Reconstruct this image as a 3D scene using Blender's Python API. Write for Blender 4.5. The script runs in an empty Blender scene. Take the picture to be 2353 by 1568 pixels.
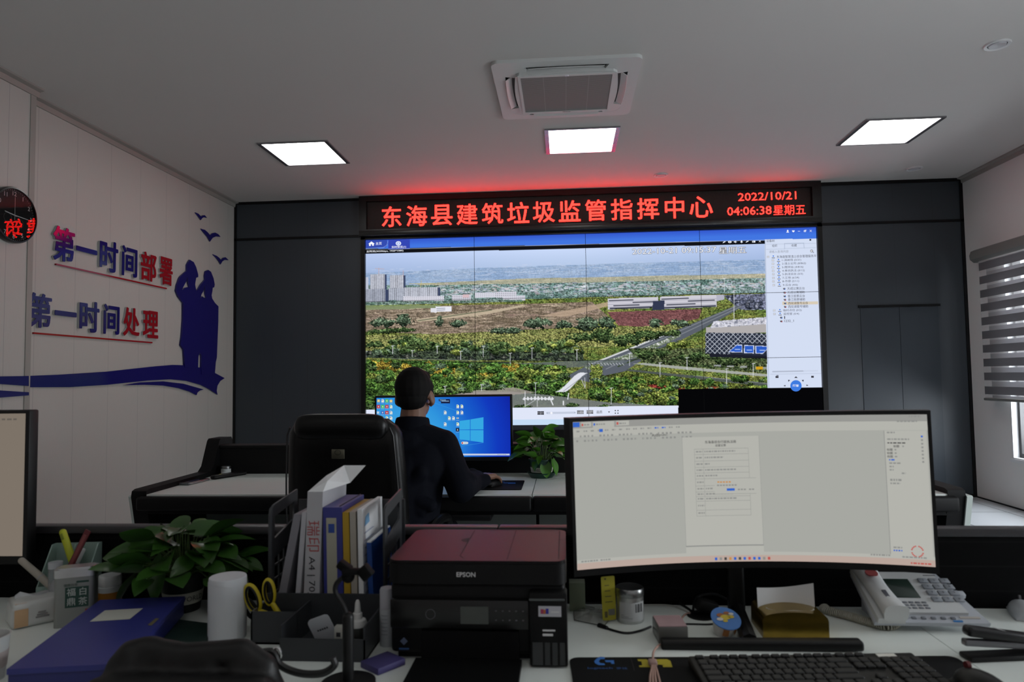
import bpy, bmesh, math, random
import numpy as np
from mathutils import Vector, Matrix, Euler, Quaternion

# ------------------------------------------------------------------ camera, world, exposure
scene = bpy.context.scene
COL = scene.collection
W, H = 2353, 1568
F_PX = 1585.4
CAM = Vector((2.1289, -7.2764, 1.2592))
RIGHT = Vector((0.997, 0.07620, -0.01359))
UP = Vector((0.01748, -0.05067, 0.99856))
FWD = Vector((-0.07540, 0.99580, 0.05185))
CEIL = 3.223
XL, XR = -1.472, 6.200          # left and right wall planes
YR = -9.2                       # wall behind the camera

cam_data = bpy.data.cameras.new('camera')
cam_data.sensor_width = 36.0
cam_data.lens = F_PX * 36.0 / W
cam_data.clip_start = 0.05
cam_data.dof.use_dof = True
cam_data.dof.focus_distance = 4.6
cam_data.dof.aperture_fstop = 6.3
cam = bpy.data.objects.new('camera', cam_data)
COL.objects.link(cam)
_R = RIGHT.normalized(); _F = (FWD - FWD.dot(_R) * _R).normalized(); _U = _R.cross(_F)
cam.matrix_world = Matrix(((_R.x, _U.x, -_F.x, CAM.x), (_R.y, _U.y, -_F.y, CAM.y), (_R.z, _U.z, -_F.z, CAM.z), (0, 0, 0, 1)))
scene.camera = cam

scene.view_settings.view_transform = 'Standard'
scene.view_settings.look = 'None'
scene.view_settings.gamma = 1.0
scene.view_settings.exposure = 0.0
scene.view_settings.use_curve_mapping = False
scene.cycles.use_denoising = True
scene.cycles.max_bounces = 8
scene.cycles.diffuse_bounces = 5
scene.cycles.sample_clamp_indirect = 4.0

WORLD_STRENGTH = 4.5            # overcast daylight outside
PANEL_STRENGTH = 7.5            # ceiling LED panels
ADDED_PANEL_STRENGTH = 4.0      # unseen panels added behind the camera to brighten the near desk
LED_STRENGTH = 12.0              # red LED sign

world = bpy.data.worlds.new('overcast_sky')
scene.world = world
world.use_nodes = True
_bg = world.node_tree.nodes['Background']
_bg.inputs[0].default_value = (0.86, 0.93, 1.0, 1)
_bg.inputs[1].default_value = WORLD_STRENGTH

def window_daylight(name, loc, direction, sx, sy, watts, color):
    d = bpy.data.lights.new(name, 'AREA'); d.shape = 'RECTANGLE'; d.size = sx; d.size_y = sy
    d.energy = watts; d.color = color
    o = bpy.data.objects.new(name, d); COL.objects.link(o); o.location = loc
    o.rotation_euler = Vector(direction).to_track_quat('-Z', 'Y').to_euler()
    return o
# daylight entering at the two windows of the right wall (placed outside the glass)
window_daylight('window_daylight', (XR + 0.35, -1.45, 1.45), (-1, 0, -0.15), 1.7, 1.8, 150, (0.88, 0.94, 1.0))
window_daylight('window_daylight', (XR + 0.35, -5.9, 1.45), (-1, 0, -0.15), 1.7, 1.8, 120, (0.88, 0.94, 1.0))

# ------------------------------------------------------------------ pixel helper (2353 x 1568 frame) -> point on a real plane
def at(u, v, x=None, y=None, z=None):
    d = _R * ((u - W / 2) / F_PX) - _U * ((v - H / 2) / F_PX) + _F
    t = (x - CAM.x) / d.x if x is not None else (y - CAM.y) / d.y if y is not None else (z - CAM.z) / d.z
    return CAM + d * t
DESK = 0.75
def on_desk(u, v):
    p = at(u, v, z=DESK); return p.x, p.y

# ------------------------------------------------------------------ materials
def lin(c):
    return tuple((x / 12.92 if x <= 0.04045 else ((x + 0.055) / 1.055) ** 2.4) for x in c)
def rgb(r, g, b):
    return lin((r / 255, g / 255, b / 255))
_mats = {}
def mat(name, col, rough=0.5, metal=0.0, spec=0.5, noise=0.0, nscale=40.0, bump=0.0, trans=0.0, coat=0.0, alpha=1.0, stretch=None):
    if name in _mats: return _mats[name]
    m = bpy.data.materials.new(name); m.use_nodes = True; _mats[name] = m
    nt = m.node_tree; b = nt.nodes['Principled BSDF']
    b.inputs['Base Color'].default_value = (*col, 1)
    b.inputs['Roughness'].default_value = rough
    b.inputs['Metallic'].default_value = metal
    b.inputs['Specular IOR Level'].default_value = spec
    b.inputs['Transmission Weight'].default_value = trans
    b.inputs['Coat Weight'].default_value = coat
    b.inputs['Coat Roughness'].default_value = 0.08
    b.inputs['Alpha'].default_value = alpha
    if noise or bump:
        tc = nt.nodes.new('ShaderNodeTexCoord'); n = nt.nodes.new('ShaderNodeTexNoise')
        mp = nt.nodes.new('ShaderNodeMapping'); mp.inputs['Scale'].default_value = stretch or (1, 1, 1)
        nt.links.new(tc.outputs['Object'], mp.inputs[0]); nt.links.new(mp.outputs[0], n.inputs['Vector'])
        n.inputs['Scale'].default_value = nscale; n.inputs['Detail'].default_value = 4
        if noise:
            mx = nt.nodes.new('ShaderNodeMix'); mx.data_type = 'RGBA'
            mx.inputs['A'].default_value = (*[c * (1 - noise) for c in col], 1)
            mx.inputs['B'].default_value = (*[min(1, c * (1 + noise)) for c in col], 1)
            nt.links.new(n.outputs['Fac'], mx.inputs['Factor']); nt.links.new(mx.outputs['Result'], b.inputs['Base Color'])
        if bump:
            bp = nt.nodes.new('ShaderNodeBump'); bp.inputs['Strength'].default_value = bump; bp.inputs['Distance'].default_value = 0.002
            nt.links.new(n.outputs['Fac'], bp.inputs['Height']); nt.links.new(bp.outputs[0], b.inputs['Normal'])
    return m
def emit(name, col, strength=1.0, sample=False):
    if name in _mats: return _mats[name]
    m = bpy.data.materials.new(name); m.use_nodes = True; _mats[name] = m
    nt = m.node_tree; nt.nodes.clear()
    e = nt.nodes.new('ShaderNodeEmission'); o = nt.nodes.new('ShaderNodeOutputMaterial')
    e.inputs[0].default_value = (*col, 1); e.inputs[1].default_value = strength
    nt.links.new(e.outputs[0], o.inputs[0])
    m.cycles.emission_sampling = 'AUTO' if sample else 'NONE'
    return m
def seam_mat(name, col, axis, pitch, offset, width, seam_col, rough, spec=0.4, axis2=None, pitch2=1.0, offset2=0.0, grain=0.03, gscale=(60, 60, 2)):
    """painted panels with thin joint lines every <pitch> metres along one (or two) object axes"""
    m = mat(name, col, rough, spec=spec, noise=grain, nscale=6.0, stretch=gscale)
    nt = m.node_tree; b = nt.nodes['Principled BSDF']
    tc = nt.nodes.new('ShaderNodeTexCoord'); sx = nt.nodes.new('ShaderNodeSeparateXYZ')
    nt.links.new(tc.outputs['Object'], sx.inputs[0])
    def line(ax, p, off):
        a = nt.nodes.new('ShaderNodeMath'); a.operation = 'SUBTRACT'; a.inputs[1].default_value = off
        nt.links.new(sx.outputs[ax], a.inputs[0])
        f = nt.nodes.new('ShaderNodeMath'); f.operation = 'PINGPONG'; f.inputs[1].default_value = p / 2
        nt.links.new(a.outputs[0], f.inputs[0])
        l = nt.nodes.new('ShaderNodeMath'); l.operation = 'LESS_THAN'; l.inputs[1].default_value = width / 2
        nt.links.new(f.outputs[0], l.inputs[0]); return l
    l = line(axis, pitch, offset)
    if axis2 is not None:
        l2 = line(axis2, pitch2, offset2); mxm = nt.nodes.new('ShaderNodeMath'); mxm.operation = 'MAXIMUM'
        nt.links.new(l.outputs[0], mxm.inputs[0]); nt.links.new(l2.outputs[0], mxm.inputs[1]); l = mxm
    old = b.inputs['Base Color'].links[0].from_socket
    mx = nt.nodes.new('ShaderNodeMix'); mx.data_type = 'RGBA'
    nt.links.new(l.outputs[0], mx.inputs['Factor']); nt.links.new(old, mx.inputs['A'])
    mx.inputs['B'].default_value = (*seam_col, 1); nt.links.new(mx.outputs['Result'], b.inputs['Base Color'])
    return m

BLACK = mat('black_plastic', (0.004, 0.004, 0.0042), 0.45, spec=0.3)
BLACK_MATT = mat('black_matt', (0.003, 0.003, 0.0033), 0.7, spec=0.15)
BLACK_GLOSS = mat('black_gloss', (0.004, 0.004, 0.0045), 0.22, spec=0.4)
BLACK_LAM = mat('black_laminate', (0.0038, 0.0038, 0.004), 0.55, spec=0.2)
DARK_METAL = mat('dark_metal', (0.06, 0.06, 0.065), 0.4, 0.7)
RACK = mat('rack_plastic', (0.035, 0.038, 0.042), 0.45)
STEEL = mat('brushed_steel', (0.62, 0.63, 0.64), 0.32, 1.0)
CHROME = mat('chrome', (0.8, 0.8, 0.8), 0.12, 1.0)
WHITE = mat('white_plastic', (0.72, 0.73, 0.73), 0.4)
WHITE_PAPER = mat('white_paper', (0.74, 0.75, 0.76), 0.8, noise=0.03, nscale=60)
DESKTOP = mat('desktop_white', (0.76, 0.80, 0.76), 0.42, spec=0.35, noise=0.02, nscale=30)
FOLDER_BLUE = mat('folder_blue', (0.030, 0.036, 0.21), 0.4, noise=0.08, nscale=200)
LEAF = mat('pothos_leaf', (0.028, 0.085, 0.012), 0.32, noise=0.35, nscale=14)
LEAF2 = mat('pothos_leaf_far', (0.05, 0.17, 0.012), 0.35, noise=0.35, nscale=14)
STEM = mat('pothos_stem', (0.07, 0.13, 0.03), 0.5)
INK = mat('dark_print', (0.02, 0.02, 0.025), 0.7)
ACRYL_BLUE = mat('acrylic_blue', (0.010, 0.007, 0.125), 0.12, coat=0.12, spec=0.35)
ACRYL_RED = mat('acrylic_red', (0.28, 0.005, 0.012), 0.12, coat=0.12, spec=0.35)
ACRYL_EDGE = mat('acrylic_backing', (0.42, 0.43, 0.42), 0.4)

# ------------------------------------------------------------------ mesh builder
class MB:
    def __init__(s): s.v = []; s.f = []; s.m = []; s.T = Matrix.Identity(4)
    def add(s, vs, fs, m=0):
        o = len(s.v); T = s.T
        s.v += [tuple(T @ Vector(p)) for p in vs]
        s.f += [tuple(i + o for i in f) for f in fs]
        s.m += [m] * len(fs); return s
    def box(s, x0, y0, z0, x1, y1, z1, m=0):
        v = [(x0, y0, z0), (x1, y0, z0), (x1, y1, z0), (x0, y1, z0), (x0, y0, z1), (x1, y0, z1), (x1, y1, z1), (x0, y1, z1)]
        return s.add(v, [(3, 2, 1, 0), (4, 5, 6, 7), (0, 1, 5, 4), (1, 2, 6, 5), (2, 3, 7, 6), (3, 0, 4, 7)], m)
    def bm(s, b, m=0, M=None):
        b.verts.index_update(); M = M or Matrix.Identity(4)
        s.add([M @ v.co for v in b.verts], [tuple(v.index for v in f.verts) for f in b.faces], m); b.free(); return s
    def rbox(s, c, size, r=0.004, seg=2, rot=None, m=0):
        b = bmesh.new(); bmesh.ops.create_cube(b, size=1.0)
        for v in b.verts: v.co = Vector((v.co.x * size[0], v.co.y * size[1], v.co.z * size[2]))
        r = min(r, min(size) * 0.49)
        bmesh.ops.bevel(b, geom=list(b.edges), offset=r, segments=seg, profile=0.5, affect='EDGES')
        M = Matrix.Translation(c) @ (Euler(rot).to_matrix().to_4x4() if rot else Matrix.Identity(4))
        return s.bm(b, m, M)
    def plate(s, c, w, h, t, r, axis='z', m=0, n=5, rot=None):
        """rounded rectangle w x h, thickness t along axis, centred at c"""
        pts = []
        for k, (sx, sy) in enumerate(((1, 1), (-1, 1), (-1, -1), (1, -1))):
            for i in range(n + 1):
                a = math.pi / 2 * (k + i / n)
                pts.append((sx * (w / 2 - r) + r * math.cos(a), sy * (h / 2 - r) + r * math.sin(a)))
        return s.prism(pts, axis, -t / 2, t / 2, m, c, rot)
    def prism(s, pts, axis, a0, a1, m=0, c=(0, 0, 0), rot=None):
        """polygon in the plane normal to axis; (a,b) are the two other axes in order x<y<z"""
        def P(a, b, t): return {'z': (a, b, t), 'y': (a, t, b), 'x': (t, a, b)}[axis]
        n = len(pts); M = Matrix.Translation(c) @ (Euler(rot).to_matrix().to_4x4() if rot else Matrix.Identity(4))
        area = sum(pts[i][0] * pts[(i + 1) % n][1] - pts[(i + 1) % n][0] * pts[i][1] for i in range(n))
        if (area < 0) != (axis == 'y'): pts = pts[::-1]
        vs = [M @ Vector(P(a, b, a0)) for a, b in pts] + [M @ Vector(P(a, b, a1)) for a, b in pts]
        fs = [tuple(range(n - 1, -1, -1)), tuple(range(n, 2 * n))] + [(i, (i + 1) % n, n + (i + 1) % n, n + i) for i in range(n)]
        return s.add(vs, fs, m)
    def cyl(s, p0, p1, r0, r1=None, n=20, m=0, caps=True):
        p0 = Vector(p0); p1 = Vector(p1); r1 = r0 if r1 is None else r1
        q = (p1 - p0).to_track_quat('Z', 'X').to_matrix()
        a = [(math.cos(2 * math.pi * i / n), math.sin(2 * math.pi * i / n)) for i in range(n)]
        vs = [p0 + q @ Vector((r0 * x, r0 * y, 0)) for x, y in a] + [p1 + q @ Vector((r1 * x, r1 * y, 0)) for x, y in a]
        fs = [(i, (i + 1) % n, n + (i + 1) % n, n + i) for i in range(n)]
        if caps: fs += [tuple(range(n - 1, -1, -1)), tuple(range(n, 2 * n))]
        return s.add(vs, fs, m)
    def tube(s, path, r, n=8, m=0, closed=False):
        P = [Vector(p) for p in path]; N = len(P); rs = r if isinstance(r, (list, tuple)) else [r] * N
        vs = []; fs = []; ref = None
        for i in range(N):
            t = (P[(i + 1) % N] - P[i - 1]) if (closed or 0 < i < N - 1) else (P[1] - P[0] if i == 0 else P[-1] - P[-2])
            t.normalize()
            if ref is None: ref = t.orthogonal().normalized()
            ref = (ref - ref.dot(t) * t).normalized(); w = t.cross(ref)
            for k in range(n):
                a = 2 * math.pi * k / n; vs.append(P[i] + (ref * math.cos(a) + w * math.sin(a)) * rs[i])
        for i in range(N if closed else N - 1):
            j = (i + 1) % N
            fs += [(i * n + k, i * n + (k + 1) % n, j * n + (k + 1) % n, j * n + k) for k in range(n)]
        if not closed: fs += [tuple(range(n - 1, -1, -1)), tuple(range((N - 1) * n, N * n))]
        return s.add(vs, fs, m)
    def lathe(s, prof, c=(0, 0, 0), n=32, m=0, rot=None, caps=True):
        M = Matrix.Translation(c) @ (Euler(rot).to_matrix().to_4x4() if rot else Matrix.Identity(4))
        vs = []; fs = []; K = len(prof)
        for r, z in prof:
            for i in range(n):
                a = 2 * math.pi * i / n; vs.append(M @ Vector((r * math.cos(a), r * math.sin(a), z)))
        for k in range(K - 1):
            fs += [(k * n + i, k * n + (i + 1) % n, (k + 1) * n + (i + 1) % n, (k + 1) * n + i) for i in range(n)]
        if caps and prof[0][0] > 1e-3 and abs(prof[0][1] - prof[1][1]) > 1e-6: fs.append(tuple(range(n - 1, -1, -1)))
        if caps and prof[-1][0] > 1e-3 and abs(prof[-1][1] - prof[-2][1]) > 1e-6: fs.append(tuple(range((K - 1) * n, K * n)))
        return s.add(vs, fs, m)
    def ell(s, c, r, rot=None, m=0, n=16):
        b = bmesh.new(); bmesh.ops.create_uvsphere(b, u_segments=n, v_segments=n * 2 // 3, radius=1.0)
        M = Matrix.Translation(c) @ (Euler(rot).to_matrix().to_4x4() if rot else Matrix.Identity(4)) @ Matrix.Diagonal((*r, 1))
        return s.bm(b, m, M)
    def cap(s, p0, r0, p1, r1, m=0, n=14):
        """tapered capsule"""
        p0 = Vector(p0); p1 = Vector(p1); d = (p1 - p0)
        if d.length < 1e-6: return s.ell(p0, (r0,) * 3, m=m)
        q = d.to_track_quat('Z', 'X').to_matrix().to_4x4(); L = d.length
        prof = [(r0 * math.cos(a), r0 * math.sin(a)) for a in [-math.pi / 2 * (1 - i / 5) for i in range(6)]]
        prof += [(r1 * math.cos(a), L + r1 * math.sin(a)) for a in [math.pi / 2 * i / 5 for i in range(6)]]
        prof[0] = (0.0005, prof[0][1]); prof[-1] = (0.0005, prof[-1][1])
        T = s.T; s.T = T @ Matrix.Translation(p0) @ q; s.lathe(prof, n=n, m=m); s.T = T; return s
    def poly(s, pts, m=0): return s.add(pts, [tuple(range(len(pts)))], m)
    def mesh(s, smooth=35):
        me = bpy.data.meshes.new('mesh'); me.from_pydata(s.v, [], s.f); me.update()
        if any(s.m): me.polygons.foreach_set('material_index', s.m)
        if smooth:
            me.polygons.foreach_set('use_smooth', [True] * len(me.polygons))
            me.set_sharp_from_angle(angle=math.radians(smooth))
        return me
    def build(s, name, mats, parent=None, smooth=35):
        return link(name, s.mesh(smooth), mats, parent)

def link(name, me, mats, parent=None):
    me.name = name
    if not isinstance(mats, (list, tuple)): mats = [mats]
    if len(mats) == 1: me.materials.clear()
    for m in mats: me.materials.append(m)
    o = bpy.data.objects.new(name, me); COL.objects.link(o)
    if parent is not None: o.parent = parent
    return o
def tag(o, label=None, cat=None, group=None, kind=None):
    if label: o['label'] = label
    if cat: o['category'] = cat
    if group: o['group'] = group
    if kind: o['kind'] = kind
    return o
def thing(name, label, cat, loc=(0, 0, 0), rz=0.0, group=None):
    o = bpy.data.objects.new(name, None); COL.objects.link(o); o.empty_display_size = 0.05
    o.location = loc; o.rotation_euler = (0, 0, rz)
    return tag(o, label, cat, group)
def struct(name, mb, mats, label=None, parent=None, smooth=35):
    o = mb.build(name, mats, parent, smooth)
    if parent is None: tag(o, label, None, None, 'structure')
    return o
def copy_thing(o, loc, label, rz=None):
    c = o.copy(); COL.objects.link(c); c.location = loc; c['label'] = label
    if rz is not None: c.rotation_euler = (0, 0, rz)
    for ch in o.children:
        d = ch.copy(); COL.objects.link(d); d.parent = c
        for g in ch.children:
            e = g.copy(); COL.objects.link(e); e.parent = d
    return c

def curve_mesh(setup, dims='2D', extrude=0.0, bevel=0.0):
    cu = bpy.data.curves.new('outline', 'CURVE'); cu.dimensions = dims; cu.fill_mode = 'BOTH'; cu.extrude = extrude; cu.bevel_depth = bevel
    for pts in setup:
        sp = cu.splines.new('POLY'); sp.points.add(len(pts) - 1); sp.use_cyclic_u = True
        for p, q in zip(sp.points, pts): p.co = (q[0], q[1], 0, 1)
    return _to_mesh(cu)
def _to_mesh(cu):
    o = bpy.data.objects.new('tmp_outline', cu); COL.objects.link(o)
    dg = bpy.context.evaluated_depsgraph_get(); dg.update()
    me = bpy.data.meshes.new_from_object(o.evaluated_get(dg))
    bpy.data.objects.remove(o); bpy.data.curves.remove(cu)
    return me
_tcache = {}
def text_mesh(body, w=None, h=None, extrude=0.0, bold=0.0, align='CENTER', spacing=1.0):
    """mesh of the writing in its own xy plane; scaled so its bounding box is w x h (either may be None), centred (or left aligned)"""
    cu = bpy.data.curves.new('writing', 'FONT'); cu.body = body; cu.size = 1.0; cu.offset = bold; cu.space_character = spacing
    cu.offset = 0.0; cu.resolution_u = 2
    if extrude: cu.extrude = 0.5
    me = _to_mesh(cu)
    if bold > 0:                                # heavier strokes: the outline repeated with small shifts
        v0 = [tuple(v.co) for v in me.vertices]; f0 = [tuple(p.vertices) for p in me.polygons]; n0 = len(v0); vs = []; fs = []
        for q in range(9):
            dx, dy = (0, 0) if q == 8 else (bold * math.cos(q * math.pi / 4), bold * math.sin(q * math.pi / 4))
            vs += [(x + dx, y + dy, z + (q * 0.0006 if z >= 0 else 0)) for x, y, z in v0]; fs += [tuple(i + q * n0 for i in f) for f in f0]
        bpy.data.meshes.remove(me); me = bpy.data.meshes.new('writing'); me.from_pydata(vs, [], fs); me.update()
    n = len(me.vertices); co = np.empty(n * 3); me.vertices.foreach_get('co', co); co = co.reshape(-1, 3)
    lo = co.min(0); hi = co.max(0); sz = np.maximum(hi - lo, 1e-6)
    kx = w / sz[0] if w else None; ky = h / sz[1] if h else None
    kx = kx or ky; ky = ky or kx
    ox = (lo[0] + hi[0]) / 2 if align == 'CENTER' else lo[0]
    co[:, 0] = (co[:, 0] - ox) * kx; co[:, 1] = (co[:, 1] - (lo[1] + hi[1]) / 2) * ky
    co[:, 2] = co[:, 2] * (extrude if extrude else 0.03)
    me.vertices.foreach_set('co', co.ravel()); me.update()
    return me
def basis(origin, ex, ey):
    ex = Vector(ex).normalized(); ey = Vector(ey).normalized(); ez = ex.cross(ey)
    return Matrix(((ex.x, ey.x, ez.x, origin[0]), (ex.y, ey.y, ez.y, origin[1]), (ex.z, ey.z, ez.z, origin[2]), (0, 0, 0, 1)))
class Text:
    """collects pieces of flat writing / marks into one mesh (several materials)"""
    def __init__(s): s.mb = MB()
    def put(s, me, M, m=0):
        T = s.mb.T; s.mb.T = T @ M
        s.mb.add([v.co for v in me.vertices], [tuple(p.vertices) for p in me.polygons], m); s.mb.T = T
        bpy.data.meshes.remove(me); return s
def blob(mb, voxel, smooth=6, factor=0.5):
    """one continuous surface from the union of the closed shapes in mb"""
    me = mb.mesh(0); o = bpy.data.objects.new('tmp_blob', me); COL.objects.link(o)
    r = o.modifiers.new('r', 'REMESH'); r.mode = 'VOXEL'; r.voxel_size = voxel
    if smooth:
        k = o.modifiers.new('s', 'SMOOTH'); k.iterations = smooth; k.factor = factor
    dg = bpy.context.evaluated_depsgraph_get(); dg.update()
    out = bpy.data.meshes.new_from_object(o.evaluated_get(dg))
    bpy.data.objects.remove(o); bpy.data.meshes.remove(me)
    out.polygons.foreach_set('use_smooth', [True] * len(out.polygons)); return out
def smooth_path(pts, n=8):
    """Catmull-Rom through the points"""
    P = [Vector(p) for p in pts]; P = [P[0] * 2 - P[1]] + P + [P[-1] * 2 - P[-2]]; out = []
    for i in range(1, len(P) - 2):
        a, b, c, d = P[i - 1:i + 3]
        for k in range(n):
            t = k / n
            out.append(0.5 * ((2 * b) + (c - a) * t + (2 * a - 5 * b + 4 * c - d) * t * t + (3 * b - a - 3 * c + d) * t ** 3))
    out.append(P[-2]); return out

def placed(o):
    return Matrix.Translation(o.location) @ Matrix.Rotation(o.rotation_euler.z, 4, 'Z')
def WB(t):
    """mesh builder taking world coordinates for a part of thing t"""
    m = MB(); m.T = placed(t).inverted(); return m
def local_mesh(me, t):
    me.transform(placed(t).inverted()); me.update(); return me
# ================================================================== ROOM
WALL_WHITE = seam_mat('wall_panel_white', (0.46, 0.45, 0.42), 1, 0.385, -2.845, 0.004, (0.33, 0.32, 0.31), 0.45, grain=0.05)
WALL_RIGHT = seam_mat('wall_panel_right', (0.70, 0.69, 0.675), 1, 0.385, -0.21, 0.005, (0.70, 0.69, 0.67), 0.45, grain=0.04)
CEIL_M = mat('ceiling_paint', (0.60, 0.59, 0.565), 0.85, noise=0.02, nscale=1.5)
FLOOR_M = seam_mat('floor_tile', (0.46, 0.48, 0.50), 0, 0.60, 0.02, 0.010, (0.03, 0.03, 0.03), 0.28, spec=0.5, axis2=1, pitch2=0.60, offset2=-0.17, grain=0.04, gscale=(40, 40, 40))
BACK_M = seam_mat('back_panel_blue_grey', (0.024, 0.033, 0.043), 0, 0.385, -0.645, 0.004, (0.018, 0.022, 0.028), 0.50, spec=0.7, grain=0.05)
DOOR_M = mat('back_door_blue_grey', (0.025, 0.035, 0.046), 0.50, noise=0.04, nscale=6)
TRIM_M = mat('cornice_trim', (0.30, 0.29, 0.265), 0.5)
TRIM_BLACK = mat('trim_black', (0.004, 0.004, 0.0045), 0.45, spec=0.25)

struct('floor', MB().box(XL - 0.3, YR - 0.1, -0.1, XR + 0.3, 0.3, 0.0), FLOOR_M, 'pale grey floor of large tiles with black joints')
struct('ceiling', MB().box(XL - 0.3, YR - 0.1, CEIL, XR + 0.3, 0.3, CEIL + 0.12), CEIL_M, 'plain white painted ceiling')
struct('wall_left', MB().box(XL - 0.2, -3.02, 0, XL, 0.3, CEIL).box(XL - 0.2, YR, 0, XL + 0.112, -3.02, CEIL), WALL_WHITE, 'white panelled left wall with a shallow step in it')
# right wall with two window openings
WY0, WY1, WZ0, WZ1 = -2.35, -0.60, 0.45, 2.36
W2Y0, W2Y1 = -6.8, -5.05
mb = MB()
for (a, b) in ((YR, W2Y0), (W2Y1, WY0), (WY1, 0.3)): mb.box(XR, a, 0, XR + 0.2, b, CEIL)
for (a, b) in ((W2Y0, W2Y1), (WY0, WY1)): mb.box(XR, a, 0, XR + 0.2, b, WZ0).box(XR, a, WZ1, XR + 0.2, b, CEIL)
struct('wall_right', mb, WALL_RIGHT, 'white panelled right wall with window openings')
struct('wall_rear', MB().box(XL - 0.2, YR - 0.2, 0, XR + 0.2, YR, CEIL), WALL_RIGHT, 'white wall behind the camera')
struct('wall_back', MB().box(XL, 0.0, 0, XR, 0.2, CEIL), BACK_M, 'dark blue grey panelled wall around the video wall')
mb = MB()
mb.box(5.150, -0.006, 0.03, 5.529, 0, 1.915).box(5.534, -0.006, 0.03, 5.912, 0, 1.915)
struct('door_1', mb, DOOR_M, 'flush double door in the dark back wall')
# black trims of the back wall
k = [0]
def trim(*b, m=TRIM_BLACK, label='thin black trim strip of the back wall'):
    k[0] += 1; struct('trim_%d' % k[0], MB().box(*b), m, label)
trim(XL, -0.012, 2.795, -0.06, 0, 2.82); trim(4.80, -0.012, 2.775, XR, 0, 2.80)
trim(5.13, -0.016, 1.915, 5.93, 0, 1.94)
trim(XL, -0.012, 3.195, -0.06, 0, CEIL); trim(4.80, -0.012, 3.19, XR, 0, CEIL)
trim(XR - 0.03, -0.012, 0, XR, 0, CEIL); trim(XL, -0.012, 0, XL + 0.025, 0, CEIL)
trim(4.80, -0.012, 0, XR - 0.03, 0, 0.03)
# cornices
def cornice(name, x, y0, y1, sgn, label):
    pts = [(0, 0), (0, -0.055), (0.012 * sgn, -0.055), (0.018 * sgn, -0.02), (0.05 * sgn, -0.012), (0.05 * sgn, 0)]
    struct(name, MB().prism([(x + a, CEIL + b) for a, b in pts], 'y', y0, y1), TRIM_M, label)
cornice('trim_9', XL, -3.02, -0.01, 1, 'beige cornice along the left wall'); cornice('trim_10', XL + 0.112, YR, -3.0, 1, 'beige cornice on the stepped part of the left wall')
cornice('trim_11', XR, YR, -0.01, -1, 'beige cornice along the right wall')
struct('trim_12', MB().box(XL + 0.112, -3.06, 0, XL + 0.118, -3.02, CEIL - 0.055).box(XL + 0.08, -3.02, 0, XL + 0.118, -3.014, CEIL - 0.055), TRIM_M, 'vertical beige corner strip on the step of the left wall')
struct('baseboard_right', MB().box(XR - 0.012, -WY1 * 0 + WY0, 0, XR, -0.012, 0.012).box(XR - 0.012, YR, 0, XR, WY0, 0.012), TRIM_BLACK, 'thin black floor joint along the right wall')
# windows
WIN_DARK = mat('window_frame_dark', (0.02, 0.02, 0.022), 0.4)
WIN_LIGHT = mat('window_frame_white', (0.66, 0.67, 0.68), 0.4)
GLASS = bpy.data.materials.new('window_glass'); GLASS.use_nodes = True
_nt = GLASS.node_tree; _nt.nodes.clear()
_t = _nt.nodes.new('ShaderNodeBsdfTransparent'); _g = _nt.nodes.new('ShaderNodeBsdfGlossy'); _x = _nt.nodes.new('ShaderNodeMixShader'); _o = _nt.nodes.new('ShaderNodeOutputMaterial')
_g.inputs['Roughness'].default_value = 0.02; _x.inputs[0].default_value = 0.06
_nt.links.new(_t.outputs[0], _x.inputs[1]); _nt.links.new(_g.outputs[0], _x.inputs[2]); _nt.links.new(_x.outputs[0], _o.inputs[0])
def window(n, y0, y1):
    mb = MB(); x = XR
    for a, b, c, d in ((y0, WZ0, y1, WZ0 + 0.05), (y0, WZ1 - 0.05, y1, WZ1), (y0, WZ0 + 0.05, y0 + 0.045, WZ1 - 0.05), (y1 - 0.045, WZ0 + 0.05, y1, WZ1 - 0.05), ((y0 + y1) / 2 - 0.03, WZ0 + 0.05, (y0 + y1) / 2 + 0.03, WZ1 - 0.05)):
        mb.box(x + 0.05, a, b, x + 0.12, c, d)
    o = mb.build('window_%d' % n, WIN_DARK); tag(o, 'dark framed sliding window in the right wall' if n == 1 else 'second dark framed window in the right wall', kind='structure')
    m2 = MB()
    for a, b, c, d in ((y0, WZ0 - 0.0, y1, WZ0 + 0.012), (y0, WZ1 - 0.012, y1, WZ1), (y0, WZ0 + 0.012, y0 + 0.012, WZ1 - 0.012), (y1 - 0.012, WZ0 + 0.012, y1, WZ1 - 0.012)):
        m2.box(x - 0.004, a - 0.0, b, x + 0.05, c, d)
    m2.box(x - 0.012, y0 - 0.03, WZ0 - 0.03, x, y1 + 0.03, WZ0)
    m2.build('window_reveal', WIN_LIGHT, o)
    MB().box(x + 0.08, y0 + 0.045, WZ0 + 0.05, x + 0.086, y1 - 0.045, WZ1 - 0.05).build('window_glass', GLASS, o)
window(1, WY0, WY1); window(2, W2Y0, W2Y1)
# the neighbouring building seen through the gap under the blind
mb = MB().box(XR + 7, -14, -0.5, XR + 7.3, 14, 3.0)
for i in range(14): mb.box(XR + 6.9, -13 + i * 2, -0.5, XR + 7, -12.6 + i * 2, 3.0, 1)
struct('wall_exterior', mb, [mat('facade_cream', (0.74, 0.66, 0.52), 0.8), mat('facade_grey', (0.42, 0.44, 0.46), 0.8)], 'cream facade of a building outside the window')
struct('ground', MB().box(XR + 0.25, -14, -0.6, XR + 14, 14, -0.5), mat('yard_concrete', (0.5, 0.48, 0.45), 0.9), 'concrete yard outside the window')

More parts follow.
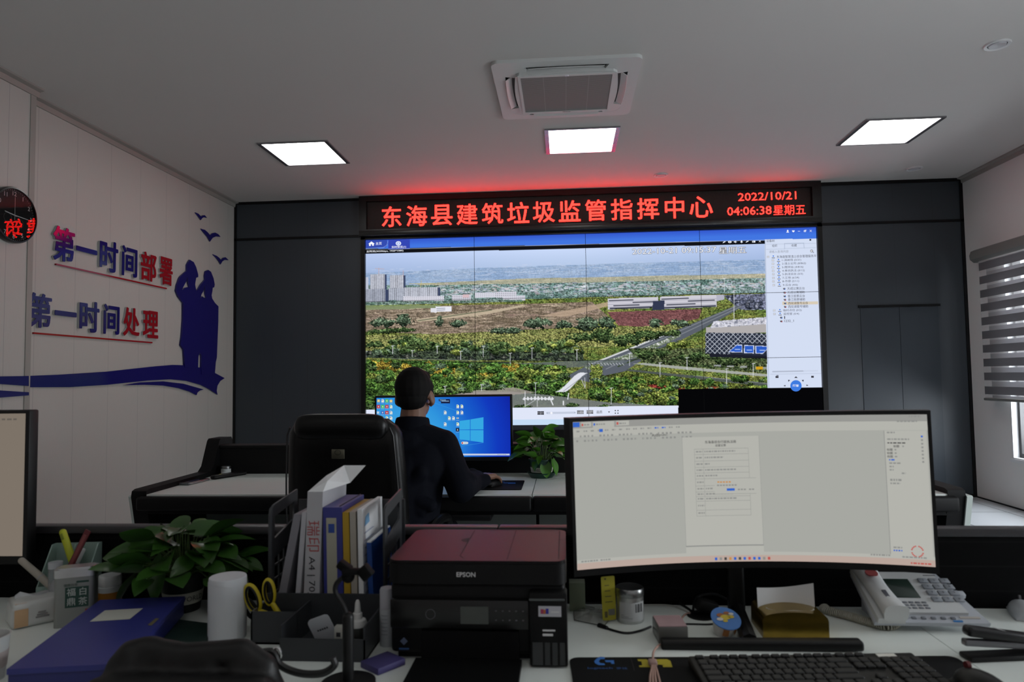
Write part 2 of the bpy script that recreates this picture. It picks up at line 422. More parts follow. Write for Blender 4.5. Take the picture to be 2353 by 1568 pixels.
# ------------------------------------------------------------------ zebra blind
def stripe_mat(name, pitch, off, frac, opq, sheer_a):
    m = bpy.data.materials.new(name); m.use_nodes = True; nt = m.node_tree; nt.nodes.clear(); N = nt.nodes.new; L = nt.links.new
    tc = N('ShaderNodeTexCoord'); sx = N('ShaderNodeSeparateXYZ'); L(tc.outputs['Object'], sx.inputs[0])
    a = N('ShaderNodeMath'); a.operation = 'SUBTRACT'; a.inputs[1].default_value = off; L(sx.outputs[2], a.inputs[0])
    w = N('ShaderNodeMath'); w.operation = 'WRAP'; w.inputs[1].default_value = pitch; w.inputs[2].default_value = 0; L(a.outputs[0], w.inputs[0])
    c = N('ShaderNodeMath'); c.operation = 'LESS_THAN'; c.inputs[1].default_value = pitch * frac; L(w.outputs[0], c.inputs[0])
    d = N('ShaderNodeBsdfDiffuse'); d.inputs[0].default_value = (*opq, 1)
    tl = N('ShaderNodeBsdfTranslucent'); tl.inputs[0].default_value = (*opq, 1)
    mo = N('ShaderNodeMixShader'); mo.inputs[0].default_value = 0.4; L(d.outputs[0], mo.inputs[1]); L(tl.outputs[0], mo.inputs[2])
    tr = N('ShaderNodeBsdfTransparent'); d2 = N('ShaderNodeBsdfDiffuse'); d2.inputs[0].default_value = (0.6, 0.6, 0.6, 1)
    ms = N('ShaderNodeMixShader'); ms.inputs[0].default_value = sheer_a; L(tr.outputs[0], ms.inputs[1]); L(d2.outputs[0], ms.inputs[2])
    mx = N('ShaderNodeMixShader'); L(c.outputs[0], mx.inputs[0]); L(ms.outputs[0], mx.inputs[1]); L(mo.outputs[0], mx.inputs[2])
    o = N('ShaderNodeOutputMaterial'); L(mx.outputs[0], o.inputs[0]); return m
CASE_M = mat('blind_casing', (0.16, 0.165, 0.155), 0.5)
bl = thing('roller_blind', 'grey zebra striped roller blind lowered over the window', 'blind', (XR, -1.4, 1.0))
BY0, BY1 = -0.95, 1.0          # local y
mb = MB(); pr = [(-0.005, 1.30), (-0.10, 1.30), (-0.135, 1.33), (-0.14, 1.37), (-0.125, 1.41), (-0.09, 1.425), (-0.005, 1.425)]
mb.prism([(a, b) for a, b in pr], 'y', BY0 - 0.06, 1.085); mb.build('casing', CASE_M, bl)
P = 0.1305
MB().box(-0.105, BY0, 0.0, -0.1035, BY1, 1.32).build('front_fabric', stripe_mat('blind_front_stripes', P, 0.035, 0.56, (0.20, 0.20, 0.21), 0.25), bl)
MB().box(-0.050, BY0 - 0.0, 0.0, -0.0485, BY1 - 0.02, 1.32).build('rear_fabric', stripe_mat('blind_rear_stripes', P, 0.085, 0.52, (0.24, 0.24, 0.26), 0.25), bl)
MB().rbox((-0.078, (BY0 + BY1) / 2, -0.012), (0.075, BY1 - BY0 + 0.02, 0.026), 0.008).build('bottom_rail', CASE_M, bl)

# ------------------------------------------------------------------ ceiling fittings
PANEL_E = emit('led_panel_light', (1.0, 0.985, 0.97), PANEL_STRENGTH, True)
PANEL_F = mat('panel_frame', (0.35, 0.34, 0.36), 0.25, 0.8)
def panel(x, y, label):
    t = thing('ceiling_light', label, 'ceiling light', (x, y, CEIL), 0, 'square ceiling light panels')
    s = 0.30; b = 0.033; mb = MB()
    for a in ((-s, -s, s, -s + 0.014), (-s, s - 0.014, s, s), (-s, -s + 0.014, -s + b, s - 0.014), (s - b, -s + 0.014, s, s - 0.014)):
        mb.box(a[0], a[1], -0.012, a[2], a[3], 0.0)
    mb.build('frame', PANEL_F, t)
    MB().box(-s + b, -s + 0.014, -0.006, s - b, s - 0.014, -0.001).build('diffuser', PANEL_E, t); return t
p0 = panel(-0.08, -1.535, 'square lit ceiling light panel nearest the left wall')
panel(2.3006, -1.585, 'square lit ceiling light panel between air conditioner and red sign')
panel(4.7975, -1.516, 'square lit ceiling light panel nearest the window wall')
ADDED_PANEL_E = emit('led_panel_light_added', (1.0, 0.985, 0.97), ADDED_PANEL_STRENGTH, True)  # three added panels out of view, only there to lift the near desk
for x_, lb_ in ((-0.08, 'unseen ceiling light panel added behind the camera, at the left'), (2.30, 'unseen ceiling light panel added behind the camera, in the middle'), (4.80, 'unseen ceiling light panel added behind the camera, at the window side')):
    PANEL_E = ADDED_PANEL_E; panel(x_, -7.6, lb_)
def downlight(x, y, r, label):
    t = thing('downlight', label, 'downlight', (x, y, CEIL), 0, 'small round ceiling downlights')
    MB().lathe([(r * 0.70, 0.0), (r * 0.72, -0.006), (r * 0.95, -0.010), (r, -0.004), (r, 0)], n=36).build('ring', WHITE, t)
    MB().lathe([(0.0005, -0.004), (r * 0.60, -0.010), (r * 0.66, -0.002), (r * 0.66, 0)][::-1], n=32).build('lens', mat('downlight_lens', (0.55, 0.56, 0.58), 0.3), t)
    MB().lathe([(r * 0.66, -0.001), (r * 0.72, -0.0012)], n=32).build('gap', INK, t)
downlight(4.765, -3.0, 0.073, 'unlit round downlight at the upper corner, closest to the camera')
downlight(3.105, -0.493, 0.070, 'unlit round downlight just above the red lettering sign')
downlight(5.54, -0.41, 0.073, 'unlit round downlight over the dark door near the window wall')

ac = thing('air_conditioner', 'white square cassette air conditioner set in the ceiling', 'air conditioner', (2.171, -2.64, CEIL))
AC_W = mat('ac_white', (0.62, 0.635, 0.625), 0.4)
AC_DK = mat('ac_slot_dark', (0.05, 0.052, 0.05), 0.6)
s = 0.47
mb = MB()
def ring(so, ro, si, ri, z0, z1, m=0, n=6):
    def rr(sz, r):
        return [(sx * (sz - r) + r * math.cos(math.pi / 2 * (q + i / n)), sy * (sz - r) + r * math.sin(math.pi / 2 * (q + i / n)))
                for q, (sx, sy) in enumerate(((1, 1), (-1, 1), (-1, -1), (1, -1))) for i in range(n + 1)]
    A = rr(so, ro); B = rr(si, ri); K = len(A)
    vs = [(x, y, z0[0]) for x, y in A] + [(x, y, z1) for x, y in A] + [(x, y, z1) for x, y in B] + [(x, y, z0[1]) for x, y in B]
    fs = [(r * K + i, r * K + (i + 1) % K, (r + 1) * K + (i + 1) % K, (r + 1) * K + i) for r in range(3) for i in range(K)]
    mb.add(vs, [f[::-1] for f in fs], m)
ring(s, 0.05, 0.395, 0.09, (0, -0.002), -0.022)
mb.box(-0.40, -0.40, -0.004, 0.40, 0.40, -0.001, 1)
for sx in (-1, 1):
    for sy in (-1, 1): mb.prism([(sx * 0.397, sy * 0.27), (sx * 0.397, sy * 0.37), (sx * 0.37, sy * 0.397), (sx * 0.27, sy * 0.397), (sx * 0.25, sy * 0.335), (sx * 0.30, sy * 0.30), (sx * 0.335, sy * 0.25)], 'z', -0.0215, -0.004)
mb.build('face_panel', [AC_W, AC_DK], ac)
mb = MB(); pts = []
for q in range(4):
    for i in range(9):
        u = -1 + 2 * i / 8; e = 0.325 + 0.02 * (1 - u * u)
        x, y = u * 0.30, -e
        c, sn = math.cos(q * math.pi / 2), math.sin(q * math.pi / 2)
        pts.append((x * c - y * sn, x * sn + y * c))
mb.prism(pts, 'z', -0.038, -0.003)
for a in ((-0.312, -0.312, 0.312, -0.292), (-0.312, 0.292, 0.312, 0.312), (-0.312, -0.292, -0.295, 0.292), (0.295, -0.292, 0.312, 0.292)):
    mb.box(a[0], a[1], -0.044, a[2], a[3], -0.037)
mb.build('inner_panel', AC_W, ac)
GRILLE = seam_mat('ac_grille', (0.17, 0.175, 0.165), 1, 0.0125, 0.0, 0.0045, (0.30, 0.305, 0.30), 0.6, axis2=0, pitch2=0.147, offset2=0.0)
MB().box(-0.294, -0.291, -0.0405, 0.294, 0.291, -0.0385).build('intake_grille', GRILLE, ac)
for q in range(4):
    mb = MB(); a = q * math.pi / 2; n = 8; vs = []; fs = []
    for i in range(n + 1):
        u = -1 + 2 * i / n; e = 0.008 * (1 - u * u)
        vs += [(u * 0.245, -0.352 - e, -0.010), (u * 0.235, -0.392 - e, -0.034), (u * 0.235, -0.395 - e, -0.031), (u * 0.245, -0.355 - e, -0.007)]
    for i in range(n): fs += [(4 * i + k2, 4 * i + 4 + k2, 4 * i + 4 + (k2 + 1) % 4, 4 * i + (k2 + 1) % 4) for k2 in range(4)]
    fs += [(3, 2, 1, 0), (4 * n, 4 * n + 1, 4 * n + 2, 4 * n + 3)]
    mb.T = Matrix.Rotation(a, 4, 'Z'); mb.add(vs, fs); mb.build('louver', AC_W, ac)
tx = Text(); tx.put(text_mesh('25', h=0.020), basis((0.005, -0.302, -0.0445), (1, 0, 0), (0, -1, 0)))
tx.mb.build('temperature_display', emit('ac_display', (0.75, 0.7, 0.85), 0.45), ac, 0)
tx = Text(); tx.put(text_mesh('Hisense', h=0.013, bold=0.02), basis((0.005, 0.302, -0.0445), (1, 0, 0), (0, -1, 0)))
tx.mb.build('maker_mark', INK, ac, 0)
# ================================================================== RED LED SIGN
def dot_mat(name, on, strength, base=None, pitch=0.0071, rad=0.40, sample=True):
    m = bpy.data.materials.new(name); m.use_nodes = True; nt = m.node_tree; N = nt.nodes.new; L = nt.links.new; nt.nodes.clear()
    tc = N('ShaderNodeTexCoord'); sx = N('ShaderNodeSeparateXYZ'); L(tc.outputs['Object'], sx.inputs[0]); ds = []
    for ax in (0, 2):
        w = N('ShaderNodeMath'); w.operation = 'WRAP'; w.inputs[1].default_value = pitch / 2; w.inputs[2].default_value = -pitch / 2; L(sx.outputs[ax], w.inputs[0])
        p = N('ShaderNodeMath'); p.operation = 'MULTIPLY'; L(w.outputs[0], p.inputs[0]); L(w.outputs[0], p.inputs[1]); ds.append(p)
    a = N('ShaderNodeMath'); a.operation = 'ADD'; L(ds[0].outputs[0], a.inputs[0]); L(ds[1].outputs[0], a.inputs[1])
    c = N('ShaderNodeMath'); c.operation = 'LESS_THAN'; c.inputs[1].default_value = (pitch * rad) ** 2; L(a.outputs[0], c.inputs[0])
    o = N('ShaderNodeOutputMaterial'); mx = N('ShaderNodeMixShader'); L(c.outputs[0], mx.inputs[0]); L(mx.outputs[0], o.inputs[0])
    if base is None:
        d0 = N('ShaderNodeEmission'); d0.inputs[0].default_value = (*on, 1); d0.inputs[1].default_value = strength * 0.10
        d1 = N('ShaderNodeEmission'); d1.inputs[0].default_value = (*on, 1); d1.inputs[1].default_value = strength
    else:
        d0 = N('ShaderNodeBsdfDiffuse'); d0.inputs[0].default_value = (*base, 1)
        d1 = N('ShaderNodeBsdfDiffuse'); d1.inputs[0].default_value = (*on, 1)
    L(d0.outputs[0], mx.inputs[1]); L(d1.outputs[0], mx.inputs[2])
    m.cycles.emission_sampling = 'AUTO' if sample else 'NONE'; return m
LED_ON = dot_mat('led_lit_red', (1.0, 0.010, 0.007), LED_STRENGTH * 2.0)
LED_OFF = dot_mat('led_unlit', (0.10, 0.085, 0.08), 0, (0.008, 0.006, 0.006))
SIGN_F = mat('sign_frame_black', (0.005, 0.005, 0.005), 0.32, spec=0.35)
sg = thing('led_sign', 'long black framed LED sign with red glowing lettering above the video wall', 'LED sign', (0, 0, 2.795))
X0, X1, Z0, Z1 = -0.045, 4.775, -0.005, CEIL - 2.795 - 0.004
DX0, DX1, DZ0, DZ1 = 0.035, 4.685, 0.062, 0.368
mb = MB()
mb.box(X0, -0.095, DZ1, X1, -0.002, Z1).box(X0, -0.095, Z0, X1, -0.002, DZ0 - 0.0)
mb.box(X0, -0.095, DZ0, DX0, -0.002, DZ1).box(DX1, -0.095, DZ0, X1, -0.002, DZ1)
mb.build('frame', SIGN_F, sg)
MB().rbox(((X0 + X1) / 2, -0.098, 0.025), (X1 - X0, 0.012, 0.045), 0.004).build('lower_lip', mat('sign_lip_satin', (0.035, 0.036, 0.034), 0.28, 0.3), sg)
MB().box(DX0, -0.045, DZ0, DX1, -0.040, DZ1).build('dot_matrix_display', LED_OFF, sg, 0)
tx = Text(); YT = -0.047
chars = '东海县建筑垃圾监管指挥中心'
xa, xb = at(900, 496, y=YT).x, at(1611, 475, y=YT).x
for i, ch in enumerate(chars):
    x = xa + (xb - xa) * i / 12
    tx.put(text_mesh(ch, h=0.225 if ch not in '一' else None, bold=0.012), basis((x, YT, 0.205), (1, 0, 0), (0, 0, 1)))
def led(body, u0, u1, v, h, b=0.0):
    a = at(u0, v, y=YT); c = at(u1, v, y=YT)
    tx.put(text_mesh(body, w=c.x - a.x, h=h, bold=b), basis(((a.x + c.x) / 2, YT, a.z - 2.795 + (c.z - a.z) / 2), (1, 0, 0), (0, 0, 1)))
led('2022/10/21', 1696, 1830, 451, 0.082, 0.006)
led('04:06:38', 1671, 1773, 484.5, 0.088, 0.006)
led('星期五', 1777, 1851, 482.5, 0.105, 0.002)
tx.mb.build('lit_lettering', LED_ON, sg, 0)

# ================================================================== VIDEO WALL
CW, CH, SZ = 1.186, 0.6712, 2.762          # one display, top of the wall
NX, NZ = 236, 134                          # picture samples per display
GW, GH = NX * 4, NZ * 3
rng = np.random.default_rng(7)
img = np.zeros((GH, GW, 3))
def S(u, v):
    p = at(u, v, y=0.0); return p.x / (4 * CW) * GW, (SZ - p.z) / (3 * CH) * GH
YY, XX = np.mgrid[0:GH, 0:GW].astype(float)
def vn(cx, cy, seed=None):
    """smooth random field with cells of cx x cy samples"""
    h = int(GH / cy) + 3; w = int(GW / cx) + 3; g = rng.random((h, w)); y = YY / cy; x = XX / cx
    y0 = y.astype(int); x0 = x.astype(int); fy = y - y0; fx = x - x0
    fy = fy * fy * (3 - 2 * fy); fx = fx * fx * (3 - 2 * fx)
    return (g[y0, x0] * (1 - fx) + g[y0, x0 + 1] * fx) * (1 - fy) + (g[y0 + 1, x0] * (1 - fx) + g[y0 + 1, x0 + 1] * fx) * fy
WN = rng.random((GH, GW)); N2 = vn(2.2, 1.6); N4 = vn(4.5, 3); N8 = vn(9, 6); N20 = vn(24, 10); N60 = vn(70, 20); NH = vn(26, 1.6)
def mask(pts):
    q = [S(u, v) for u, v in pts]; ins = np.zeros((GH, GW), bool); n = len(q)
    for i in range(n):
        (x1, y1), (x2, y2) = q[i], q[(i + 1) % n]
        if y1 == y2: continue
        c = ((y1 > YY) != (y2 > YY)) & (XX < (x2 - x1) * (YY - y1) / (y2 - y1) + x1); ins ^= c
    return ins
def C(*c): return np.array(c, float)
def fill(pts, c, a=1.0):
    m = mask(pts); img[m] = img[m] * (1 - a) + np.array(c, float) * a; return m
def texfill(m, cols, f, con=0.0, edge=None):
    con = con * 1.25 if con > 0.45 else con
    """mix a list of colours by field f inside mask m, with contrast speckle"""
    cols = np.array(cols, float); t = np.clip(f[m], 0, 0.9999) * (len(cols) - 1); i = t.astype(int); r = (t - i)[:, None]
    c = cols[i] * (1 - r) + cols[i + 1] * r
    sp = (N2[m] * 0.6 + WN[m] * 0.4 - 0.5)[:, None]
    img[m] = np.clip(c * (1 + con * 2.2 * sp) + con * 26 * sp, 0, 255)
def R(u0, v0, u1, v1): return [(u0, v0), (u1, v0), (u1, v1), (u0, v1)]
def stroke(u0, v0, u1, v1, c, w=1.0, a=1.0):
    x1, y1 = S(u0, v0); x2, y2 = S(u1, v1); dx, dy = x2 - x1, y2 - y1; L2 = dx * dx + dy * dy + 1e-9
    xa, xb = int(max(0, min(x1, x2) - w - 2)), int(min(GW, max(x1, x2) + w + 3)); ya, yb = int(max(0, min(y1, y2) - w - 2)), int(min(GH, max(y1, y2) + w + 3))
    X = XX[ya:yb, xa:xb]; Y = YY[ya:yb, xa:xb]
    t = np.clip(((X - x1) * dx + (Y - y1) * dy) / L2, 0, 1); d = np.hypot(X - x1 - t * dx, Y - y1 - t * dy)
    k = np.clip(w / 2 + 0.5 - d, 0, 1)[..., None] * a; img[ya:yb, xa:xb] = img[ya:yb, xa:xb] * (1 - k) + np.array(c, float) * k
def clump(u, v, ru, rv, cols, con=0.9, seedf=None):
    x, y = S(u, v); x2, _ = S(u + ru, v); _, y2 = S(u, v + rv); rx, ry = x2 - x, abs(y2 - y)
    d = ((XX - x) / rx) ** 2 + ((YY - y) / ry) ** 2 + (N8 - 0.5) * 1.1 + (N2 - 0.5) * 0.8
    m = d < 0.9
    texfill(m, cols, np.clip(N4 * 0.75 + 0.25 * N8 - 0.35 * (YY - y) / ry * 0.5, 0, 1), con)
    img[m] *= (1.08 - 0.5 * np.clip((YY[m] - y) / ry + 0.25, 0, 1))[:, None]
VL, VR_, VT, VB = 840, 1766, 572, 940
# sky and far plain
sky = mask([(836, 578), (1768, 556), (1768, 680), (836, 700)])
_, h0 = S(1300, 566); _, h1 = S(1300, 645)
t = np.clip((YY - h0) / (h1 - h0), 0, 1)[..., None]
img[:] = np.where(sky[..., None], C(186, 204, 243) * (1 - t) + C(146, 170, 208) * t, img)
img[sky] += (18 * np.exp(-((XX[sky] - GW * 0.45) / (GW * 0.3)) ** 2))[:, None] * np.array([1, .9, .5])
far = mask([(836, 628), (1100, 616), (1400, 606), (1770, 596), (1770, 660), (836, 690)])
texfill(far, [(150, 174, 208), (138, 164, 200), (166, 186, 214), (130, 154, 188)], NH * 0.6 + N60 * 0.4, 0.10)
for _i in range(260):
    u = rng.uniform(850, 1765); v = rng.uniform(0, 1) ** 0.7; vv = 640 - (u - 840) * 0.026 - 24 * (1 - v)
    stroke(u, vv, u + rng.uniform(2, 14), vv - rng.uniform(0, .5), (205, 214, 236), 0.7, 0.75)
fld = mask([(950, 652), (1200, 640), (1500, 634), (1770, 628), (1770, 640), (1400, 650), (1000, 662)])
texfill(fld, [(190, 184, 160), (158, 160, 140), (206, 196, 170)], NH, 0.15)
grn = mask([(836, 655), (1000, 655), (1400, 648), (1770, 638), (1770, 690), (836, 705)])
texfill(grn, [(62, 92, 84), (96, 124, 118), (130, 150, 150), (70, 100, 80)], N8 * 0.5 + NH * 0.5, 0.5)
for _i in range(620):
    u = rng.uniform(1000, 1766); v = rng.normal(0, 1); vv = 668 - (u - 1000) * 0.018 + v * 6
    c = [(226, 228, 236), (196, 200, 214), (150, 156, 180), (206, 188, 190)][rng.integers(4)]
    stroke(u, vv, u + rng.uniform(2, 11), vv, c, rng.uniform(0.8, 1.8), 0.9)
for _i in range(16):
    u = 1180 + rng.uniform(0, 560); v = 632 - (u - 1180) * 0.02; stroke(u, v, u, v - rng.uniform(7, 15), (190, 204, 226), 0.7, 0.8)
# ground
gnd = mask([(836, 694), (1100, 690), (1400, 682), (1770, 672), (1770, 960), (836, 960)])
texfill(gnd, [(64, 88, 42), (88, 106, 52), (118, 120, 62), (70, 92, 50)], N20 * 0.5 + NH * 0.5, 0.6)
dirt = mask([(836, 706), (1100, 700), (1360, 694), (1400, 730), (1330, 752), (1000, 768), (836, 762)])
texfill(dirt, [(120, 96, 88), (156, 138, 124), (104, 92, 76), (178, 160, 142), (92, 100, 68)], NH * 0.7 + N20 * 0.3, 0.35)
fill([(836, 702), (1010, 700), (1010, 708), (836, 712)], (132, 150, 108), 0.8)
fill([(955, 733), (1160, 708), (1200, 700), (1210, 703), (1120, 722), (960, 740)], (196, 180, 156), 0.9)
stroke(960, 737, 1130, 712, (70, 84, 62), 1.5)
fill([(1240, 726), (1395, 694), (1420, 690), (1425, 696), (1300, 728)], (188, 164, 142), 0.8)
red = mask([(1395, 717), (1612, 710), (1605, 732), (1500, 752), (1420, 748)])
texfill(red, [(104, 62, 66), (126, 84, 84), (92, 58, 60)], NH, 0.35)
yel = mask([(836, 770), (1000, 768), (1180, 760), (1420, 752), (1600, 745), (1560, 790), (1300, 800), (836, 806)])
texfill(yel, [(84, 98, 52), (112, 116, 66), (130, 130, 80), (94, 106, 58), (114, 106, 80)], N20 * 0.4 + NH * 0.6, 0.7)
# buildings upper left
def block(u0, v0, u1, v1, side=4, c=(204, 208, 222)):
    m = fill(R(u0, v0, u1, v1), c)
    px, py = S(u0, v0); a = ((XX - px) % 4.2 < 1.4) & m; b = ((YY - py) % 3.0 < 1.1) & m
    img[a] = img[a] * 0.74; img[b] = img[b] * 0.82; img[m] += (N2[m][:, None] - 0.5) * 26
    if side: fill(R(u1, v0 + 1, u1 + side, v1), (60, 70, 100))
fill(R(838, 637, 846, 694), (190, 196, 214)); block(850, 630, 884, 692); block(895, 632, 927, 690); block(838, 664, 885, 694, 7, (186, 192, 210)); block(928, 660, 1006, 682, 5); block(892, 662, 930, 690, 0, (190, 196, 212))
stroke(870, 630, 870, 616, (206, 160, 150), 0.8); stroke(862, 617, 882, 618, (206, 160, 150), 0.7); stroke(926, 634, 926, 622, (206, 150, 140), 0.8)
stroke(940, 652, 1000, 651, (196, 182, 110), 0.9); stroke(968, 645, 966, 660, (196, 182, 110), 0.9)
for u0, v0, u1, v1 in ((926, 681, 1020, 692), (1038, 678, 1082, 692), (1090, 673, 1140, 684), (1138, 671, 1186, 684), (1155, 680, 1206, 691)):
    m = fill([(u0, v0), (u1, v0 - 1.5), (u1, v1 - 1), (u0, v1)], (214, 214, 226)); px, py = S(u0, v0); a = ((XX - px) % 4 < 1.5) & ((YY - py) % 4 > 2) & m; img[a] *= 0.66
fill([(1062, 677), (1078, 676), (1078, 684), (1062, 684)], (214, 186, 192))
texfill(mask([(836, 694), (1200, 688), (1200, 693), (836, 702)]), [(70, 96, 84), (130, 146, 140)], N4, 0.5)
fill(R(989, 708, 1003, 718), (222, 222, 230)); fill(R(1001, 704, 1037, 716), (230, 231, 240)); stroke(1003, 709, 1022, 708, (120, 124, 140), 1.2); stroke(1003, 713, 1022, 712, (120, 124, 140), 1.2)
# white exhibition halls
def hall(u0, u1, vt, vb, sl):
    fill([(u0, vt), (u1, vt - sl), (u1, vb - sl), (u0, vb)], (206, 204, 214))
    for k3, (a, b) in enumerate(((0.03, 0.5), (0.5, 0.96), (0.12, 0.62), (0.05, 0.98))):
        v = vt + (vb - vt) * (0.2 + 0.24 * k3); U = u1 - u0
        stroke(u0 + a * U, v - sl * a, u0 + b * U, v - sl * b, (38, 42, 60), 2.0 if k3 < 3 else 2.8)
    for k3 in range(3):
        v = vt + (vb - vt) * (0.32 + 0.24 * k3); stroke(u0, v, u1, v - sl, (150, 150, 166), 0.8)
hall(1396, 1512, 686, 711, 4); hall(1516, 1646, 682, 710, 5)
fill([(1500, 692), (1526, 690), (1526, 712), (1498, 712)], (52, 58, 82)); fill([(1646, 678), (1664, 677), (1664, 688), (1646, 692)], (180, 180, 196))
fill([(1690, 682), (1766, 678), (1766, 702), (1690, 704)], (58, 64, 92), 0.9)
texfill(mask([(1660, 678), (1766, 674), (1766, 712), (1700, 712)]), [(50, 56, 76), (120, 124, 146), (40, 46, 60), (168, 170, 186)], N8, 0.5)
# roads
fill([(1298, 866), (1352, 838), (1450, 800), (1560, 756), (1690, 702), (1706, 704), (1616, 756), (1500, 812), (1440, 850), (1390, 886)], (92, 98, 108))
for d in (0, 1):
    stroke(1366 + d * 26, 846 + d * 2, 1690 + d * 12, 704, (176, 180, 184), 0.9, 0.8)
stroke(1360, 836, 1530, 768, (214, 216, 220), 3.2); stroke(1420, 842, 1560, 784, (60, 74, 50), 3); stroke(1470, 850, 1640, 742, (66, 84, 52), 4, 0.7)
texfill(mask([(1340, 842), (1450, 812), (1560, 766), (1565, 772), (1460, 822), (1350, 850)]), [(196, 200, 200), (84, 100, 70), (226, 226, 230)], N4, 0.3)
fill([(1130, 838), (1300, 830), (1440, 826), (1440, 838), (1300, 845), (1130, 850)], (98, 106, 112), 0.75)
for _i in range(12): stroke(1352 + _i * 7, 834, 1356 + _i * 7, 839, (206, 208, 212), 1.0)
fill([(1455, 836), (1480, 834), (1766, 860), (1766, 866), (1560, 848)], (164, 168, 160)); fill([(1440, 848), (1766, 880), (1766, 888), (1440, 856)], (78, 84, 88), 0.85)
stroke(1600, 864, 1766, 882, (150, 154, 156), 0.9)
# trees
dk = [(24, 36, 20), (44, 62, 36), (70, 88, 52), (98, 116, 74)]; gy = [(34, 46, 34), (60, 78, 60), (92, 108, 88), (50, 66, 48)]
yg = [(34, 46, 20), (72, 86, 38), (106, 118, 56), (136, 140, 74)]; au = [(64, 56, 22), (112, 98, 38), (156, 130, 54), (92, 94, 42)]; gr = [(20, 34, 16), (42, 66, 30), (68, 98, 44), (98, 128, 60)]; rd = [(60, 26, 24), (112, 44, 40), (84, 60, 30)]
for u, v, ru, rv in ((880, 740, 32, 13), (930, 736, 22, 14), (1009, 738, 11, 14), (1052, 742, 24, 9), (1160, 760, 40, 8), (1235, 742, 34, 12), (1298, 746, 26, 10), (1350, 745, 30, 16), (1395, 742, 22, 16), (1505, 742, 18, 12), (1560, 742, 24, 10)): clump(u, v, ru, rv, gy)
for u, v, ru, rv in ((870, 762, 30, 6), (920, 758, 40, 6), (1340, 775, 40, 12), (1385, 772, 30, 18), (1440, 780, 44, 14), (1490, 770, 40, 12), (1540, 766, 30, 8)): clump(u, v, ru, rv, dk)
for u, v, ru, rv in ((860, 792, 26, 10), (945, 790, 42, 20), (1010, 798, 40, 12), (1140, 800, 36, 16), (1235, 800, 46, 18), (1290, 798, 36, 20), (1180, 806, 40, 12), (1075, 802, 36, 10), (890, 808, 44, 8), (1320, 810, 22, 10)): clump(u, v, ru, rv, dk)
texfill(mask([(836, 806), (1110, 806), (1340, 812), (1340, 830), (1110, 828), (836, 822)]), [(34, 42, 36), (70, 82, 62), (26, 32, 30), (96, 98, 88)], N8, 0.7)
stroke(900, 824, 1100, 828, (120, 126, 130), 1.2, 0.8); stroke(900, 829, 1180, 834, (44, 50, 54), 3.0, 0.9)
texfill(mask([(836, 826), (1130, 834), (1300, 840), (1310, 930), (836, 930)]), gr, N8 * 0.6 + N4 * 0.4, 0.9)
for u, v, ru, rv in ((870, 840, 34, 12), (985, 850, 20, 20), (1010, 856, 34, 18), (1045, 850, 16, 20), (1120, 862, 22, 10), (920, 845, 36, 10), (1165, 850, 34, 16)): clump(u, v, ru, rv, au)
for u, v, ru, rv in ((880, 868, 40, 16), (1080, 872, 40, 18), (1160, 868, 44, 16), (1220, 858, 40, 20), (1270, 870, 36, 30), (1100, 845, 30, 8)): clump(u, v, ru, rv, yg)
for u, v, ru, rv in ((1060, 888, 60, 16), (1140, 884, 44, 14), (870, 896, 40, 14), (1260, 896, 34, 18), (855, 925, 22, 14), (890, 915, 36, 14), (1180, 895, 40, 10), (1240, 880, 30, 20)): clump(u, v, ru, rv, gr)
texfill(mask([(1440, 852), (1766, 890), (1766, 945), (1350, 945), (1355, 870)]), [(30, 44, 18), (66, 80, 32), (96, 104, 48), (40, 54, 26), (110, 84, 46)], N8 * 0.6 + N4 * 0.4, 0.9)
texfill(mask([(1440, 800), (1620, 800), (1766, 822), (1766, 858), (1480, 834)]), [(24, 36, 22), (52, 66, 40), (84, 92, 62), (36, 46, 34)], N8 * 0.5 + N4 * 0.5, 0.9)
for u, v, ru, rv in ((1370, 860, 16, 26), (1385, 878, 16, 18)): clump(u, v, ru, rv, yg)
for u, v, ru, rv in ((1500, 892, 20, 9), (1522, 890, 16, 9), (1572, 896, 14, 6), (1640, 892, 22, 5)): clump(u, v, ru, rv, rd)
for u, v, ru, rv in ((1545, 796, 16, 10), (1568, 790, 18, 8)): clump(u, v, ru, rv, yg)
for u, v, ru, rv in ((1480, 815, 26, 12), (1520, 812, 24, 10), (1600, 820, 40, 12), (1680, 828, 50, 12)): clump(u, v, ru, rv, dk)
for u, v, ru, rv in ((1520, 915, 40, 18), (1450, 905, 30, 16), (1560, 920, 40, 14), (1700, 900, 60, 10)): clump(u, v, ru, rv, yg)
for u, v, ru, rv in ((1375, 905, 34, 16), (1420, 880, 30, 14), (1600, 905, 50, 8)): clump(u, v, ru, rv, gr)
for u in (1640, 1670, 1700, 1735, 1750): fill(R(u, 838 + (u - 1640) * .05, u + 16, 842 + (u - 1640) * .05), (190, 192, 200), 0.7)
fill(R(1736, 842, 1752, 849), (206, 160, 30))
for u, v, s_ in sorted([(rng.uniform(842, 1300), rng.uniform(838, 898), rng.uniform(8, 17)) for _ in range(110)] + [(rng.uniform(1370, 1764), rng.uniform(868, 932), rng.uniform(7, 15)) for _ in range(90)] + [(rng.uniform(842, 1330), rng.uniform(786, 812), rng.uniform(7, 14)) for _ in range(40)], key=lambda q: q[1]):
    if 1170 < u < 1300 and v > 892: continue
    clump(u, v, s_, s_ * 0.62, [gr, yg, dk, dk, gy, gr, gr][rng.integers(7)] if v > 830 else [dk, dk, gy, yg][rng.integers(4)])
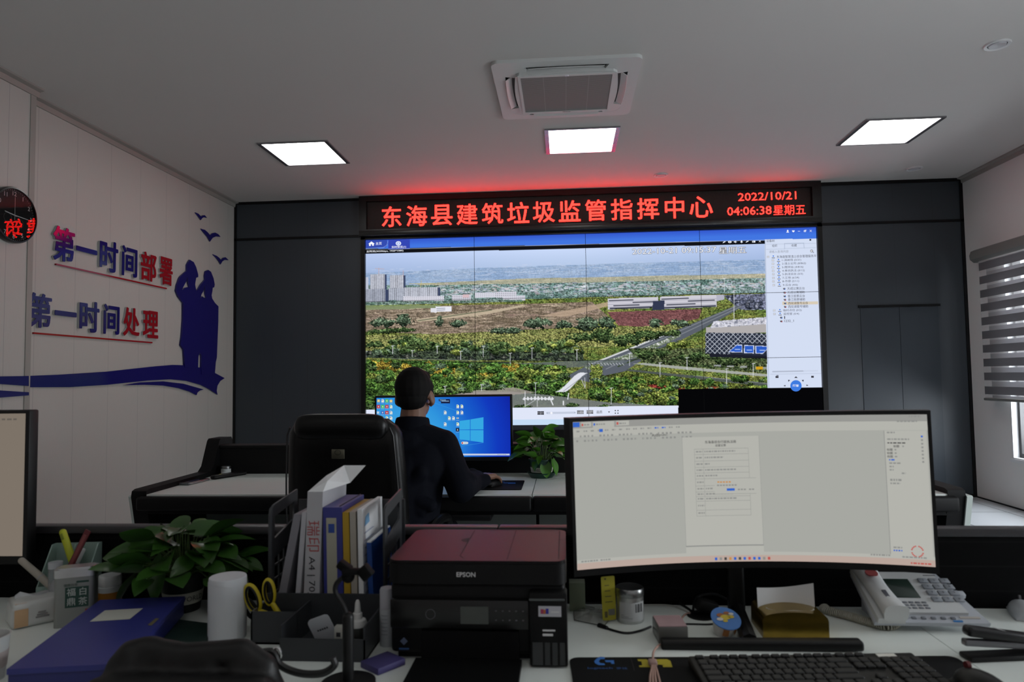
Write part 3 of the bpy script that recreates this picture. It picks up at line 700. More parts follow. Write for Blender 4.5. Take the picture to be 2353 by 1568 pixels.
# glass building with the lattice
fill([(1622, 752), (1766, 742), (1766, 764), (1622, 768)], (176, 172, 172)); texfill(mask([(1640, 738), (1766, 728), (1766, 744), (1630, 754)]), [(170, 172, 188), (220, 220, 230), (110, 114, 130)], N4, 0.2)
g = fill([(1620, 764), (1766, 766), (1766, 820), (1700, 822), (1620, 812)], (40, 46, 62))
a = (((XX + YY) % 9.5 < 1.5) | ((XX - YY) % 9.5 < 1.5)) & g & ~mask([(1672, 818), (1700, 788), (1770, 790), (1770, 825)]); img[a] = (176, 182, 194)
for q in ([(1672, 809), (1692, 792), (1705, 792), (1705, 810)], [(1709, 793), (1732, 793), (1732, 812), (1709, 811)], [(1735, 794), (1765, 795), (1765, 800), (1752, 813), (1735, 812)]):
    fill(q, (206, 216, 240)); cx = sum(p[0] for p in q) / len(q); cy = sum(p[1] for p in q) / len(q)
    fill([(cx + (u - cx) * 0.86, cy + (v - cy) * 0.84) for u, v in q], (44, 92, 196)); stroke(cx - 5, cy + 2, cx + 6, cy + 2, (190, 210, 245), 1.6)
fill([(1630, 812), (1766, 818), (1766, 824), (1630, 820)], (30, 32, 44))
# plaza and canopies at the bottom
fill([(1000, 915), (1080, 900), (1180, 900), (1260, 908), (1400, 925), (1560, 934), (1560, 945), (836, 945), (980, 930)], (120, 124, 124), 0.9)
fill([(1090, 897), (1180, 890), (1230, 902), (1150, 910), (1050, 905)], (166, 156, 150), 0.8)
for u, v, ru, rv in ((1010, 902, 22, 9), (1130, 893, 40, 4), (1060, 900, 26, 4), (1200, 936, 22, 6), (1315, 932, 14, 6), (1390, 934, 22, 5), (860, 938, 22, 10)): clump(u, v, ru, rv, dk)
for i in range(14):
    a = i / 14; b = (i + 1) / 14
    f = lambda t: (1292 + 44 * t + 8 * math.sin((t - 0.5) * 2.6), 898 - 44 * (0.5 + 0.5 * math.sin((t - 0.5) * math.pi)) + 2)
    (u0, v0), (u1, v1) = f(a), f(b); w0 = 19 - 2 * a; fill([(u0 - w0 / 2, v0), (u0 + w0 / 2, v0 + 1), (u1 + w0 / 2, v1 + 1), (u1 - w0 / 2, v1)], (222, 224, 232))
stroke(1294, 899, 1346, 860, (120, 124, 130), 0.9); stroke(1306, 904, 1304, 917, (226, 228, 232), 2); stroke(1336, 872, 1344, 892, (210, 212, 216), 1.2); stroke(1343, 868, 1344, 888, (210, 212, 216), 1.2)
for i in range(9):
    u = 1200 + i * 8; fill([(u, 916 - abs(4 - i) * -0.4), (u + 4, 910 + abs(4 - i) * 0.5), (u + 9, 916), (u + 5, 920)], (222, 224, 230))
stroke(1206, 900, 1206, 934, (224, 226, 232), 1.3); stroke(1262, 912, 1270, 930, (226, 228, 234), 2.4); stroke(1234, 918, 1234, 934, (224, 226, 232), 1); stroke(1206, 934, 1234, 916, (214, 216, 222), 0.9); stroke(1294, 922, 1294, 930, (236, 238, 242), 2.4)
for u, v, h in ((840, 808, 26), (902, 795, 18), (947, 806, 14), (1004, 796, 16), (1058, 808, 18), (1110, 796, 24), (1172, 812, 24), (1222, 800, 24), (1325, 804, 24), (1446, 812, 28), (1516, 834, 32), (1578, 822, 28), (1669, 848, 34), (1730, 836, 30), (1686, 668, 72), (1404, 892, 36), (1022, 888, 14), (1230, 880, 38), (1664, 640, 30), (1106, 884, 14)):
    stroke(u, v, u, v + h, (226, 228, 234), 1.1); stroke(u - 3, v, u + 4, v - 1, (226, 228, 234), 1.1)
# software window around the picture
UW = [(1758, 540), (1890, 536), (1890, 900), (1766, 900)]
fill([(830, 540), (1880, 515), (1880, 549), (1757, 552), (836, 572)], (58, 102, 214)); _, b0 = S(1300, 545)
top = mask([(830, 540), (1880, 515), (1880, 549), (1757, 552), (836, 572)]); k2 = np.clip((YY[top]) / 14.0, 0, 1)[:, None]; img[top] = C(52, 88, 205) * (1 - k2) + C(66, 118, 226) * k2
fill([(832, 552.5), (888, 551), (891, 560), (886, 568), (838, 571)], (52, 76, 176)); stroke(891, 553, 889, 563, (160, 186, 240), 0.8); stroke(889, 563, 880, 569, (160, 186, 240), 0.8); stroke(880, 569, 840, 571, (160, 186, 240), 0.8)
fill([(892, 551), (941, 550), (941, 573), (892, 575)], (52, 70, 180))
fill([(836, 575), (1757, 552), (1757, 560), (836, 583)], (18, 19, 24)); stroke(838, 573.6, 1757, 551.5, (206, 212, 224), 0.8)
stroke(838, 584, 838, 945, (220, 225, 240), 0.8)
fill([(1756, 550), (1880, 548), (1892, 895), (1763, 895)], (212, 222, 243)); stroke(1757, 552, 1766, 890, (150, 164, 190), 0.9)
stroke(1760, 561, 1874, 559, (176, 188, 208), 0.7); stroke(1760, 573, 1802, 572, (176, 188, 208), 0.8); stroke(1802, 572, 1802, 559.5, (160, 172, 196), 0.8); stroke(1803, 559.5, 1846, 558.5, (160, 172, 196), 0.8); stroke(1846, 558.5, 1847, 570, (160, 172, 196), 0.8); stroke(1803, 571, 1874, 569, (176, 188, 208), 0.8)
fill([(1797, 693.5), (1879, 692), (1879, 699), (1797, 700.5)], (216, 204, 184))
stroke(1775, 854, 1846, 852.5, (170, 178, 196), 2.2); stroke(1846, 852.5, 1878, 852, (200, 210, 230), 2.2); stroke(1770, 860, 1886, 858, (180, 190, 210), 0.8)
fill([(836, 941), (1560, 932), (1560, 1000), (836, 1000)], (224, 230, 248)); fill([(836, 968), (1560, 960), (1560, 1000), (836, 1000)], (196, 220, 244))
stroke(1257, 949, 1320, 948, (150, 160, 180), 3.2); stroke(1258, 949, 1319, 948, (222, 228, 246), 1.6); stroke(1266, 949, 1267, 949, (250, 250, 255), 4)
fill([(1558, 895.5), (1564, 894), (1895, 889.5), (1895, 1000), (1558, 1000)], (6, 6, 8))
img = np.clip(img, 0, 255) / 255.0
linimg = np.where(img <= 0.04045, img / 12.92, ((img + 0.055) / 1.055) ** 2.4)

SCREEN_E = bpy.data.materials.new('video_wall_picture'); SCREEN_E.use_nodes = True
_nt = SCREEN_E.node_tree; _nt.nodes.clear(); _a = _nt.nodes.new('ShaderNodeAttribute'); _a.attribute_name = 'picture'
_e = _nt.nodes.new('ShaderNodeEmission'); _o = _nt.nodes.new('ShaderNodeOutputMaterial'); _nt.links.new(_a.outputs['Color'], _e.inputs[0]); _nt.links.new(_e.outputs[0], _o.inputs[0])
SCREEN_E.cycles.emission_sampling = 'NONE'
vw = thing('video_wall', 'large video wall of twelve displays showing a live camera view of town and fields', 'video wall', (0, 0, SZ - 3 * CH))
mb = MB(); zt = 3 * CH
mb.box(-0.045, -0.03, -0.02, 0.0, 0.0, zt + 0.03).box(4 * CW, -0.03, -0.02, 4 * CW + 0.05, 0.0, zt + 0.03).box(-0.045, -0.03, zt, 4 * CW + 0.05, 0.0, zt + 0.035)
mb.build('frame', SIGN_F, vw)
BZ = 0.0022
for r in range(3):
    for c in range(4):
        x0, z1 = c * CW + BZ, (3 - r) * CH - BZ; w, h = CW - 2 * BZ, CH - 2 * BZ
        sub = linimg[r * NZ:(r + 1) * NZ, c * NX:(c + 1) * NX]
        xs = np.linspace(x0, x0 + w, NX); zs = np.linspace(z1, z1 - h, NZ)
        co = np.empty((NZ, NX, 3)); co[..., 0] = xs[None]; co[..., 1] = -0.002; co[..., 2] = zs[:, None]
        me = bpy.data.meshes.new('display_panel'); nv = NX * NZ; nf = (NX - 1) * (NZ - 1)
        me.vertices.add(nv); me.vertices.foreach_set('co', co.ravel())
        i = np.arange(nv).reshape(NZ, NX); q = np.stack([i[:-1, :-1], i[1:, :-1], i[1:, 1:], i[:-1, 1:]], -1).reshape(-1, 4)
        me.loops.add(nf * 4); me.loops.foreach_set('vertex_index', q.ravel().astype(np.int32))
        me.polygons.add(nf); me.polygons.foreach_set('loop_start', np.arange(0, nf * 4, 4, dtype=np.int32)); me.update(calc_edges=True)
        at_ = me.color_attributes.new('picture', 'FLOAT_COLOR', 'POINT'); rgba = np.ones((nv, 4), np.float32); rgba[:, :3] = sub.reshape(-1, 3); at_.data.foreach_set('color', rgba.ravel())
        me.validate()
        o = link('display_panel', me, SCREEN_E, vw)
        MB().box(x0 - BZ, -0.0015, z1 - h - BZ, x0 + w + BZ, 0.0, z1 + BZ).build('bezel', BLACK_MATT, o)
# writing on the video wall
E_WHITE = emit('screen_white', (0.92, 0.94, 1.0), 1.0); E_INK = emit('screen_ink', (0.045, 0.045, 0.06), 1.0); E_GREY = emit('screen_grey', (0.30, 0.32, 0.38), 1.0); E_BLUE = emit('screen_blue', (0.05, 0.20, 0.75), 1.0); E_RED = emit('screen_red', (0.45, 0.03, 0.04), 1.0)
TXM = [E_WHITE, E_INK, E_GREY, E_BLUE, E_RED]
tx = Text(); YS = -0.0045; vz = SZ - 3 * CH
def scr(body, u0, v0, u1=None, h=6.5, m=1, bold=0.0, align='LEFT'):
    """writing whose left end is centred at pixel (u0, v0), h pixels tall, ending at u1"""
    a = at(u0, v0, y=YS); kx = 1 / 218.0
    w = (at(u1, v0, y=YS).x - a.x) if u1 else None
    tx.put(text_mesh(body, w=w, h=h * kx, bold=bold, align=align), basis((a.x, YS, a.z - vz), (1, 0, 0), (0, 0, 1)), m)
def marks(pts, m=1):
    q = [at(u, v, y=YS) for u, v in pts]; n = [(p.x, YS, p.z - vz) for p in q]
    tx.mb.poly(n[::-1], m)
def bar(u0, v0, u1, v1, m=1): marks([(u0, v0), (u1, v0), (u1, v1), (u0, v1)], m)
def disc(u, v, r, m=1, n=14, r2=None): marks([(u + r * math.cos(2 * math.pi * i / n), v + (r2 or r) * math.sin(2 * math.pi * i / n)) for i in range(n)], m)
scr('主页', 863, 560, 877, 7, 0, 0.01); scr('实时预览(1)', 900, 568.5, 933, 6.5, 0, 0.01)
marks([(846, 561), (853.5, 555), (861, 560.5), (859, 561), (859, 565), (855, 565), (855, 561.5), (852, 561.5), (852, 565.5), (848, 565.5), (848, 561)], 0)
disc(915.5, 559.5, 6.3, 0, r2=5); disc(915.5, 559.5, 4.6, 3, r2=3.4); disc(915.5, 559.5, 2.2, 0)
scr('主码流(3020kbps, 1920*1080)', 842, 578.5, 927, 5.5, 0, 0.01)
for k3, (du, dv) in enumerate(((-.8, 0), (.8, 0), (0, -.8), (0, .8), (0, 0))):
    scr('2022-10-21 09:15:37 ', 1453 + du, 578.5 + dv, 1646 + du, 12.5, 1 if k3 < 4 else 0); scr('星期五', 1652 + du, 576 + dv, 1715 + du, 15.5, 1 if k3 < 4 else 0)
    YS -= 0.0002
scr('设备树', 1761, 554, 1780, 6, 1); scr('组织', 1774, 565, 1786, 6, 1); scr('收藏', 1818.5, 564.3, 1831, 6, 1); scr('请输入查询内容', 1767, 579, 1812, 6, 2)
bar(1860, 549.5, 1864, 553.5, 1); disc(1865, 577, 3.2, 1); disc(1865, 577, 2.4, 0); marks([(1867, 579), (1868, 578.4), (1870.5, 581), (1869.8, 581.6)], 1)
rows = [('东海县智慧渣土综合管理服务平', 1785, 590.5, 1876), ('1-消纳场 (0/31)', 1797, 598.5, 1841), ('2-渣土公司 (8/862)', 1797, 606.5, 1852), ('3-搅拌站 (4/816)', 1797, 614.8, 1846), ('4-单兵执法 (0/12)', 1797.5, 622.8, 1849), ('5-执法云台 (0/3)', 1798, 630.7, 1845), ('7-工地 (6/24)', 1798, 639, 1836), ('8-市容 (2/11)', 1798, 647, 1836), ('9-云台 (4/6)', 1799, 655.5, 1833),
        ('天成公寓云台', 1809, 663.5, 1849), ('天成公寓辅助', 1809.5, 672.3, 1849), ('香江丽景云台', 1810, 680.8, 1849.5), ('香江丽景辅助', 1810.5, 688.8, 1850), ('西双湖壹号云台', 1811, 697, 1856.5), ('西双湖壹号辅助', 1811, 705, 1857), ('临时点位 (0/2)', 1800, 713.8, 1842), ('监控室 (0/4)', 1800.5, 722, 1836), ('1', 1802, 730, 1804), ('1232_1', 1802, 738.3, 1824)]
for i, (b, u, v, u1) in enumerate(rows):
    scr(b, u, v, u1, 6.2, 1)
    if i < 9 or i in (15, 16):
        bx = 1765 if i == 0 else u - 21
        bar(bx - 2.6, v - 2.4, bx + 2.6, v + 2.4, 2); bar(bx - 2, v - 1.9, bx + 2, v + 1.9, 0); bar(bx - 1.2, v - .35, bx + 1.2, v + .35, 1)
        disc(u - 8, v - 1.8, 1.6, 3); bar(u - 11.5, v + 1.6, u - 9.5, v + 3.2, 1); bar(u - 9, v + 1.6, u - 7, v + 3.2, 1); bar(u - 6.5, v + 1.6, u - 4.5, v + 3.2, 1)
    else:
        disc(u - 7, v, 2.6, 1, r2=2.4); disc(u - 7.2, v - 1.2, 1.6, 0, r2=1); disc(u - 5.4, v + 1.4, 1.3, 3 if i % 2 else 4)
for u, sh in ((1810, 0), (1823, 1), (1836, 2), (1850, 3), (1863, 4)):
    v = 532 - (u - 1810) * 0.02
    if sh == 0: disc(u, v - 1.6, 1.9, 0); marks([(u - 3.4, v + 2.6), (u - 2, v + .5), (u + 2, v + .5), (u + 3.4, v + 2.6)], 0)
    elif sh == 1: marks([(u - 3.2, v - 2), (u + 3.2, v - 2), (u + 2.6, v + .5), (u, v + 2.5), (u - 2.6, v + .5)], 0)
    elif sh == 2: bar(u - 2.6, v - .4, u + 2.6, v + .4, 0)
    elif sh == 3: bar(u - 3, v - 1.5, u + 2, v + 2, 0); bar(u - 2.2, v - .7, u + 1.2, v + 1.2, 3); bar(u - 1, v - 2.6, u + 3.4, v - 1.8, 0)
    else: marks([(u - 2.6, v - 2.2), (u - 2, v - 2.6), (u + 2.6, v + 2), (u + 2, v + 2.4)], 0); marks([(u + 2, v - 2.6), (u + 2.6, v - 2.2), (u - 2, v + 2.4), (u - 2.6, v + 2)], 0)
for i, u in enumerate((1664, 1677, 1690, 1704, 1717, 1732, 1746)):
    v = 556.6 - (u - 1664) * 0.022
    if i == 1: disc(u, v, 4.2, 0, r2=2.4); disc(u, v, 1.5, 1)
    elif i in (5,): bar(u - 3.6, v - 1.6, u + 3.6, v + 2.4, 0); bar(u - 2.6, v - .8, u + .4, v + 1.6, 1)
    elif i == 6: marks([(u - 2.6, v - 2.2), (u - 2, v - 2.6), (u + 2.6, v + 2), (u + 2, v + 2.4)], 0); marks([(u + 2, v - 2.6), (u + 2.6, v - 2.2), (u - 2, v + 2.4), (u - 2.6, v + 2)], 0)
    elif i == 3: bar(u - 1.4, v - 3, u + 1.4, v + 1, 0); bar(u - 2.6, v - .2, u + 2.6, v + 1.6, 0); bar(u - .6, v + 1.6, u + .6, v + 3, 0)
    elif i == 2: marks([(u - 3.6, v - 1), (u - 1.6, v - 1), (u + .8, v - 3), (u + .8, v + 3), (u - 1.6, v + 1), (u - 3.6, v + 1)], 0); bar(u + 2, v - 1.6, u + 2.8, v + 1.6, 0)
    else: marks([(u - 3.4, v + 2.6), (u - 2, v - .4), (u + 2.8, v - 2.4), (u + 3, v - .4), (u, v + 1)], 0)
disc(1829, 887, 13, 3, 24); bar(1821, 884, 1835, 889, 0); bar(1822.5, 885, 1830, 889, 3); disc(1832, 887.3, 2.2, 0)
marks([(1829, 865), (1833, 869), (1825, 869)], 1); marks([(1811, 873), (1815.5, 874), (1811.5, 878)], 1); marks([(1847, 873), (1842, 874), (1846, 878)], 1); marks([(1800, 887), (1805, 885), (1805, 888.5)], 1); marks([(1858, 886), (1853, 884), (1853, 887.5)], 1)
bar(1782, 864.5, 1789, 869, 1); bar(1864, 864, 1870, 868.5, 1); bar(1784, 862.5, 1789, 864, 1)
for u0, u1, k3 in ((1235, 1250, 0), (1326, 1341, 1), (1348, 1363, 2)):
    v = 949.5 - (u0 - 1235) * 0.02; bar(u0, v - 4, u1, v + 4, 1)
    n = 1 if k3 == 0 else 3
    for q in range(1, n + 1): bar(u0 + (u1 - u0) * q / (n + 1) - .5, v - 4, u0 + (u1 - u0) * q / (n + 1) + .5, v + 4, 0); bar(u0, v - 4 + 8 * q / (n + 1) - .4, u1, v - 4 + 8 * q / (n + 1) + .4, 0)
scr('画质', 1371, 947.3, 1384, 7, 1); marks([(1397, 946), (1402, 946), (1399.5, 949)], 1)
for du, dv in ((-3, -3), (3, -3), (-3, 3), (3, 3)): bar(1417 + du - 1.4, 947 + dv - 1.2, 1417 + du + 1.4, 947 + dv + 1.2, 1)
tx.mb.build('screen_lettering', TXM, vw, 0)
# black cabinet under the displays
cb = thing('video_wall_cabinet', 'low black cabinet under the video wall behind the far desk', 'cabinet', (0, 0, 0))
MB().box(-0.045, -0.03, 0.0, 4.79, -0.0, 0.70).build('body', BLACK_LAM, cb)
MB().box(-0.045, -0.034, 0.556, 4.79, -0.03, 0.562).build('metal_strip', STEEL, cb)
# ================================================================== LEFT WALL: lettering, silhouettes, clock
XW = XL                                     # wall face
def wall_basis(y, z, x): return Matrix(((0, 0, 1, x), (1, 0, 0, y), (0, 1, 0, z), (0, 0, 0, 1)))   # text x -> +Y, text y -> +Z, normal -> +X
def letter(ch, y0, y1, zc, h, red, label):
    yc = (y0 + y1) / 2
    t = thing('wall_letter', label, 'wall lettering', (XW, yc, zc), 0, 'raised slogan characters')
    w = y1 - y0
    hh = h if ch != '一' else None
    back = text_mesh(ch, w=w, h=hh, extrude=0.014, bold=0.022); face = text_mesh(ch, w=w, h=hh, extrude=0.004, bold=0.022)
    if ch == '一':
        for me in (back, face):
            n = len(me.vertices); co = np.empty(n * 3); me.vertices.foreach_get('co', co); co = co.reshape(-1, 3)
            co[:, 1] *= 0.036 / (co[:, 1].max() - co[:, 1].min()); me.vertices.foreach_set('co', co.ravel())
    for me, x, m, nm in ((back, 0.009, ACRYL_EDGE, 'backing'), (face, 0.0185, ACRYL_RED if red else ACRYL_BLUE, 'face')):
        me.transform(wall_basis(0, 0, x)); me.update(); link(nm, me, m, t)
for ch, y0, y1, red, pos in (('第', -2.712, -2.496, 0, 'first'), ('一', -2.481, -2.252, 0, 'second'), ('时', -2.221, -2.001, 0, 'third'), ('间', -1.951, -1.750, 0, 'fourth'), ('部', -1.701, -1.475, 1, 'fifth'), ('署', -1.427, -1.222, 1, 'last')):
    letter(ch, y0, y1, 2.256, 0.25, red, '%s raised character %s, %s of the upper wall slogan' % ('red' if red else 'dark blue', ch, pos))
for ch, y0, y1, red, pos in (('第', -2.922, -2.712, 0, 'first'), ('一', -2.682, -2.463, 0, 'second'), ('时', -2.431, -2.214, 0, 'third'), ('间', -2.163, -1.972, 0, 'fourth'), ('处', -1.922, -1.707, 1, 'fifth'), ('理', -1.658, -1.436, 1, 'last')):
    letter(ch, y0, y1, 1.757, 0.238, red, '%s raised character %s, %s of the lower wall slogan' % ('red' if red else 'dark blue', ch, pos))
for y0, y1, z, lb in ((-2.67, -1.302, 2.102, 'thin red bar underlining the upper slogan'), (-2.862, -1.511, 1.60, 'thin red bar underlining the lower slogan')):
    o = MB().box(XW, y0, z - 0.006, XW + 0.014, y1, z + 0.006).build('underline_bar', ACRYL_RED); tag(o, lb, 'wall lettering', 'slogan underline bars')
def decal(name, outlines, label, cat, x=None, thick=0.010, group=None, gap=0.004):
    """flat acrylic cut-out; outlines given on the 2.8x enlarged pixel frame whose origin is (0, 400)"""
    x = XW if x is None else x; q = []
    for pts in outlines:
        w = [at(u / 2.8, 400 + v / 2.8, x=x + gap + thick) for u, v in pts]; q.append([(p.y, p.z) for p in w])
    cy = sum(p[0] for p in q[0]) / len(q[0]); cz = min(p[1] for p in q[0])
    me = curve_mesh([[(a - cy, b - cz) for a, b in pts] for pts in q], extrude=thick / 2)
    me.transform(wall_basis(0, 0, thick / 2)); o = link(name, me, ACRYL_BLUE); o.location = (x + gap, cy, cz)
    return tag(o, label, cat, group)
def sm(pts, n=3): return [(p.x, p.y) for p in smooth_path([(a, b, 0) for a, b in pts] + [(*pts[0], 0)], n)][:-1]
off = [(1222, 552), (1247, 567), (1263, 600), (1276, 648), (1276, 664), (1263, 668), (1259, 690), (1256, 712), (1260, 735), (1264, 750), (1278, 738), (1291, 715), (1312, 690), (1321, 680), (1319, 655), (1324, 627), (1340, 617), (1358, 629), (1375, 672), (1382, 712), (1379, 729), (1369, 733), (1367, 755), (1362, 780), (1366, 802), (1384, 830), (1406, 852), (1405, 950), (1401, 1050), (1396, 1180), (1389, 1212), (1382, 1300), (1297, 1290), (1296, 1250), (1297, 1168), (1285, 1152), (1278, 1172), (1275, 1250), (1190, 1245), (1183, 1130), (1163, 1102), (1171, 1050), (1179, 940), (1180, 830), (1150, 790), (1134, 752), (1141, 712), (1158, 665), (1174, 648), (1204, 624), (1205, 585)]
h1_ = [(1172, 748), (1188, 733), (1208, 728), (1222, 738), (1213, 705), (1205, 660), (1201, 690), (1186, 715), (1176, 735)]
h2_ = [(1291, 800), (1301, 787), (1312, 795), (1330, 798), (1323, 770), (1318, 712), (1309, 755), (1297, 775)]
decal('wall_silhouette', [off, h1_, h2_], 'dark blue acrylic silhouette of two officers saluting on the left wall', 'wall decoration', thick=0.016)
rib = [(180, 1300), (375, 1292), (690, 1272), (850, 1254), (1000, 1238), (1110, 1229), (1190, 1231), (1300, 1248), (1382, 1280), (1446, 1314), (1418, 1333), (1400, 1362), (1395, 1395), (1400, 1421), (1340, 1382), (1290, 1357), (1200, 1332), (1100, 1322), (950, 1330), (690, 1357), (450, 1372), (178, 1373)]
decal('wall_ribbon', [rib], 'wide dark blue acrylic ribbon sweeping under the saluting silhouettes', 'wall decoration')
sw = [(795, 1360), (900, 1342), (1050, 1335), (1180, 1350), (1250, 1370), (1312, 1387), (1287, 1394), (1271, 1407), (1265, 1424), (1220, 1401), (1150, 1379), (1050, 1362), (930, 1357)]
decal('wall_ribbon', [sw], 'small dark blue swoosh below the right end of the wide ribbon', 'wall decoration')
XP = XL + 0.112
decal('wall_ribbon', [[(-500, 1295), (0, 1303), (186, 1300), (186, 1365), (0, 1352), (-500, 1330)]], 'dark blue ribbon piece on the wall step, upper of the two left of the joint', 'wall decoration', x=XP)
decal('wall_ribbon', [[(-500, 1390), (0, 1393), (187, 1405), (187, 1425), (0, 1440), (-500, 1475)]], 'dark blue ribbon piece on the wall step, lower and tapering one', 'wall decoration', x=XP)
b1 = [(1257, 247), (1278, 256), (1296, 275), (1304, 266), (1318, 265), (1333, 283), (1312, 278), (1301, 285), (1293, 297), (1281, 278), (1268, 260)]
b2 = [(1293, 352), (1320, 360), (1340, 378), (1353, 395), (1366, 381), (1385, 377), (1405, 387), (1420, 405), (1390, 402), (1369, 411), (1352, 435), (1336, 405), (1315, 380)]
b3 = [(1370, 517), (1395, 527), (1412, 540), (1422, 553), (1436, 539), (1452, 536), (1472, 555), (1446, 553), (1432, 562), (1420, 582), (1408, 560), (1390, 537)]
for b, lb in ((b1, 'small dark blue flying bird cut-out, uppermost of three on the wall'), (b2, 'dark blue flying bird cut-out, largest and middle of three on the wall'), (b3, 'dark blue flying bird cut-out, lowest of three, above the officers')):
    decal('wall_bird', [b], lb, 'wall decoration', group='flying bird cut-outs')
# ---- clock on the step of the wall
cc = at(37, 494.5, x=XP + 0.045)
ck = thing('wall_clock', 'round black wall clock with white numerals reflecting the red sign', 'clock', (XP, cc.y, cc.z))
R0 = 0.178
def xr(prof): return [(r, z) for r, z in prof]
RX = (0, math.pi / 2, 0)                    # lathe axis -> +X
mb = MB(); mb.lathe([(R0 - 0.004, 0.0), (R0, 0.01), (R0, 0.038), (R0 - 0.004, 0.046), (R0 - 0.012, 0.047), (R0 - 0.014, 0.030)], n=64, rot=RX, caps=False); mb.build('case', BLACK_GLOSS, ck)
MB().lathe([(0.0005, 0.031), (R0 - 0.013, 0.031)], n=64, rot=RX).build('dial', mat('clock_dial', (0.006, 0.010, 0.010), 0.5, spec=0.2), ck)
tx = Text(); xd = 0.0318
for n in range(1, 13):
    a = math.pi / 2 - n * math.pi / 6; r = 0.137
    tx.put(text_mesh(str(n), h=0.027, bold=-0.004), wall_basis(r * math.cos(a), r * math.sin(a), xd))
for n in range(60):
    a = n * math.pi / 30; r0 = 0.156; r1 = 0.160 if n % 5 else 0.163; wv = 0.0009
    c_, s_ = math.cos(a), math.sin(a)
    tx.mb.poly([(xd, r0 * c_ - wv * s_, r0 * s_ + wv * c_), (xd, r0 * c_ + wv * s_, r0 * s_ - wv * c_), (xd, r1 * c_ + wv * s_, r1 * s_ - wv * c_), (xd, r1 * c_ - wv * s_, r1 * s_ + wv * c_)])
NUM = mat('clock_numerals', (0.62, 0.62, 0.62), 0.6)
tx.mb.build('numerals', NUM, ck, 0)
for yy_, zz_ in ((-0.05, -0.025), (0.045, -0.045)):
    MB().tube([(xd, yy_ + 0.03 * math.cos(a), zz_ + 0.03 * math.sin(a)) for a in [2 * math.pi * i / 32 for i in range(32)]], 0.0009, 4, closed=True).build('subdial', mat('clock_subdial', (0.12, 0.12, 0.12), 0.6), ck)
def hand(name, ang, L, w, x, tail=0.02):
    mb = MB(); mb.T = Matrix.Translation((x, 0, 0)) @ Matrix.Rotation(-ang, 4, 'X')
    mb.prism([(-w, -tail), (w, -tail), (w * 0.6, L), (-w * 0.6, L)], 'x', 0, 0.0012); mb.build(name, NUM, ck)
hand('hour_hand', math.radians(277.5), 0.075, 0.0035, 0.033); hand('minute_hand', math.radians(93), 0.11, 0.0028, 0.0345); hand('second_hand', 0.0, 0.115, 0.0009, 0.036, 0.03)
GLZ = bpy.data.materials.new('clock_glass'); GLZ.use_nodes = True; _nt = GLZ.node_tree; _nt.nodes.clear()
_f = _nt.nodes.new('ShaderNodeFresnel'); _f.inputs[0].default_value = 1.5; _t = _nt.nodes.new('ShaderNodeBsdfTransparent'); _g = _nt.nodes.new('ShaderNodeBsdfGlossy'); _g.inputs['Roughness'].default_value = 0.0
_x = _nt.nodes.new('ShaderNodeMixShader'); _o = _nt.nodes.new('ShaderNodeOutputMaterial')
_nt.links.new(_f.outputs[0], _x.inputs[0]); _nt.links.new(_t.outputs[0], _x.inputs[1]); _nt.links.new(_g.outputs[0], _x.inputs[2]); _nt.links.new(_x.outputs[0], _o.inputs[0])
MB().lathe([(R0 - 0.013, 0.0435), (0.0005, 0.0435)], n=64, rot=RX).build('glass', GLZ, ck)
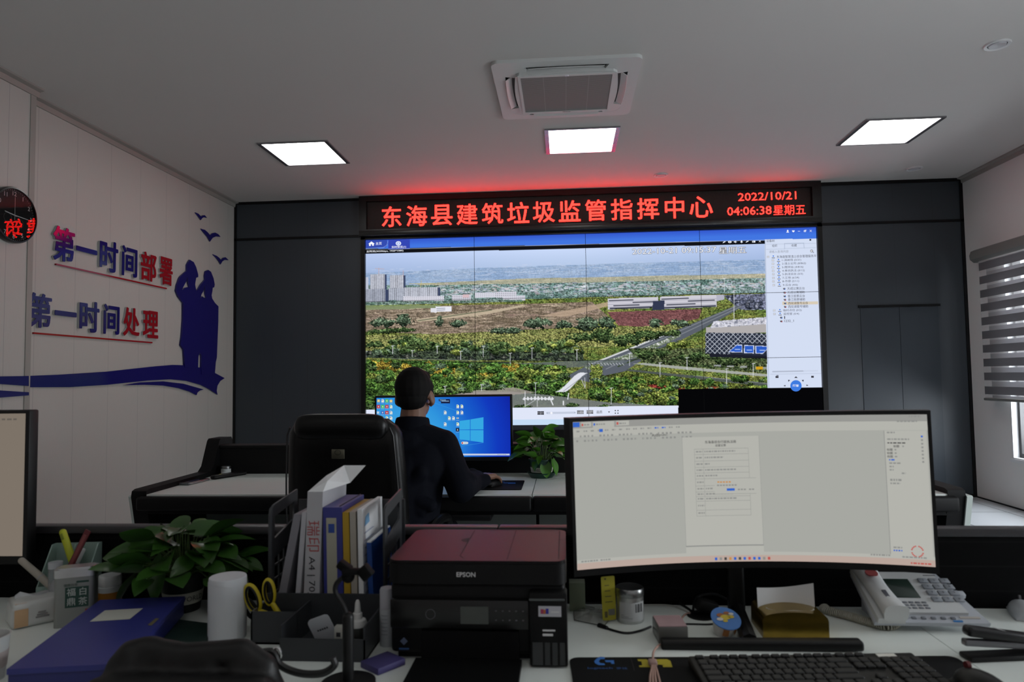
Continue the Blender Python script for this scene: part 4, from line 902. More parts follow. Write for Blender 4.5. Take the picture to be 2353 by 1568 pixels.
# ================================================================== FAR DESK, CHAIR, PERSON
CONSOLE_W = mat('console_door_pale', (0.15, 0.165, 0.15), 0.6)
EDGE_W = mat('console_edge_white', (0.58, 0.64, 0.60), 0.5)
def console(x0, x1, left_end, right_end, label):
    xc = (x0 + x1) / 2
    t = thing('console_desk', label, 'desk', (xc, -3.9, 0), 0, 'joined console desks facing the video wall')
    WB(t).box(x0 + 0.002, -4.262, 0.728, x1 - 0.002, -3.598, DESK).build('worktop', DESKTOP, t)
    m = WB(t); m.rbox((xc, -4.272, 0.712), (x1 - x0 - 0.003, 0.045, 0.062), 0.012, 3); m.box(x0, -4.25, 0.66, x1, -4.05, 0.682); m.build('front_edge', BLACK_LAM, t)
    m = WB(t); m.box(x0, -3.60, 0.0, x1, -3.50, 0.895); m.rbox((xc, -3.555, 0.895), (x1 - x0, 0.11, 0.022), 0.008); m.build('raised_back', BLACK_LAM, t)
    WB(t).box(x0, -3.603, 0.884, x1, -3.6, 0.892).build('edge_strip', mat('console_strip', (0.05, 0.05, 0.05), 0.4, 0.5), t)
    n = 3; w = (x1 - x0) / n
    for i in range(n):
        WB(t).box(x0 + i * w + 0.008, -3.735, 0.04, x0 + (i + 1) * w - 0.008, -3.715, 0.60).build('door', CONSOLE_W, t)
    WB(t).box(x0, -3.712, 0.0, x1, -3.60, 0.728).build('carcass', BLACK_LAM, t)
    WB(t).box(x0, -3.735, 0.62, x1, -3.72, 0.70).build('upper_rail', mat('console_rail_grey', (0.10, 0.11, 0.105), 0.5), t)
    pr = [(-4.19, 0.0), (-4.235, 0.60), (-4.268, 0.74), (-4.262, 0.765), (-4.24, 0.772), (-3.70, 0.774), (-3.665, 0.80), (-3.605, 0.93), (-3.59, 0.942), (-3.47, 0.942), (-3.455, 0.925), (-3.46, 0.0)]
    if left_end:
        WB(t).prism(pr, 'x', x0 - 0.035, x0 + 0.035).build('end_panel', BLACK_LAM, t)
        WB(t).prism([(a, min(b, 0.745)) for a, b in pr[:5]] + [(-3.5, 0.76), (-3.5, 0)], 'x', x0 - 0.047, x0 - 0.035).build('end_cladding', EDGE_W, t)
    if right_end:
        WB(t).prism(pr, 'x', x1 - 0.035, x1 + 0.035).build('end_panel', BLACK_LAM, t)
        WB(t).prism([(a - 0.008, min(b, 0.745)) for a, b in pr[:5]] + [(-3.5, 0.76), (-3.5, 0)], 'x', x1 + 0.035, x1 + 0.058).build('end_cladding', EDGE_W, t)
    if left_end:
        m = WB(t); m.rbox((1.56, -4.12, 0.648), (0.48, 0.28, 0.03), 0.008); m.box(1.34, -4.2, 0.66, 1.36, -4.0, 0.70); m.box(1.76, -4.2, 0.66, 1.78, -4.0, 0.70); m.build('keyboard_tray', BLACK, t)
    return t
console(0.20, 1.979, True, False, 'console desk with white top where the man sits, left unit')
console(1.979, 3.735, False, True, 'console desk with white top, unit with the potted plant, beside the man')

# ---- the man's monitor
WALLP = bpy.data.materials.new('wallpaper_blue'); WALLP.use_nodes = True; _nt = WALLP.node_tree; _nt.nodes.clear(); N = _nt.nodes.new; L = _nt.links.new
_tc = N('ShaderNodeTexCoord'); _vm = N('ShaderNodeVectorMath'); _vm.operation = 'DISTANCE'; _vm.inputs[1].default_value = (-0.20, 0, 0.16); L(_tc.outputs['Object'], _vm.inputs[0])
_cr = N('ShaderNodeValToRGB'); L(_vm.outputs['Value'], _cr.inputs[0]); _e = N('ShaderNodeEmission'); L(_cr.outputs[0], _e.inputs[0]); _o = N('ShaderNodeOutputMaterial'); L(_e.outputs[0], _o.inputs[0])
els = _cr.color_ramp.elements; els[0].position = 0.0; els[0].color = (*rgb(78, 176, 226), 1); els[1].position = 0.62; els[1].color = (*rgb(16, 32, 158), 1)
for p_, c_ in ((0.22, rgb(48, 150, 222)), (0.36, rgb(24, 96, 205)), (0.48, rgb(18, 58, 190))):
    e = els.new(p_); e.color = (*c_, 1)
WALLP.cycles.emission_sampling = 'NONE'
MX0, MX1, MZ0, MZ1, MY = 1.146, 1.850, 0.848, 1.162, -3.74
mn = thing('computer_monitor', "black monitor with blue desktop wallpaper in front of the seated man", 'monitor', ((MX0 + MX1) / 2, MY, DESK))
xm, zm = (MX0 + MX1) / 2, (MZ0 + MZ1) / 2
WB(mn).rbox((xm, MY + 0.02, zm - 0.004), (MX1 - MX0 + 0.014, 0.034, MZ1 - MZ0 + 0.024), 0.004).build('housing', BLACK, mn)
WB(mn).box(MX0 + 0.004, MY - 0.0005, MZ0 + 0.004, MX1 - 0.004, MY + 0.002, MZ1 - 0.003).build('screen', WALLP, mn, 0)
m = WB(mn); m.box(xm - 0.03, MY + 0.03, DESK + 0.008, xm + 0.03, MY + 0.055, zm); m.rbox((xm, MY + 0.03, DESK + 0.006), (0.26, 0.16, 0.012), 0.004); m.build('stand', BLACK, mn)
tx = Text(); tx.mb.T = placed(mn).inverted()
EW = emit('icon_white', (0.85, 0.88, 0.8), 0.85); EG = emit('icon_green', (0.10, 0.55, 0.16), 0.9); EY = emit('icon_yellow', (0.85, 0.6, 0.12), 0.9); ER = emit('icon_red', (0.65, 0.06, 0.08), 0.8); EB = emit('icon_blue', (0.06, 0.18, 0.62), 0.9); EK = emit('icon_dark', (0.01, 0.015, 0.05), 1); ELOGO = emit('logo_cyan', rgb(54, 168, 226), 1.0); EBEAM = emit('wallpaper_beam', rgb(58, 160, 226), 1.0); ET = emit('icon_text', rgb(150, 190, 230), 1.0); EBAR = emit('taskbar_pale', rgb(196, 206, 228), 1.0)
yq = MY - 0.0012
def mq(pts, m, dy=0.0):
    q = [at(u, v, y=yq - dy) for u, v in pts]; tx.mb.poly([(p.x, p.y, p.z) for p in q][::-1], m)
def px4(x0, y0, x1, y1): return [(x0, y0), (x1, y0), (x1, y1), (x0, y1)]
zx = lambda a, b: (620 + a / 3.3614, 820 + b / 3.3614)            # 3.36x enlargement frame
mq([zx(1465, 497), zx(1546, 486), zx(1546, 563), zx(1465, 563)], 6); mq([zx(1550, 485), zx(1650, 468), zx(1650, 563), zx(1550, 563)], 6)
mq([zx(1465, 568), zx(1546, 568), zx(1546, 649), zx(1465, 638)], 6); mq([zx(1550, 568), zx(1650, 568), zx(1650, 664), zx(1550, 650)], 6)
mq([zx(1240, 345), zx(1465, 425), zx(1465, 427), zx(1240, 347)], 8); mq([zx(1650, 610), zx(1430, 650), zx(1430, 652), zx(1650, 612)], 8); mq([zx(1650, 664), zx(1480, 690), zx(1480, 692), zx(1650, 666)], 8)
mq([zx(1456, 750), zx(1852, 750), zx(1852, 763), zx(1456, 763)], 9); mq([zx(826, 752), zx(1456, 750), zx(1456, 763), zx(826, 765)], 9)
mq([zx(1305, 328), zx(1392, 328), zx(1392, 361), zx(1322, 361), zx(1322, 345), zx(1305, 343)], 5)
mq(px4(*zx(1326, 341), *zx(1384, 346)), 7, .0004); mq(px4(*zx(1312, 333), *zx(1360, 337)), 7, .0004)
for a, b, m_ in ((840, 341, 2), (871, 341, 0), (904, 341, 1), (936, 343, 2), (839, 386, 3), (872, 386, 1), (904, 386, 3), (936, 386, 0), (836, 432, 7), (871, 432, 4), (904, 432, 3), (936, 432, 0), (871, 474, 7), (904, 474, 0), (936, 474, 0),
                 (1451, 384, 0), (1483, 384, 0), (1354, 431, 0), (1451, 431, 0), (1483, 431, 0), (1386, 475, 0), (1418, 475, 0), (1451, 475, 4), (1354, 521, 0), (1451, 521, 0), (1450, 565, 5)):
    s_ = 13 if m_ in (3, 4, 5, 1) else 10
    if m_ == 0:
        mq([zx(a - 9, b - 13), zx(a + 4, b - 13), zx(a + 11, b - 5), zx(a + 11, b + 12), zx(a - 9, b + 12)], 0); mq(px4(*zx(a - 7, b - 9), *zx(a + 1, b - 2)), 1 if (a + b) % 3 else 4, .0004)
    elif (a, b) == (1451, 475): mq(px4(*zx(a - 8, b - 5), *zx(a + 8, b + 5)), 0); mq(px4(*zx(a - 3, b - 3), *zx(a + 3, b + 3)), 5, .0004)
    else:
        mq(px4(*zx(a - s_, b - s_), *zx(a + s_, b + s_)), m_); mq([zx(a - 5, b + 5), zx(a, b - 7), zx(a + 6, b + 5)], 0, .0004)
    mq(px4(*zx(a - 12, b + 16), *zx(a + 12, b + 18.5)), 7)
q = [(1490 + 12 * math.cos(t) , 667 + 10 * math.sin(t)) for t in [math.pi / 2 + math.pi * i / 8 for i in range(9)]] + [(1522 + 11 * math.cos(t), 667 + 9 * math.sin(t)) for t in [-math.pi / 2 + math.pi * i / 8 for i in range(9)]]
mq([zx(*p) for p in q], 0); mq(px4(*zx(1482, 661), *zx(1493, 673)), 3, .0004); mq(px4(*zx(1500, 664), *zx(1528, 670)), 7, .0004)
for i in range(9): mq(px4(*zx(1758 + i * 8, 756), *zx(1762 + i * 8, 759)), 5, .0004)
tx.mb.build('desktop_icons', [EW, EG, EY, ER, EB, EK, ELOGO, ET, EBEAM, EBAR], mn, 0)

# ---- small things on the far desk
def wbox_tag(o, *a, **k): return tag(o, *a, **k)
x, y = on_desk(524, 1090); y = -3.632
t = thing('metal_tin', 'small screw-lid tin with pale label by the left raised end of the far desk', 'tin', (x, y, DESK))
MB().lathe([(0.0, 0.0), (0.024, 0.0), (0.025, 0.002), (0.025, 0.034)], n=32).build('body', STEEL, t)
MB().lathe([(0.0252, 0.004), (0.0253, 0.0325)], n=32).build('label', mat('label_pale', (0.55, 0.58, 0.57), 0.6), t)
MB().lathe([(0.0252, 0.035), (0.026, 0.036), (0.026, 0.046), (0.024, 0.048), (0.0, 0.0475)], n=32).build('lid', mat('tin_lid', (0.35, 0.36, 0.36), 0.3, 1.0), t)
tx = Text()
for i, (w, z) in enumerate(((0.6, 0.027), (0.75, 0.0235), (0.5, 0.020))):
    tx.mb.tube([(0.0255 * math.sin(a), -0.0255 * math.cos(a), z) for a in [-0.5 + w * q / 6 for q in range(7)]], 0.0006, 4)
tx.mb.build('print', INK, t, 0)
a = on_desk(487, 1103); b = on_desk(563, 1091)
t = thing('glasses_case', 'long black rounded case lying on the far desk near the tin', 'case', ((a[0] + b[0]) / 2, (a[1] + b[1]) / 2, DESK), math.atan2(b[1] - a[1], b[0] - a[0]))
L_ = math.hypot(b[0] - a[0], b[1] - a[1])
MB().rbox((0, 0, 0.011), (L_, 0.038, 0.022), 0.0095, 4).build('body', BLACK, t); MB().box(-L_ / 2 + 0.008, -0.0195, 0.0105, L_ / 2 - 0.008, 0.0195, 0.0118).build('seam', mat('case_seam', (0.06, 0.055, 0.05), 0.4), t); MB().rbox((-L_ / 2 + 0.05, 0.0, 0.0225), (0.014, 0.006, 0.002), 0.0008).build('clasp', mat('case_clasp_gold', (0.5, 0.42, 0.12), 0.35, 0.8), t)
a = on_desk(418, 1116); b = on_desk(468, 1104)
t = thing('phone', 'grey mobile phone lying at the left edge of the far desk', 'phone', ((a[0] + b[0]) / 2, (a[1] + b[1]) / 2, DESK), math.atan2(b[1] - a[1], b[0] - a[0]))
MB().rbox((0, 0, 0.006), (0.17, 0.075, 0.012), 0.005, 3).build('body', mat('phone_grey', (0.16, 0.17, 0.18), 0.35, 0.4), t); MB().rbox((0, 0, 0.0122), (0.155, 0.066, 0.0012), 0.0005).build('screen', BLACK_GLOSS, t); MB().rbox((0.0, -0.0375, 0.006), (0.15, 0.002, 0.004), 0.001).build('side_band', CHROME, t)
# mouse pad + mouse
c4 = [on_desk(u, v) for u, v in ((1105, 1106), (1204, 1106), (1196, 1127), (1085, 1127))]
t = thing('mouse_pad', 'small black mouse pad with blue print under the man\'s hand', 'mouse pad', (1.80, -4.02, DESK))
m = MB(); m.plate((0.0, 0.0, 0.002), 0.25, 0.27, 0.004, 0.012); m.build('mat', BLACK_MATT, t)
tx = Text()
for x0, y0, x1, y1 in ((0.028, 0.045, 0.085, 0.06), (0.052, 0.028, 0.088, 0.04), (0.005, 0.08, 0.03, 0.09)): tx.mb.poly([(x0, y0, 0.0043), (x1, y0, 0.0043), (x1, y1, 0.0043), (x0, y1, 0.0043)])
tx.mb.build('print', mat('pad_print_blue', (0.03, 0.16, 0.55), 0.5), t, 0)
t = thing('computer_mouse', 'black computer mouse held under the man\'s right hand', 'mouse', (1.782, -4.050, DESK + 0.004), -0.45)
me = blob(MB().ell((0, 0, 0.012), (0.030, 0.055, 0.022)).box(-0.028, -0.05, 0.0, 0.028, 0.05, 0.008), 0.004, 4); link('body', me, BLACK, t); MB().cyl((-0.003, 0.03, 0.033), (0.003, 0.03, 0.033), 0.006).build('wheel', RACK, t)

# ---- potted pothos
def leaf_shape(n=6):
    """heart shaped leaf along +Y, length 1, with fold and droop"""
    out = []
    for i in range(n + 1):
        t_ = i / n; w = 0.42 * math.sin(math.pi * min(1, t_ * 0.93 + 0.07)) ** 0.75 * (1 - 0.35 * t_) * (1 if i < n else 0)
        out.append((w, t_))
    return out
LS = leaf_shape(7)
def add_leaf(mb, base, direction, size, roll=0.0, droop=0.5, fold=0.25, width=1.0):
    d = Vector(direction).normalized(); up = Vector((0, 0, 1))
    side = d.cross(up); side = side.normalized() if side.length > 1e-3 else Vector((1, 0, 0))
    nrm = side.cross(d).normalized(); q = Quaternion(d, roll); side = q @ side; nrm = q @ nrm
    vs = []; fs = []
    for w, t_ in LS:
        bend = -droop * t_ * t_ * 0.5
        c = Vector(base) + d * (size * (t_ - 0.12 * t_ * t_ * droop)) + nrm * (size * bend)
        ww = w * size * width; lob = -0.10 * size if t_ == 0 else 0
        vs += [c - side * ww + nrm * (fold * ww) + d * lob, c - side * ww * 0.5 + nrm * (fold * ww * 0.32), c, c + side * ww * 0.5 + nrm * (fold * ww * 0.32), c + side * ww + nrm * (fold * ww) + d * lob]
    for i in range(len(LS) - 1):
        for k3 in range(4): fs.append((i * 5 + k3, i * 5 + k3 + 1, i * 5 + 6 + k3, i * 5 + 5 + k3))
    mb.add(vs, fs)
def plant(name, label, loc, pot_r0, pot_r1, pot_h, spread, height, n, lsize, leafm, potm, seed, band_text, saucer=True, facing=0.0, extra=()):
    t = thing(name, label, 'potted plant', loc); rg = random.Random(seed); z0 = 0.0
    if saucer:
        MB().lathe([(0.0, 0.0), (pot_r0 * 1.12, 0.0), (pot_r0 * 1.42, 0.022), (pot_r0 * 1.48, 0.026), (pot_r0 * 1.40, 0.026), (pot_r0 * 1.05, 0.008), (0.0, 0.008)], n=36).build('saucer', potm, t); z0 = 0.009
    MB().lathe([(0.0, z0), (pot_r0, z0), (pot_r1, z0 + pot_h * 0.9), (pot_r1 * 1.08, z0 + pot_h * 0.91), (pot_r1 * 1.08, z0 + pot_h), (pot_r1 * 0.95, z0 + pot_h), (pot_r1 * 0.9, z0 + pot_h * 0.85)], n=40).build('pot', potm, t)
    MB().lathe([(0.0, z0 + pot_h * 0.86), (pot_r1 * 0.92, z0 + pot_h * 0.86)], n=24).build('soil', mat('soil', (0.03, 0.022, 0.015), 0.95), t)
    zb0, zb1 = z0 + pot_h * 0.22, z0 + pot_h * 0.52; rr = lambda z: pot_r0 + (pot_r1 - pot_r0) * (z - z0) / (pot_h * 0.9)
    bd = MB().lathe([(rr(zb0) + 0.0008, zb0), (rr(zb1) + 0.0008, zb1)], n=40).build('label_band', mat('band_cream', (0.60, 0.60, 0.52), 0.6), t)
    tm = text_mesh(band_text, h=(zb1 - zb0) * 0.42); mb = MB(); rm = rr((zb0 + zb1) / 2) + 0.002
    mb.add([(rm * math.sin(v.co.x / rm + facing), -rm * math.cos(v.co.x / rm + facing), (zb0 + zb1) / 2 + v.co.y) for v in tm.vertices], [tuple(p.vertices) for p in tm.polygons]); mb.build('band_print', INK, bd, 0); bpy.data.meshes.remove(tm)
    fo = MB(); st = MB(); top = z0 + pot_h * 0.9
    for i in range(n):
        a = i * 2.39996 + rg.uniform(-.3, .3); f = math.sqrt((i + 0.5) / n); el = 1 - f * f
        tip = Vector((math.cos(a) * spread * f, math.sin(a) * spread * 0.8 * f, top + height * (0.12 + 0.80 * el) * rg.uniform(0.75, 1.05)))
        b0 = Vector((math.cos(a) * pot_r1 * 0.4, math.sin(a) * pot_r1 * 0.4, top - 0.01)); mid = (b0 + tip) / 2 + Vector((0, 0, height * 0.14))
        st.tube(smooth_path([b0, mid, tip], 4), 0.0016 if lsize < 0.09 else 0.002, 5)
        d = Vector((math.cos(a + rg.uniform(-.7, .7)), math.sin(a + rg.uniform(-.7, .7)), rg.uniform(-0.45, 0.45) + 0.45 * el))
        add_leaf(fo, tip, d, lsize * rg.uniform(0.75, 1.2), rg.uniform(-0.7, 0.7), rg.uniform(0.2, 0.9), rg.uniform(0.1, 0.4), rg.uniform(0.8, 1.05))
    for b, d, s_, ro, dr in extra:
        b = Vector(b); st.tube(smooth_path([Vector((0, 0, top)), (Vector((0, 0, top)) + b) / 2 + Vector((0, 0, 0.03)), b], 5), 0.002, 5); add_leaf(fo, b, d, s_, ro, dr, 0.2)
    fo.build('foliage', leafm, t, 80); st.build('stems', STEM, t, 60); return t
POT_G = mat('pot_dark_green', (0.006, 0.045, 0.030), 0.35)
x, y = on_desk(1245, 1097)
plant('potted_pothos', 'leafy green plant in dark green pot on the far desk beside the blue monitor', (x, y, DESK), 0.050, 0.062, 0.085, 0.108, 0.155, 44, 0.084, LEAF2, POT_G, 5, 'LOVELY WORLD', True, 0.1,
      extra=(((0.02, -0.05, 0.085), (0.1, -0.3, -1), 0.085, 0.2, 0.2), ((0.055, -0.045, 0.095), (0.35, -0.3, -1), 0.085, -0.2, 0.2), ((-0.02, -0.05, 0.10), (-0.3, -0.5, -0.8), 0.07, 0.3, 0.4), ((-0.01, 0, 0.20), (-0.35, -0.2, 0.9), 0.07, 0.4, 0.2)))
# crumpled clear wrapper
x, y = on_desk(1292, 1100); CLEAR = mat('clear_film', (0.9, 0.92, 0.92), 0.12, trans=1.0, alpha=0.22, spec=0.8)
rg = random.Random(3); mb = MB(); n = 6
vs = [(0.022 * (i - n / 2), 0.018 * (j - n / 2), 0.001 + abs(rg.gauss(0, 0.010)) * (1.6 if i > 3 else 1)) for j in range(n + 1) for i in range(n + 1)]
mb.add(vs, [(j * (n + 1) + i, j * (n + 1) + i + 1, (j + 1) * (n + 1) + i + 1, (j + 1) * (n + 1) + i) for j in range(n) for i in range(n)])
o = mb.build('plastic_wrapper', CLEAR, None, 0); o.location = (x, y, DESK); tag(o, 'crumpled clear plastic wrapper beside the far potted plant', 'wrapper')

# ---- executive chair
LEATHER = mat('leather_black', (0.0035, 0.0034, 0.0034), 0.38, spec=0.3, noise=0.15, nscale=120, bump=0.15)
CHY = -4.60
ch = thing('office_chair', 'tall black leather office chair the man is sitting on, seen from behind', 'chair', (1.30, -4.36, 0), math.radians(-6))
def pad(pts_fn, nu=14, nv=18):
    mb = MB(); vs = []; fs = []
    for j in range(nv + 1):
        for i in range(nu): vs.append(pts_fn(i / nu, j / nv))
    for j in range(nv):
        for i in range(nu): fs.append((j * nu + i, j * nu + (i + 1) % nu, (j + 1) * nu + (i + 1) % nu, (j + 1) * nu + i))
    fs += [tuple(range(nu - 1, -1, -1)), tuple(range(nv * nu, nv * nu + nu))]; mb.add(vs, fs); return mb
def back_fn(u, v):
    z = 0.50 + 0.605 * v; a = 2 * math.pi * u; hw = 0.222 + 0.010 * math.sin(v * math.pi) + (0.018 * (1 - v))
    if v > 0.90: hw -= 0.045 * ((v - 0.90) / 0.10) ** 2
    ht = 0.050 * (1 - 0.35 * max(0, (v - 0.85) / 0.15)); c, s_ = math.cos(a), math.sin(a); e = 0.45
    x = hw * math.copysign(abs(c) ** e, c); y = ht * math.copysign(abs(s_) ** e, s_)
    return (x, -0.245 - 0.05 * v + y + 0.10 * (x / 0.24) ** 2 * 0.25, z)
bk = pad(back_fn, 28, 22).build('backrest', LEATHER, ch, 60)
for s_ in (-1, 1):
    MB().tube([(s_ * (0.222 + 0.010 * math.sin(v * math.pi) + 0.018 * (1 - v) - (0.045 * ((v - 0.9) / 0.1) ** 2 if v > 0.9 else 0)) * 0.95, -0.245 - 0.05 * v - 0.0345, 0.50 + 0.605 * v) for v in [i / 20 for i in range(20)]], 0.0035, 6).build('piping', mat('leather_piping', (0.018, 0.017, 0.017), 0.3), bk)
def head_fn(u, v):
    a = 2 * math.pi * u; t_ = -1 + 2 * v; c, s_ = math.cos(a), math.sin(a); k3 = (1 - abs(t_) ** 6) ** 0.3 if abs(t_) < 1 else 0.05
    return (t_ * 0.190, -0.318 + 0.030 * s_ * max(k3, .1), 1.075 + 0.052 * c * max(k3, .3))
pad(head_fn, 16, 20).build('headrest_pad', LEATHER, ch, 60)
MB().rbox((0.0, -0.3365, 0.975), (0.052, 0.006, 0.036), 0.002).build('badge', mat('badge_bronze', (0.16, 0.15, 0.11), 0.35, 0.7), ch)
MB().tube([(0.012 * math.cos(a), -0.3398, 0.981 + 0.009 * math.sin(a)) for a in [2 * math.pi * i / 20 for i in range(20)]], 0.0012, 4, closed=True).build('badge_emblem', mat('badge_dark', (0.05, 0.045, 0.035), 0.5, 0.6), ch)
def seat_fn(u, v):
    a = 2 * math.pi * u; t_ = -1 + 2 * v; c, s_ = math.cos(a), math.sin(a); k3 = (1 - abs(t_) ** 8) ** 0.25 if abs(t_) < 1 else 0.1; e = 0.5
    return (0.255 * math.copysign(abs(c) ** e, c) * max(k3, .6), t_ * 0.25 + 0.02, 0.445 + 0.05 * math.copysign(abs(s_) ** e, s_) * max(k3, .3))
pad(seat_fn, 20, 16).build('seat', LEATHER, ch, 60)
for s_ in (-1, 1):
    MB().tube(smooth_path([(s_ * 0.27, -0.20, 0.42), (s_ * 0.30, -0.18, 0.56), (s_ * 0.30, -0.10, 0.655), (s_ * 0.30, 0.08, 0.66), (s_ * 0.295, 0.15, 0.60), (s_ * 0.27, 0.16, 0.42)], 6), 0.02, 10).build('armrest', LEATHER, ch)
MB().cyl((0, 0, 0.07), (0, 0, 0.40), 0.028).rbox((0, 0, 0.39), (0.16, 0.2, 0.03), 0.008).build('gas_lift', CHROME, ch)
for i in range(5):
    a = 2 * math.pi * i / 5 + 0.3; c, s_ = math.cos(a), math.sin(a)
    lg = MB().cap((c * 0.03, s_ * 0.03, 0.10), 0.026, (c * 0.30, s_ * 0.30, 0.075), 0.017).build('base_leg', BLACK, ch)
    MB().cyl((c * 0.30 - s_ * 0.02, s_ * 0.30 + c * 0.02, 0.028), (c * 0.30 + s_ * 0.02, s_ * 0.30 - c * 0.02, 0.028), 0.028).cyl((c * 0.30, s_ * 0.30, 0.03), (c * 0.30, s_ * 0.30, 0.075), 0.008).build('caster', BLACK, lg)

# ---- the person
SKIN = mat('skin', (0.19, 0.095, 0.06), 0.5, noise=0.06, nscale=60)
HAIR = mat('hair_dark', (0.0045, 0.004, 0.004), 0.75, spec=0.15, noise=0.4, nscale=300)
JACKET = mat('jacket_navy', (0.0042, 0.0048, 0.0085), 0.85, spec=0.1, noise=0.18, nscale=60, bump=0.3)
TROUS = mat('trousers_dark', (0.010, 0.010, 0.012), 0.85, spec=0.2)
pe = thing('person', 'man in dark jacket seated at the far desk, right hand on a mouse', 'person', (1.45, -4.40, 0))
PELV = (1.42, -4.41, 0.56); CHEST = (1.45, -4.37, 0.86); NECKB = (1.470, -4.335, 1.03); HEAD = Vector((1.475, -4.305, 1.188))
SHR, SHL = (1.606, -4.345, 0.972), (1.325, -4.33, 0.978)
ELR, WRR = (1.692, -4.425, 0.800), (1.728, -4.15, 0.795); ELL, WRL = (1.215, -4.27, 0.79), (1.345, -4.03, 0.79)
yawh = Matrix.Rotation(math.radians(-8), 4, 'Z')
def hp(x, y, z): return HEAD + (yawh @ Vector((x, y, z)))
b = MB()
b.ell(hp(0, -0.012, 0.022), (0.074, 0.090, 0.092), (0, 0, math.radians(-8))); b.ell(hp(0, 0.018, -0.045), (0.060, 0.066, 0.068), (0, 0, math.radians(-8)))
b.ell(hp(0, 0.045, -0.088), (0.030, 0.028, 0.024)); b.cap(hp(0, 0.082, 0.005), 0.010, hp(0, 0.098, -0.028), 0.014)          # jaw, nose
b.ell(hp(0, 0.070, 0.020), (0.052, 0.016, 0.012)); b.ell(hp(0, 0.075, -0.060), (0.024, 0.012, 0.010))                          # brow, lips
for s_ in (-1, 1):
    b.ell(hp(s_ * 0.079, -0.004, -0.014), (0.010, 0.019, 0.034), (math.radians(12), math.radians(s_ * -8), math.radians(-8 - s_ * 22))); b.ell(hp(s_ * 0.074, 0.004, -0.042), (0.009, 0.011, 0.013)); b.ell(hp(s_ * 0.040, 0.060, -0.022), (0.026, 0.020, 0.020))
b.cap(NECKB, 0.062, hp(0, -0.014, -0.06), 0.054)
b.cap(PELV, 0.135, CHEST, 0.135).cap(CHEST, 0.13, NECKB, 0.07).cap(SHL, 0.05, SHR, 0.05)
b.cap(SHR, 0.047, ELR, 0.038).cap(ELR, 0.038, WRR, 0.026).cap(SHL, 0.047, ELL, 0.038).cap(ELL, 0.038, WRL, 0.026)
HIPS = ((1.345, -4.40, 0.535), (1.51, -4.40, 0.535)); KN = ((1.33, -3.99, 0.53), (1.55, -3.99, 0.53)); AN = ((1.33, -3.93, 0.09), (1.56, -3.93, 0.09))
for hpj, kn, an in zip(HIPS, KN, AN): b.cap(hpj, 0.085, kn, 0.06).cap(kn, 0.055, an, 0.036).cap(an, 0.036, (an[0], an[1] + 0.11, 0.05), 0.03)
def hand_shapes(b, wr, fwd, side, curl=0.5, sgn=1):
    """palm, four unequal bent fingers and a thumb leaving the side of the palm; fwd/side are unit vectors in the palm plane, sgn: thumb side"""
    fwd = Vector(fwd).normalized(); side = (Vector(side) - Vector(side).dot(fwd) * fwd).normalized(); dn = fwd.cross(side) * 1.0
    if dn.z > 0: dn = -dn
    wr = Vector(wr); P_ = lambda f, s, d: wr + fwd * f + side * s + dn * d
    for s in (-0.026, -0.009, 0.009, 0.026): b.cap(P_(0.0, s * 0.55, 0), 0.019, P_(0.082 - abs(s) * 0.2, s, -0.004), 0.0135)
    for i, (s, L3) in enumerate(((0.030, 0.070), (0.0105, 0.080), (-0.0095, 0.075), (-0.029, 0.060))):
        s *= sgn; a0 = P_(0.082 - (0.006 if i in (0, 3) else 0), s, -0.003); ang = curl * 0.6; p0 = a0
        for k3, fr in enumerate((0.45, 0.32, 0.23)):
            dvec = fwd * math.cos(ang) + dn * math.sin(ang) + side * (s * 2.2) * 0.3; p1 = p0 + dvec.normalized() * L3 * fr
            b.cap(p0, 0.0098 - k3 * 0.0011, p1, 0.0088 - k3 * 0.0011); p0 = p1; ang += curl
    q0 = P_(0.022, sgn * 0.026, 0.006); q1 = P_(0.055, sgn * 0.050, 0.014); q2 = P_(0.082, sgn * 0.050, 0.022)
    b.cap(q0, 0.0145, q1, 0.0115); b.cap(q1, 0.0115, q2, 0.0095)
hand_shapes(b, (1.733, -4.128, 0.802), (0.55, 0.83, -0.05), (-0.83, 0.55, 0), 0.42, 1)
hand_shapes(b, (1.352, -4.015, 0.782), (0.45, 0.89, -0.12), (0.89, -0.45, 0), 0.22, 1)
link('body', local_mesh(blob(b, 0.0045, 5, 0.5), pe), SKIN, pe)
for s_ in (-1, 1):
    WB(pe).ell(hp(s_ * 0.031, 0.078, 0.002), (0.011, 0.008, 0.007), n=12).build('eye', mat('eye_white', (0.6, 0.58, 0.55), 0.2), pe); WB(pe).ell(hp(s_ * 0.031, 0.0845, 0.002), (0.005, 0.003, 0.005), n=10).build('iris', mat('iris_dark', (0.02, 0.012, 0.01), 0.2), pe)
WB(pe).ell(hp(0, 0.088, -0.060), (0.020, 0.004, 0.004), n=10).build('mouth', mat('lip', (0.24, 0.09, 0.08), 0.5), pe)
b = MB(); b.ell(hp(0, -0.016, 0.030), (0.0795, 0.092, 0.092), (0, 0, math.radians(-8))); b.ell(hp(0, -0.036, -0.012), (0.068, 0.064, 0.062)); b.ell(hp(0, 0.035, 0.075), (0.060, 0.05, 0.036))
for s_ in (-1, 1): b.ell(hp(s_ * 0.066, 0.018, 0.022), (0.014, 0.03, 0.04))
link('hair', local_mesh(blob(b, 0.004, 5, 0.5), pe), HAIR, pe)
b = MB()
b.cap((1.42, -4.41, 0.60), 0.165, (1.445, -4.375, 0.82), 0.168); b.cap((1.445, -4.375, 0.82), 0.165, (1.462, -4.35, 0.945), 0.115)
b.cap(SHL, 0.070, (1.44, -4.35, 1.005), 0.072); b.cap((1.49, -4.35, 1.008), 0.072, SHR, 0.066); b.cap((1.400, -4.38, 0.88), 0.12, (1.52, -4.38, 0.88), 0.12)
